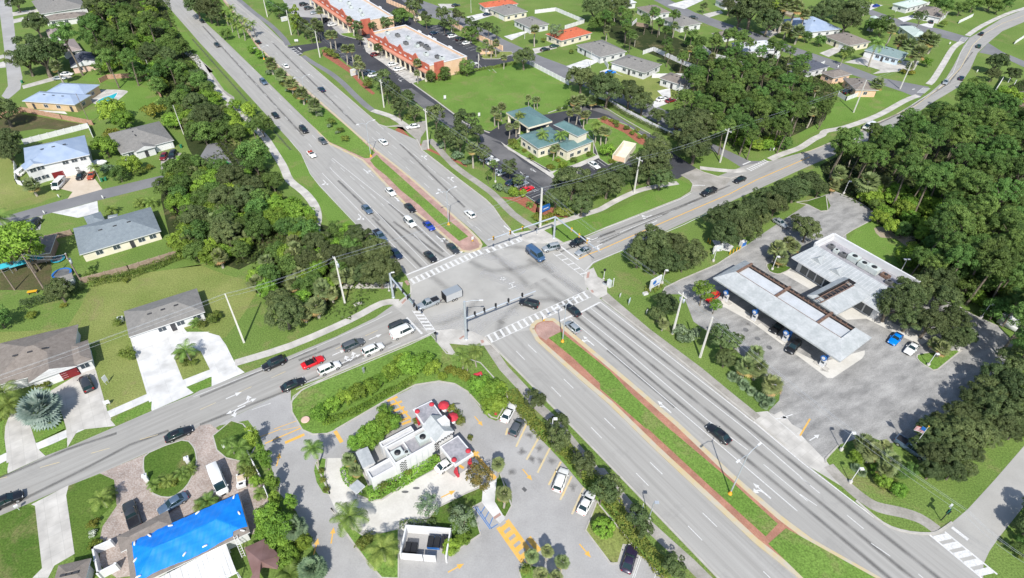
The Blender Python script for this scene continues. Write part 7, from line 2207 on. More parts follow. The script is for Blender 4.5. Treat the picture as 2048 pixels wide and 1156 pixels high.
car('sedan', 'white', 'c0 100,972', rad(200), 'white car turning out of the shop entrance', gA)
car('sedan', 'black', 'c0 430,38', rad(30), 'black car parked at the top centre street', gN)
car('sedan', 'dark blue', 'c0 672,108', rad(35), 'dark blue car on the white drive at the top centre', gN)
car('sedan', 'black', 'c0 1118,378', rad(30), 'black car on the street drive below the red-roofed house', gN)
car('sedan', 'dark green', 'c0 1190,352', rad(30), 'dark green car beside the black one below the red-roofed house', gN)
car('sedan', 'bright blue', 'd0 82,555', rad(25), 'bright blue car before the long white house', gN)
car('sedan', 'white', 'd0 475,760', rad(30), 'white car beside the red one by the patched roof', gN)
car('sedan', 'dark red', 'd0 545,772', rad(30), 'dark red car by the patched roof', gN)
car('sedan', 'dark grey', 'd0 722,132', rad(-25), 'dark grey car on the upper street beside the pines', gN)
car('sedan', 'black', 'd0 1365,227', rad(20), 'black car on the drive of the blue metal-roofed house', gN)
car('sedan', 'blue', 'e0 590,42', rad(30), 'blue car on the white drive at the top right', gN)
car('sedan', 'black', 'e0 1010,165', rad(70), 'black car before the open garage at the top right', gN)
car('suv', 'black', 'e0 360,705', rad(40), 'black SUV behind the peach house fence', gN)
car('coupe', 'bright blue', 'e2 775,410 700,490', None, 'bright blue sports coupe beside the gas station', gN)
car('coupe', 'white', 'e2 905,480 820,570', None, 'white coupe with a dark rear window beside the gas station', gN)
car('suv', 'black', 'd2 1530,465 1450,560', None, 'black car at the third pump of the gas station', gN)
car('sedan', 'black', 'd2 1400,330 1340,390', None, 'black sedan in the shade of the gas station canopy', gN)
car('sedan', 'red', 'd2 900,100 840,150', None, 'red car half hidden by the bright tree at the first pump', gN)
car('sedan', 'silver', 'd1 1350,610 1430,660', None, 'silver car parked above the gas station lane', gN)
car('pickup', 'slate blue', 'e3 770,95 950,210', None, 'slate blue pickup in deep tree shade behind the flag', gN)
car('box_van', 'white', 'e2 1590,330 1730,400', None, 'white camper with rooftop gear at the right edge of the lot', gN, k=1.15)
# the box trailer
c = W1('c2 402,118', 1.)
r_ = thing('box_trailer', 'white and grey enclosed trailer behind the silver pickup', 'trailer', (c.x, c.y, .02), HBL - .02)
b = MB().box((-2.2, -1.1, .55), (2.2, 1.1, 2.5))
part('body', b, paint('trailer_white', (.42, .43, .44)), r_)
part('roof', MB().box((-2.22, -1.12, 2.5), (2.22, 1.12, 2.56)), PAINT['silver'], r_)
part('edge_trim', MB().box((-2.23, -1.13, .5), (-2.12, 1.13, 2.58)).box((2.12, -1.13, .5), (2.23, 1.13, 2.58)), BM['black'], r_)
part('drawbar', MB().tube([(2.2, -.7, .5), (3.4, 0, .5), (2.2, .7, .5)], .06, 5), BM['black'], r_)
for x in (-.5, .35):
    for s_ in (-1, 1):
        o = part('wheel', MB().tube([(x, s_ * 1.0, .36), (x, s_ * 1.17, .36)], .36, 14), TYRE, r_)
        part('rim', MB().tube([(x, s_ * 1.05, .36), (x, s_ * 1.185, .36)], .2, 10), RIM, o)
# golf cart on the court
c = W1('b3 315,400', .8)
r_ = thing('golf_cart', 'white roofless golf cart with tan seats beside the white panel van', 'golf cart', (c.x, c.y, .02), rad(-68))
part('body', MB().box((-1.4, -.75, .3), (1.4, .75, .62)).box((.7, -.75, .6), (1.4, .75, .95)).box((-1.4, -.75, .6), (-.7, .75, .85)), PAINT['white'], r_)
part('seat', MB().box((-.6, -.6, .62), (.1, .6, .85)).box((-.7, -.6, .8), (-.58, .6, 1.3)), MT['beige'], r_)
part('engine_cover', MB().box((-1.2, -.4, .85), (-.8, .4, 1.1)).box((.8, -.3, .95), (1.1, .3, 1.1)), BM['black'], r_)
for x in (-.9, .9):
    for s_ in (-1, 1): part('wheel', MB().tube([(x, s_ * .66, .25), (x, s_ * .82, .25)], .25, 12), TYRE, r_)
# ================================================================= poles, wires, lamps, signals
def pole(base, top, label, arm=True, mt='cpole', r=.2, sq=True, tx=False, name='utility_pole', adir=None):
    bp, tpp = Q(base)[0], Q(top)[0]
    h = max(5., hof(bp, tpp))
    p = G(*bp)
    root = thing(name, label, 'utility pole', (p.x, p.y, 0), adir if adir is not None else HA, 'utility poles')
    part('pole', MB().tube([(0, 0, -.2), (0, 0, h)], [r * 1.35, r * .8], 4 if sq else 8, sm=not sq), BM[mt], root)
    if arm:
        part('crossarm', MB().box((-1.2, -.08, h - .75), (1.2, .08, h - .6)), BM[mt], root)
        for x in (-1.1, 0, 1.1):
            part('insulator', MB().lathe([(.05, 0), (.09, .08), (.05, .16), (.08, .25)], (x, 0, h - .6 if x else h), 8), BM['trim'], root)
    if tx:
        for x in (-.45, .45):
            part('transformer', MB().lathe([(.05, h - 2.6), (.25, h - 2.55), (.25, h - 1.6), (.06, h - 1.5)], (x, .25, 0), 12), BM['steel'], root)
        part('bracket', MB().box((-.6, .1, h - 1.9), (.6, .2, h - 1.75)), BM['steel'], root)
    return Vector((p.x, p.y, h))
PT = {}
PT['p1'] = pole('p 488,685', 'p 450,588', 'slender concrete pole on the lawn left of the junction thicket', arm=False, adir=HB)
PT['p2'] = pole('p 690,608', 'p 668,515', 'concrete pole with transformers beside the junction thicket', tx=True)
PT['p3'] = pole('p 1080,452', 'p 1084,376', 'thick concrete pole behind the blue office sign', arm=False, r=.28)
PT['p4'] = pole('p 1268,385', 'p 1278,315', 'concrete pole between the oaks above the cross road', tx=False)
PT['p5'] = pole('p 1440,325', 'p 1454,258', 'concrete pole on the grass tip by the side street', arm=True)
PT['p6'] = pole('p 1345,668', 'p 1368,586', 'concrete pole with transformer among the gas station shrubs', tx=True)
PT['p7'] = pole('p 1400,715', 'p 1427,634', 'bare concrete pole between two shrub clumps at the gas station', arm=False)
PT['p8'] = pole('p 1707,225', 'p 1735,160', 'leaning-looking white pole on the corner lawn below the peach house', arm=False)
PT['p9'] = pole('p 1800,178', 'p 1820,125', 'white pole above the crosswalk by the circular drive house', arm=False)
PT['e1'] = pole('p 857,298', 'p 855,218', 'concrete pole beside the shop entrance apron')
PT['e2'] = pole('p 768,215', 'p 763,160', 'concrete pole on the verge near the round trees')
PT['e3'] = pole('p 640,115', 'p 631,62', 'concrete pole on the verge by the striped entrance', arm=False)
PT['e4'] = pole('p 583,70', 'p 574,20', 'concrete pole beside the conical tree on the verge', arm=False)
PT['e5'] = pole('p 535,34', 'p 526,-6', 'concrete pole topmost on the avenue verge', arm=False)
PT['w1'] = pole('a1 635,1105', 'a1 505,880', 'wooden pole with crossarm by the blue trampoline', mt='wpole', sq=False, r=.16, tx=True)
PT['w2'] = pole('a1 345,1156', 'a1 165,880', 'wooden pole leaning over the shaded left yard', mt='wpole', sq=False, r=.16, arm=False)
PT['w3'] = pole('a1 115,1156', 'a1 15,1000', 'short wooden pole at the left picture edge', mt='wpole', sq=False, r=.14, arm=False)
PT['w4'] = pole('a0 1415,1035', 'a0 1305,810', 'slim pale pole beside the grey-roofed house', sq=False, r=.1, arm=False)
PT['w5'] = pole('a0 1165,570', 'a0 1110,460', 'slim pale pole at the corner of the pool garden', sq=False, r=.1, arm=False)
PT['w6'] = pole('a0 695,955', 'a0 560,720', 'thin wooden pole beside the swimming pool', mt='wpole', sq=False, r=.09, arm=False)
PT['n1'] = pole('c0 605,525', 'c0 600,415', 'slim concrete pole at the back of the shops', arm=False, r=.13)
PT['n2'] = pole('c0 398,245', 'c0 393,100', 'slim concrete pole beside the rear shop car park', arm=False, r=.13)
PT['n3'] = pole('c0 960,300', 'c0 958,235', 'slim pole in a front garden at the top centre', arm=False, r=.09)
PT['n4'] = pole('d0 598,765', 'd0 606,640', 'slim white pole beside the patched-roof house', arm=False, r=.11)
PT['n5'] = pole('c0 1465,520', 'c0 1480,390', 'slim pale pole before the garage below the red-roofed house', arm=False, r=.1)
PT['n6'] = pole('c0 548,100', 'c0 546,0', 'slim pale pole at the top centre lawn', arm=False, r=.1)
NW_ = 0
def wire(a, b, sag=.8, offs=(-1.1, 0, 1.1), dz=0.):
    global NW_
    d = (b - a).normalized()
    k = Vector((-d.y, d.x, 0)).normalized()
    root = thing('power_line', '', 'power line', (a.x, a.y, 0), 0, 'power lines')
    for o in offs:
        pts = [(a.lerp(b, i / 12) + k * o * .6 + Vector((0, 0, dz + abs(o) * -.3 - sag * 4 * (i / 12) * (1 - i / 12)))) - Vector((a.x, a.y, 0)) for i in range(13)]
        part('cable', MB().tube(pts, .015, 4, cap=False), BM['steel'], root)
    return root
def far(s, z): return W1(s, z)
for a, b, lab in (('p1', 'p2', 'overhead cables passing in front of the junction thicket'), ('p2', 'p3', 'overhead cables crossing the left carriageways to the office corner'), ('p3', 'p4', 'overhead cables over the oaks above the cross road'),
                  ('p4', 'p5', 'overhead cables over the office driveway mouth'), ('p5', 'p8', 'overhead cables along the front of the pine wood'), ('p8', 'p9', 'overhead cables over the peach house corner'),
                  ('e1', 'e2', 'overhead cables along the verge trees near the entrance'), ('e2', 'e3', 'overhead cables over the verge by the mall car park'), ('e3', 'e4', 'overhead cables above the striped side entrance'), ('e4', 'e5', 'overhead cables at the top of the verge'),
                  ('p3', 'e1', 'overhead cables beside the office car park'), ('p6', 'p7', 'overhead cables between the two gas station poles'), ('p3', 'p6', 'overhead cables crossing the right arm of the junction'), ('w1', 'w2', 'overhead cables over the shaded left yard'), ('w2', 'w3', 'overhead cables at the left edge yard')):
    wire(PT[a], PT[b])['label'] = lab
d_ = (PT['p1'] - PT['p2'])
wire(PT['p1'], Vector((PT['p1'].x - 75, PT['p1'].y - 48, 12.5)), 1.2)['label'] = 'overhead cables crossing the two left front lawns'
wire(PT['p7'], far('e3 1300,650', 9), 1.5)['label'] = 'overhead cables above the sidewalk of the near right carriageway'
wire(far('e3 1300,650', 9), far('e3 2000,1150', 9), 1.)['label'] = 'overhead cables at the bottom right corner'
# street lamps
def lamp2(base, top, label, arms=((2.4, 0), (-2.4, 0)), rz=HA + pi / 2, r=.11):
    bp = Q(base)[0]
    h = hof(bp, Q(top)[0])
    p = G(*bp)
    root = thing('street_lamp', label, 'street lamp', (p.x, p.y, .1), rz, 'street lamps on the avenue')
    part('base', MB().lathe([(.38, 0), (.34, .25), (.2, .3), (.16, .9)], (0, 0, 0), 12), BM['orange'], root)
    part('pole', MB().tube([(0, 0, 0), (0, 0, h)], [r * 1.3, r * .7], 8), BM['steel'], root)
    for dx, dy in arms:
        part('arm', MB().tube([(0, 0, h - .3), (dx * .35, 0, h + .35), (dx, 0, h + .5)], [.06, .05, .045], 6), BM['steel'], root)
        o = part('lamp_head', MB().cbox((dx * 1.15, 0, h + .47), (.8, .3, .16)), BM['trim'], root)
    return root
lamp2('d3 1000,510', 'd3 1130,205', 'double-armed street lamp on the near median beside the black sedan')
lamp2('c2 1252,478', 'c2 1285,190', 'double-armed street lamp on the near median nose')
lamp2('c1 375,655', 'c1 372,400', 'double-armed street lamp on the far median by the white car')
lamp2('b1 1318,130', 'b0 1295,955', 'double-armed street lamp where the far median narrows')
lamp2('b0 825,790', 'b0 790,600', 'street lamp among the short palms of the median')
lamp2('b0 495,460', 'b0 480,370', 'street lamp at the lower end of the palm grove')
def lotlamp(s, top, label, mt='trim', heads=1, rz=0.):
    bp = Q(s)[0]
    h = min(9., max(3.5, hof(bp, Q(top)[0])))
    p = G(*bp)
    root = thing('lot_lamp', label, 'lamp post', (p.x, p.y, 0), rz, 'lamp posts of the car parks')
    part('footing', MB().lathe([(.32, 0), (.32, .6), (.1, .62)], (0, 0, 0), 12), MT['conc'], root)
    part('pole', MB().tube([(0, 0, 0), (0, 0, h)], .08, 6), BM[mt], root)
    for k in range(heads):
        s_ = 1 if k == 0 else -1
        part('lamp_head', MB().box((s_ * .1 if s_ > 0 else -.8, -.25, h - .05), (.8 if s_ > 0 else -.1, .25, h + .12)), BM[mt], root)
lotlamp('e3 315,170', 'e3 395,40', 'white lamp post on the flag corner by the driveway')
lotlamp('e3 385,420', 'e3 455,315', 'short white lamp post beside the sidewalk at the flag corner')
lotlamp('e2 1393,292', 'e2 1452,188', 'white lamp post behind the gas station at the wood edge')
lotlamp('e2 985,658', 'e2 1022,592', 'white lamp post at the tip of the grassy parking island')
lotlamp('e2 1215,545', 'e2 1228,500', 'white lamp post at the right end of the grassy parking island')
lotlamp('e1 335,415', 'e1 370,320', 'white lamp post at the turning loop under palms')
lotlamp('e1 760,1040', 'e1 820,920', 'white lamp post behind the parapet of the gas station shop', heads=2)
lotlamp('d1 1325,1000', 'd1 1340,900', 'white lamp post on the small palm island')
lotlamp('d1 478,1105', 'd1 505,1005', 'white lamp post beside the gas price sign')
lotlamp('d1 872,935', 'd1 885,885', 'short white lamp post under the oaks by the yellow bollards')
lotlamp('c3 1162,105', 'c2 1180,1070', 'white lamp post in the hedge by the avenue sidewalk')
lotlamp('p 1297,1040', 'p 1290,1005', 'dark slim lamp post beside the avenue sidewalk', 'steel')
lotlamp('b0 760,155', 'b0 748,100', 'slim lamp post in the farther shop car park', 'steel')
lotlamp('o 60,960', 'o 60,820', 'dark slim lamp post at the lower office car park', 'steel')
lotlamp('o 390,1060', 'o 395,900', 'dark lamp post beside the red car', 'steel')
# signals
def sigh(root, p, rz, yellow, z0=-.55, n=3, back=False):
    """signal head standing at local p"""
    m_ = MB()
    T = Matrix.Translation(p) @ Matrix.Rotation(rz, 4, 'Z')
    m_.T = T
    m_.box((-.1, -.2, z0), (.14, .2, z0 + .36 * n))
    o = part('signal_head', m_, BM['sign_y' if yellow else 'black'], root)
    v_ = MB()
    v_.T = T
    for k in range(n):
        v_.tube([(.14, 0, z0 + .18 + .36 * k), (.3, 0, z0 + .18 + .36 * k)], .14, 10)
    part('visor', v_, BM['black'], o)
def mast(base, top, arms, label, lum=None, rr=.24):
    bp = Q(base)[0]
    H_ = hof(bp, Q(top)[0])
    p = G(*bp)
    root = thing('traffic_signal', label, 'traffic signal', (p.x, p.y, 0), 0, 'mast arm traffic signals')
    part('base', MB().lathe([(.42, 0), (.42, .12), (.28, .2)], (0, 0, 0), 12), BM['steel'], root)
    part('pole', MB().tube([(0, 0, 0), (0, 0, H_)], [rr * 1.25, rr], 12), BM['steel'], root)
    for (s, az, heads, sign, yellow) in arms:
        e = W1(s, az) - Vector((p.x, p.y, 0))
        st = Vector((0, 0, az - .15))
        part('mast_arm', MB().tube([st, e], [rr * .9, .13], 10), BM['steel'], root)
        d = (e - st).normalized()
        face = atan2(d.y, d.x)
        for t, rzz, n, z0 in heads:
            sigh(root, st.lerp(e, t), rzz, yellow, z0, n)
        for t in sign:
            q = st.lerp(e, t)
            m_ = MB()
            m_.cbox((q.x, q.y, q.z - .05), (1.9, .06, .5), rz=face)
            sg = part('street_sign', m_, BM['sign_g'], root)
            b_ = MB()
            b_.cbox((q.x, q.y, q.z - .05), (1.5, .075, .12), rz=face)
            part('lettering', b_, BM['trim'], sg)
    if lum:
        e = W1(lum, H_) - Vector((p.x, p.y, 0))
        part('lamp_arm', MB().tube([(0, 0, H_ - .2), (e.x * .5, e.y * .5, H_ + .25), (e.x, e.y, H_ + .2)], .06, 6), BM['steel'], root)
        part('lamp_head', MB().cbox((e.x * 1.05, e.y * 1.05, H_ + .2), (.8, .3, .15), rz=atan2(e.y, e.x)), BM['trim'], root)
    for rzz, zz in ((0., 2.6), (1.6, 2.6)):
        sigh(root, Vector((cos(rzz) * .35, sin(rzz) * .35, zz)), rzz, False, 0, 1)
    return root
mast('c2 510,455', 'c2 495,165', [('c2 1045,85', 6.3, [(.13, HA, 3, -.1), (.26, HA, 3, -.1), (.42, HA, 3, -.1), (.6, HA, 3, -.1), (.8, HA, 3, -.1)], (), False)], 'steel signal mast on the restaurant corner with one long arm over the avenue', lum='c2 620,162')
mast('h 808,365', 'h 818,165', [('h 170,385', 6.9, [(.5, HA, 3, -.55), (.68, HA, 3, -.55), (.92, HA, 3, -.55)], (.28,), True), ('h 1255,500', 6.9, [(.38, HB, 3, -.55), (.55, HB, 3, -.55), (.72, HB, 3, -.55)], (.26,), True)], 'steel signal mast on the office corner with two long arms')
mast('g 300,352', 'g 262,45', [('g 610,510', 6.6, [(.5, HBL, 3, -.2), (.68, HBL, 3, -.2), (.9, HBL, 3, -.2), (.99, HBL, 3, -.2)], (.75,), False)], 'steel signal mast on the thicket corner with its arm over the cross road', lum='g 290,40')
def simple(name, label, cat, s, parts_, rz=0., group=None, z=0):
    p = W1(s)
    root = thing(name, label, cat, (p.x, p.y, z), rz, group)
    for nm, mb, mt in parts_: part(nm, mb, BM.get(mt) or MT[mt], root)
    return root
def pedpost(s, label, mt='black', h=3.):
    simple('pedestrian_signal', label, 'pedestrian signal', s, [('post', MB().tube([(0, 0, 0), (0, 0, h)], .07, 8), mt), ('footing', MB().lathe([(.3, 0), (.28, .1), (.12, .14)], (0, 0, 0), 10), 'conc'),
           ('signal_head', MB().box((-.25, -.2, h - .45), (.25, .2, h)), 'black')], .6)
pedpost('g 850,925', 'dark pedestrian signal post on the lawn corner by the white van')
pedpost('g 245,265', 'slim pale pedestrian post beside the thicket sidewalk', 'trim')
pedpost('i 560,240', 'pedestrian signal post on the gas station corner', 'trim')
pedpost('h 645,330', 'pedestrian post beside the thick concrete pole', 'steel')
simple('control_cabinet', 'tall pale signal control cabinet on the gas station corner', 'cabinet', 'i 628,340', [('cabinet', MB().box((-.5, -.35, .1), (.5, .35, 1.9)).box((-.55, -.4, 1.9), (.55, .4, 1.97)), 'hvac'), ('base', MB().box((-.6, -.45, 0), (.6, .45, .1)), 'conc'), ('door', MB().box((-.42, -.37, .25), (.42, -.35, 1.8)), 'trim')], HA)
simple('white_post', 'white marker post right of the signal control cabinet', 'post', 'i 678,342', [('post', MB().tube([(0, 0, 0), (0, 0, 2.6)], .1, 6), 'trim'), ('cap', MB().lathe([(.12, 2.6), (.02, 2.72)], (0, 0, 0), 6), 'trim')])
simple('utility_box', 'low dark box beside the signal control cabinet', 'box', 'i 575,312', [('body', MB().box((-.4, -.3, 0), (.4, .3, .7)), 'steel'), ('lid', MB().box((-.44, -.34, .7), (.44, .34, .76)), 'black')], HA)
def keepright(s, label, h=2.):
    simple('median_sign', label, 'road sign', s, [('post', MB().tube([(0, 0, 0), (0, 0, h)], .05, 6), 'steel'), ('panel', MB().box((-.04, -.35, h - .8), (.04, .35, h + .1)), 'trim'), ('marker', MB().box((-.045, -.25, h - 1.4), (.045, .25, h - .85)), 'sign_y')], HA)
keepright('c1 560,795', 'white and yellow marker sign on the far brick median nose')
keepright('c2 1108,330', 'small sign on the near brick median nose')
def yard(s, label, w=.9, h=1.1, mt='trim', rz=0.):
    simple('yard_sign', label, 'sign', s, [('leg', MB().box((-w * .35, -.02, 0), (-w * .35 + .05, .02, h * .6)).box((w * .35 - .05, -.02, 0), (w * .35, .02, h * .6)), 'trim'), ('panel', MB().box((-w / 2, -.04, h * .35), (w / 2, .04, h)), mt)], rz, 'small roadside signs')
yard('i 770,480', 'small yard sign nearest the junction on the gas station verge', .7, 1.2, rz=1.)
yard('i 885,570', 'taller pale blue yard sign, middle one of the gas station verge', .8, 1.9, 'w_blue', 1.)
yard('i 1110,690', 'small yard sign farthest along the gas station verge', .8, 1.2, rz=1.)
yard('c0 347,772', 'white sign on the left side of the empty green lot', .9, 1.9, rz=.3)
yard('c0 610,905', 'small white sign at the lower corner of the empty green lot', .8, 1.8, rz=.3)
yard('b0 745,328', 'white sign on the verge by the striped entrance', 1.6, 1.5, rz=.2)
yard('a2 830,800', 'tall narrow white sign on the lawn between the two left drives', .9, 2.3, rz=1.3)
yard('a2 835,965', 'white folding sign by the left sidewalk', 1., 1.4, rz=.5)
yard('b2 1265,720', 'thin grey sign on the restaurant lawn by the cross road', .5, 1.8, 'steel', 1.)
yard('b2 1475,720', 'narrow white sign beside the lawn screen bushes', .4, 2., rz=1.5)
yard('b3 190,160', 'white ornament beside the court island palms', .5, 1.2)
yard('d1 1310,85', 'left one of two small white signs before the wood', .5, 1.2, rz=.4)
yard('d1 1335,85', 'right one of two small white signs before the wood', .5, 1.2, rz=.4)
yard('a1 797,455', 'white mailbox beside the concrete drive on the left street', .35, 1.2)
yard('a1 345,570', 'white mailbox at the short drive on the left street', .35, 1.1)
yard('a1 457,445', 'white mailbox on the lawn of the two-storey house', .35, 1.1)
yard('e0 1150,345', 'white sign at the upper side street corner', .6, 1.3)
yard('e0 735,95', 'white mailbox on the upper right lawn', .4, 1.2)
yard('e0 290,525', 'white mailbox on the upper right street', .4, 1.2)
yard('e0 1360,560', 'white sign beside the dark tree on the upper right lawn', .5, 1.3)
# mailbox lower left
simple('mailbox', 'white mailbox on a post at the lower left road edge', 'mailbox', 'a3 150,630', [('post', MB().tube([(0, 0, 0), (0, 0, 1.1)], .06, 6), 'trim'), ('box', MB().box((-.3, -.15, 1.05), (.3, .15, 1.4)), 'trim'), ('flag', MB().box((.05, .15, 1.3), (.1, .18, 1.55)), 'red')], .8)
for s, lab in (('a3 1455,270', 'right white gate pillar on the court island'), ('a3 1135,405', 'left white gate pillar on the court island')):
    simple('gate_pillar', lab, 'pillar', s, [('shaft', MB().box((-.3, -.3, 0), (.3, .3, 1.5)), 'w_white'), ('cap', MB().box((-.4, -.4, 1.5), (.4, .4, 1.62)).lathe([(.2, 1.62), (.22, 1.8), (.05, 1.95)], (0, 0, 0), 10), 'trim')], .5)
# big signs
def panel_sign(label, s0, s1, z0, z1, faces, name='roadside_sign', legs=True, th=.35, frame='trim'):
    a, b = W1(s0), W1(s1)
    d = (b - a).normalized()
    L = (b - a).length
    root = thing(name, label, 'sign', ((a.x + b.x) / 2, (a.y + b.y) / 2, 0), atan2(d.y, d.x))
    part('panel', MB().box((-L / 2, -th / 2, z0), (L / 2, th / 2, z1)), BM[frame], root)
    for nm, x0, x1, za, zb, mt in faces:
        part(nm, MB().box((x0 * L / 2, -th / 2 - .03, z0 + (z1 - z0) * za), (x1 * L / 2, -th / 2 - .002, z0 + (z1 - z0) * zb)), BM[mt], root)
    if legs:
        for x in (-.8, .8): part('leg', MB().box((x * L / 2 - .2, -.14, 0), (x * L / 2 + .2, .14, z0)), BM['trim'], root)
    return root, L
root, L = panel_sign('white gas station price sign with a blue emblem on two legs', 'i 1140,420', 'i 1275,345', 1.2, 3.8, [('lettering', .25, .45, .45, .75, 'w_blue'), ('lettering', .5, .75, .4, .8, 'w_blue'), ('lettering', -.3, .7, .12, .24, 'bluebox')])
part('emblem', MB().tube([(-L * .17, -.17, 2.75), (-L * .17, -.23, 2.75)], .62, 20), BM['bluebox'], root)
simple('sign_footing', 'small white concrete box beside the price sign', 'box', 'i 1095,440', [('body', MB().box((-.6, -.4, 0), (.6, .4, .5)), 'trim'), ('lid', MB().box((-.5, -.3, .5), (.5, .3, .56)), 'conc')], .4)
root, L = panel_sign('blue office sign on a red mulch bed', 'c1 1085,570', 'c1 1150,540', .5, 2.2, [('lettering', -.6, .6, .45, .6, 'trim')], legs=False, frame='bluebox', th=.5)
panel_sign('pink monument sign at the end of the boundary wall', 'c0 618,420', 'c0 720,415', .2, 2.4, [('lettering', -.3, .3, .4, .6, 'trim')], legs=False, frame='w_peach', th=.6)
panel_sign('pale monument sign among verge palms', 'b0 1165,590', 'b0 1215,575', .2, 2.8, [('lettering', -.5, .5, .4, .7, 'w_cream')], legs=False, frame='w_white', th=.5)
panel_sign('pale monument sign before the farther shops', 'b0 630,170', 'b0 675,160', .2, 2.2, [('lettering', -.5, .5, .4, .7, 'w_cream')], legs=False, frame='w_white', th=.5)
panel_sign('pale cream sign block at the top of the back street', 'c0 108,165', 'c0 165,160', .2, 2.6, [('lettering', -.4, .4, .4, .6, 'w_peach')], legs=False, frame='w_cream', th=.5)
root, L = panel_sign('white propane cage board under the oaks by the gas lane', 'd1 865,880', 'd1 940,850', .8, 2.4, [('lettering', -.4, .4, .4, .6, 'w_blue')])
simple('ice_box', 'white and blue box on the slab under the gas station oaks', 'box', 'd1 1095,815', [('body', MB().box((-.8, -.5, 0), (.8, .5, 1.6)), 'trim'), ('door', MB().box((-.7, -.53, .2), (.7, -.5, 1.4)), 'bluebox')], .5)
ground('service_slab', 'd1 860,770 960,780 1030,820 1000,860 900,840', .03, 'conc_white')
for i, (s, w_) in enumerate((('d1 998,882', 'first'), ('d1 1023,872', 'second'), ('d1 1048,860', 'third'), ('d1 1073,848', 'fourth'))):
    simple('bollard', w_ + ' yellow bollard from the left by the gas station oaks', 'bollard', s, [('post', MB().tube([(0, 0, 0), (0, 0, 1.3)], .12, 8), 'sign_y'), ('cap', MB().lathe([(.12, 1.3), (.06, 1.38)], (0, 0, 0), 8), 'sign_y')], 0, 'yellow bollards')
for s, w_ in (('d1 830,785', 'left'), ('d1 845,800', 'right')):
    simple('bollard', w_ + ' one of two yellow bollards under the oak', 'bollard', s, [('post', MB().tube([(0, 0, 0), (0, 0, 1.2)], .12, 8), 'sign_y'), ('cap', MB().lathe([(.12, 1.2), (.06, 1.28)], (0, 0, 0), 8), 'sign_y')], 0, 'yellow bollards')
# street name signal pole at bottom right
simple('street_sign_post', 'black post with a green street sign and signal head on the corner lawn', 'street sign', 'e3 1085,712', [('post', MB().tube([(0, 0, 0), (0, 0, 3.6)], .08, 8), 'black'), ('sign', MB().box((-1., -.03, 3.1), (.4, .03, 3.5)), 'sign_g'), ('signal_head', MB().box((-.25, -.25, 2.4), (.25, .25, 3.05)), 'black'),
       ('mast_arm', MB().tube([(0, 0, 3.), (1.1, .3, 3.1)], .05, 6), 'steel'), ('panel', MB().box((.8, .2, 2.9), (1.4, .5, 3.4)), 'hvac')], .6)
# flag
simple('flag_pole', 'white flagpole with a red, white and blue striped flag', 'flag', 'e3 845,182', [('pole', MB().tube([(0, 0, 0), (0, 0, 7.6)], [.07, .04], 8), 'trim'), ('ball', MB().ball((0, 0, 7.7), .14), 'sign_y'),
       ('flag', (lambda m_: [m_.add([(.05 + .16 * i, .05 * sin(i), z_ - .05 * i) for i in range(10) for z_ in (6.9 - .17 * k, 6.9 - .17 * k - .17)], [(2 * i, 2 * i + 1, 2 * i + 3, 2 * i + 2) for i in range(9)], k % 2) for k in range(8)] and m_)(MB()), 'red'),
       ('flag_canton', MB().box((.05, -.08, 6.2), (.7, .08, 6.92)), 'bluebox')], 2.3)
fl = [o for o in COL.objects if o.name.startswith('flag') and o.type == 'MESH' and len(o.data.materials) == 1 and o.parent and o.parent.name == 'flag_pole' and 'canton' not in o.name]
for o in fl: o.data.materials.append(BM['trim'])
# restaurant red things
for s, w_ in (('r 1015,285', 'upper'), ('r 1095,390', 'lower')):
    simple('parasol', w_ + ' red parasol over a table in front of the restaurant', 'parasol', s, [('pole', MB().tube([(0, 0, 0), (0, 0, 2.4)], .04, 6), 'steel'), ('canopy', MB().lathe([(1.12, 2.05), (1.1, 2.12), (.6, 2.4), (.05, 2.6)], (0, 0, 0), 8, sm=False), 'red'),
           ('table', MB().lathe([(.5, .7), (.5, .75), (.04, .76)], (0, 0, 0), 12), 'trim'), ('bench', MB().box((-.9, -.2, .4), (-.6, .2, .45)).box((.6, -.2, .4), (.9, .2, .45)), 'red')], 0, 'red parasols')
simple('red_cabinet', 'small red hydrant-like cabinet at the tip of the corner shrubs', 'cabinet', 'c2 738,1035', [('body', MB().lathe([(.3, 0), (.3, .8), (.2, 1.), (.05, 1.05)], (0, 0, 0), 12), 'red'), ('cap', MB().box((-.35, -.1, .5), (.35, .1, .7)), 'red')])
p0 = W('c2 560,752 575,735 600,725 625,718 632,730', .6)
b = MB().tube([(p.x - p0[2].x, p.y - p0[2].y, .5 + .25 * (i % 2)) for i, p in enumerate(p0)], [.15, .35, .4, .35, .15], 8)
r_ = thing('curved_red_sign', 'curved red ornament lying beside the corner shrubs', 'ornament', (p0[2].x, p0[2].y, 0))
part('body', b, BM['red'], r_)
part('stand', MB().box((-.5, -.1, 0), (-.3, .1, .5)).box((.4, -.1, 0), (.6, .1, .5)), BM['steel'], r_)
simple('planter', 'low curved white and pink kerb planter at the lot entrance', 'planter', 'b2 815,1085', [('bowl', MB().lathe([(.5, 0), (.85, .4), (.75, .45)], (0, 0, 0), 14), 'w_pink'), ('soil', MB().box((-.5, -.5, .1), (.5, .5, .42)), 'mulch')])
simple('parking_sign', 'blue bus stop sign post beside the avenue sidewalk', 'sign', 'd3 315,655', [('post', MB().tube([(0, 0, 0), (0, 0, 3.)], .06, 6), 'trim'), ('panel', MB().box((-.5, -.04, .3), (.5, .04, 1.3)), 'bluebox'), ('seat', MB().box((-.8, -.3, .4), (.8, .2, .5)), 'bluebox')], .9)
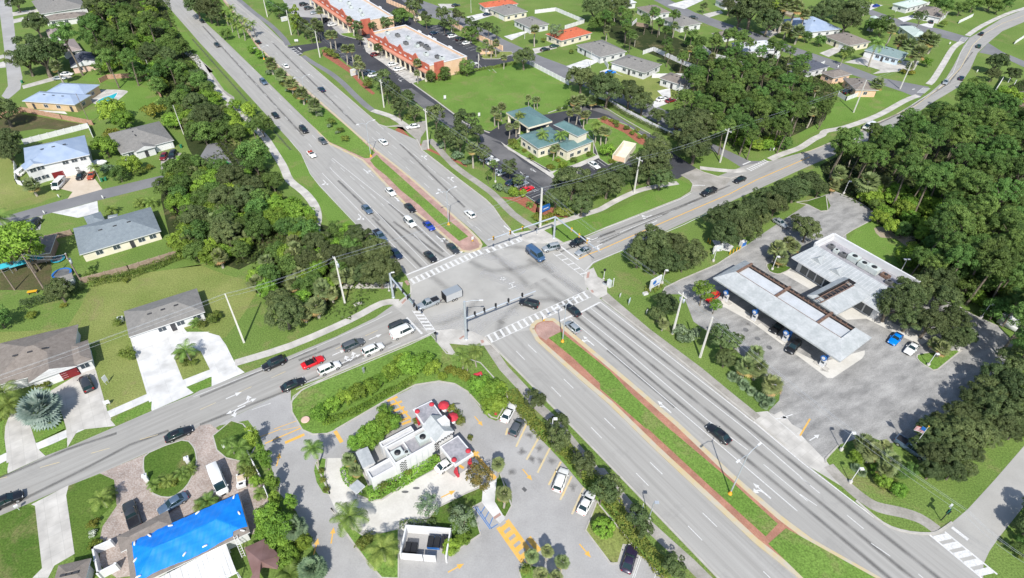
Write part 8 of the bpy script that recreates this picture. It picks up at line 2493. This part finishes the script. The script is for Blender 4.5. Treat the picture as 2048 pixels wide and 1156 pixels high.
# left gardens
def tramp(s, label, r=2.1, z=.8, mt='bluebox'):
    rr_ = [(r, z), (r * .82, z)]
    legs = MB()
    for k in range(6): legs.tube([(cos(k * pi / 3) * r * .95, sin(k * pi / 3) * r * .95, 0), (cos(k * pi / 3) * r * .95, sin(k * pi / 3) * r * .95, z)], .04, 5)
    ring = MB().strip([Vector((cos(2 * pi * k / 24) * r * .92, sin(2 * pi * k / 24) * r * .92, 0)) for k in range(25)], .45, z - .05, 0, z + .03)
    bed = MB().flat([(cos(2 * pi * k / 24) * r * .82, sin(2 * pi * k / 24) * r * .82) for k in range(24)], z)
    simple('trampoline', label, 'trampoline', s, [('pad', ring, mt), ('mat', bed, 'hvac_d'), ('leg_frame', legs, 'steel')])
tramp('a1 487,1045', 'round blue trampoline in the left back yard')
tramp('a1 450,925', 'small teal ring left of the wooden transformer pole', 1.5, .4, 'teal')
tramp('a1 215,900', 'small blue covered spa in the shaded left yard', 1.3, .7, 'bluebox')
for i, (s, w_) in enumerate((('a1 60,1010', 'left'), ('a1 170,990', 'middle'), ('a1 290,950', 'right'))):
    simple('garden_tent', w_ + ' dark blue fabric shelter along the shaded left yard', 'shelter', s, [('canopy', MB().add([(-2., -1.2, 1.7), (2., -1.2, 1.7), (2., 1.2, 1.7), (-2., 1.2, 1.7), (0, 0, 2.4)], [(0, 1, 4), (1, 2, 4), (2, 3, 4), (3, 0, 4), (3, 2, 1, 0)]), 'teal'),
           ('leg_frame', MB().tube([(-1.9, -1.1, 0), (-1.9, -1.1, 1.7)], .04, 5).tube([(1.9, -1.1, 0), (1.9, -1.1, 1.7)], .04, 5).tube([(1.9, 1.1, 0), (1.9, 1.1, 1.7)], .04, 5).tube([(-1.9, 1.1, 0), (-1.9, 1.1, 1.7)], .04, 5), 'steel')], .6, 'blue garden shelters')
simple('garden_shed', 'small grey shed beside the blue trampoline', 'shed', 'a1 525,1110', [('wall', MB().box((-1.6, -1.2, 0), (1.6, 1.2, 2)), 'hvac'), ('roof', MB().add([(-1.8, -1.4, 2), (1.8, -1.4, 2), (1.8, 1.4, 2), (-1.8, 1.4, 2), (-1.8, 0, 2.6), (1.8, 0, 2.6)], [(0, 1, 5, 4), (2, 3, 4, 5), (1, 2, 5), (3, 0, 4), (3, 2, 1, 0)]), 'sh_grey'), ('door', MB().box((-.5, -1.24, .05), (.5, -1.2, 1.8)), 'trim')], .6)
simple('garden_table', 'small yellow table in the back yard below the grey fence', 'table', 'a2 258,105', [('top', MB().box((-1., -.4, .7), (1., .4, .78)), 'sign_y'), ('leg', MB().box((-.9, -.3, 0), (-.8, .3, .7)).box((.8, -.3, 0), (.9, .3, .7)), 'wood')], .3)
for s, w_, mt in (('a1 790,320', 'left green bin by the hedge shrubs', 'green_p'), ('a1 820,312', 'right green bin by the hedge shrubs', 'green_p'), ('a1 1400,60', 'dark green bin beside the grey-roofed house', 'green_p'), ('a0 175,640', 'green bin at the top of the long drive', 'green_p')):
    simple('wheeled_bin', w_, 'bin', s, [('body', MB().box((-.3, -.35, .1), (.3, .35, 1.)), mt), ('lid', MB().box((-.33, -.38, 1.), (.33, .38, 1.07)), mt), ('wheel', MB().tube([(-.3, .35, .12), (.3, .35, .12)], .12, 8), 'black')])
simple('white_boat', 'white covered boat behind the shrubs right of the two-storey house', 'boat', 'a1 765,195', [('hull', MB().tube([(-2.4, 0, .9), (-1.5, 0, .8), (0, 0, .8), (1.6, 0, .9), (2.6, 0, 1.1)], [.5, .9, 1., .8, .1], 10), 'trim'), ('cover', MB().tube([(-1.2, 0, 1.3), (0, 0, 1.35), (1., 0, 1.3)], [.4, .7, .3], 8), 'w_white')], .3)
simple('air_unit', 'pale air conditioning unit at the left end of the white-walled house', 'air unit', 'a2 935,315', [('body', MB().box((-.6, -.5, 0), (.6, .5, 1.)), 'hvac'), ('fan', MB().lathe([(.4, 1.), (.4, 1.05), (.02, 1.06)], (0, 0, 0), 12), 'black')], .4)
ld = thing('ladder', 'aluminium ladder leaning on the tarpaulin roof', 'ladder', (0, 0, 0))
a_, b_ = W1('t 1500,750', .1), W1('t 1415,545', 3.3)
k_ = Vector((b_ - a_)).cross(Vector((0, 0, 1))).normalized() * .25
for s_ in (-1, 1): part('rail', MB().tube([a_ + k_ * s_, b_ + k_ * s_], .05, 5), BM['trim'], ld)
for i in range(9):
    q = a_.lerp(b_, (i + .5) / 9)
    part('rung', MB().tube([q - k_, q + k_], .035, 5), BM['trim'], ld)
# manholes, drains
for s in ('s 330,722', 's 415,785', 's 500,850', 'r 1133,210', 'r 668,995', 'r 767,962', 'c3 1330,1400'):
    p, q_ = W1(s), (1. if s[0] == 's' else .4)
    m_ = MB().flat([(p.x + cos(k * pi / 8) * .62, p.y + sin(k * pi / 8) * .62 * q_) for k in range(16)], .034)
    tag(m_.build('manhole_cover', BM['hvac_d']), 'round dark cover %s' % {'s 330,722': 'on the forecourt, upper of three by the pumps', 's 415,785': 'on the forecourt, middle of three by the pumps', 's 500,850': 'on the forecourt, lowest of three by the pumps', 'r 1133,210': 'in the curved restaurant drive',
        'r 668,995': 'in the drive-through lane, left of two', 'r 767,962': 'in the drive-through lane, right of two', 'c3 1330,1400': 'near the picture bottom'}[s], 'manhole cover')
m_ = MB()
c4 = W('c3 937,470 955,452 980,478 962,495')
m_.flat(c4, .034)
tag(m_.build('drain_grate', BM['hvac_d']), 'square dark drain grate in the restaurant car park', 'drain')
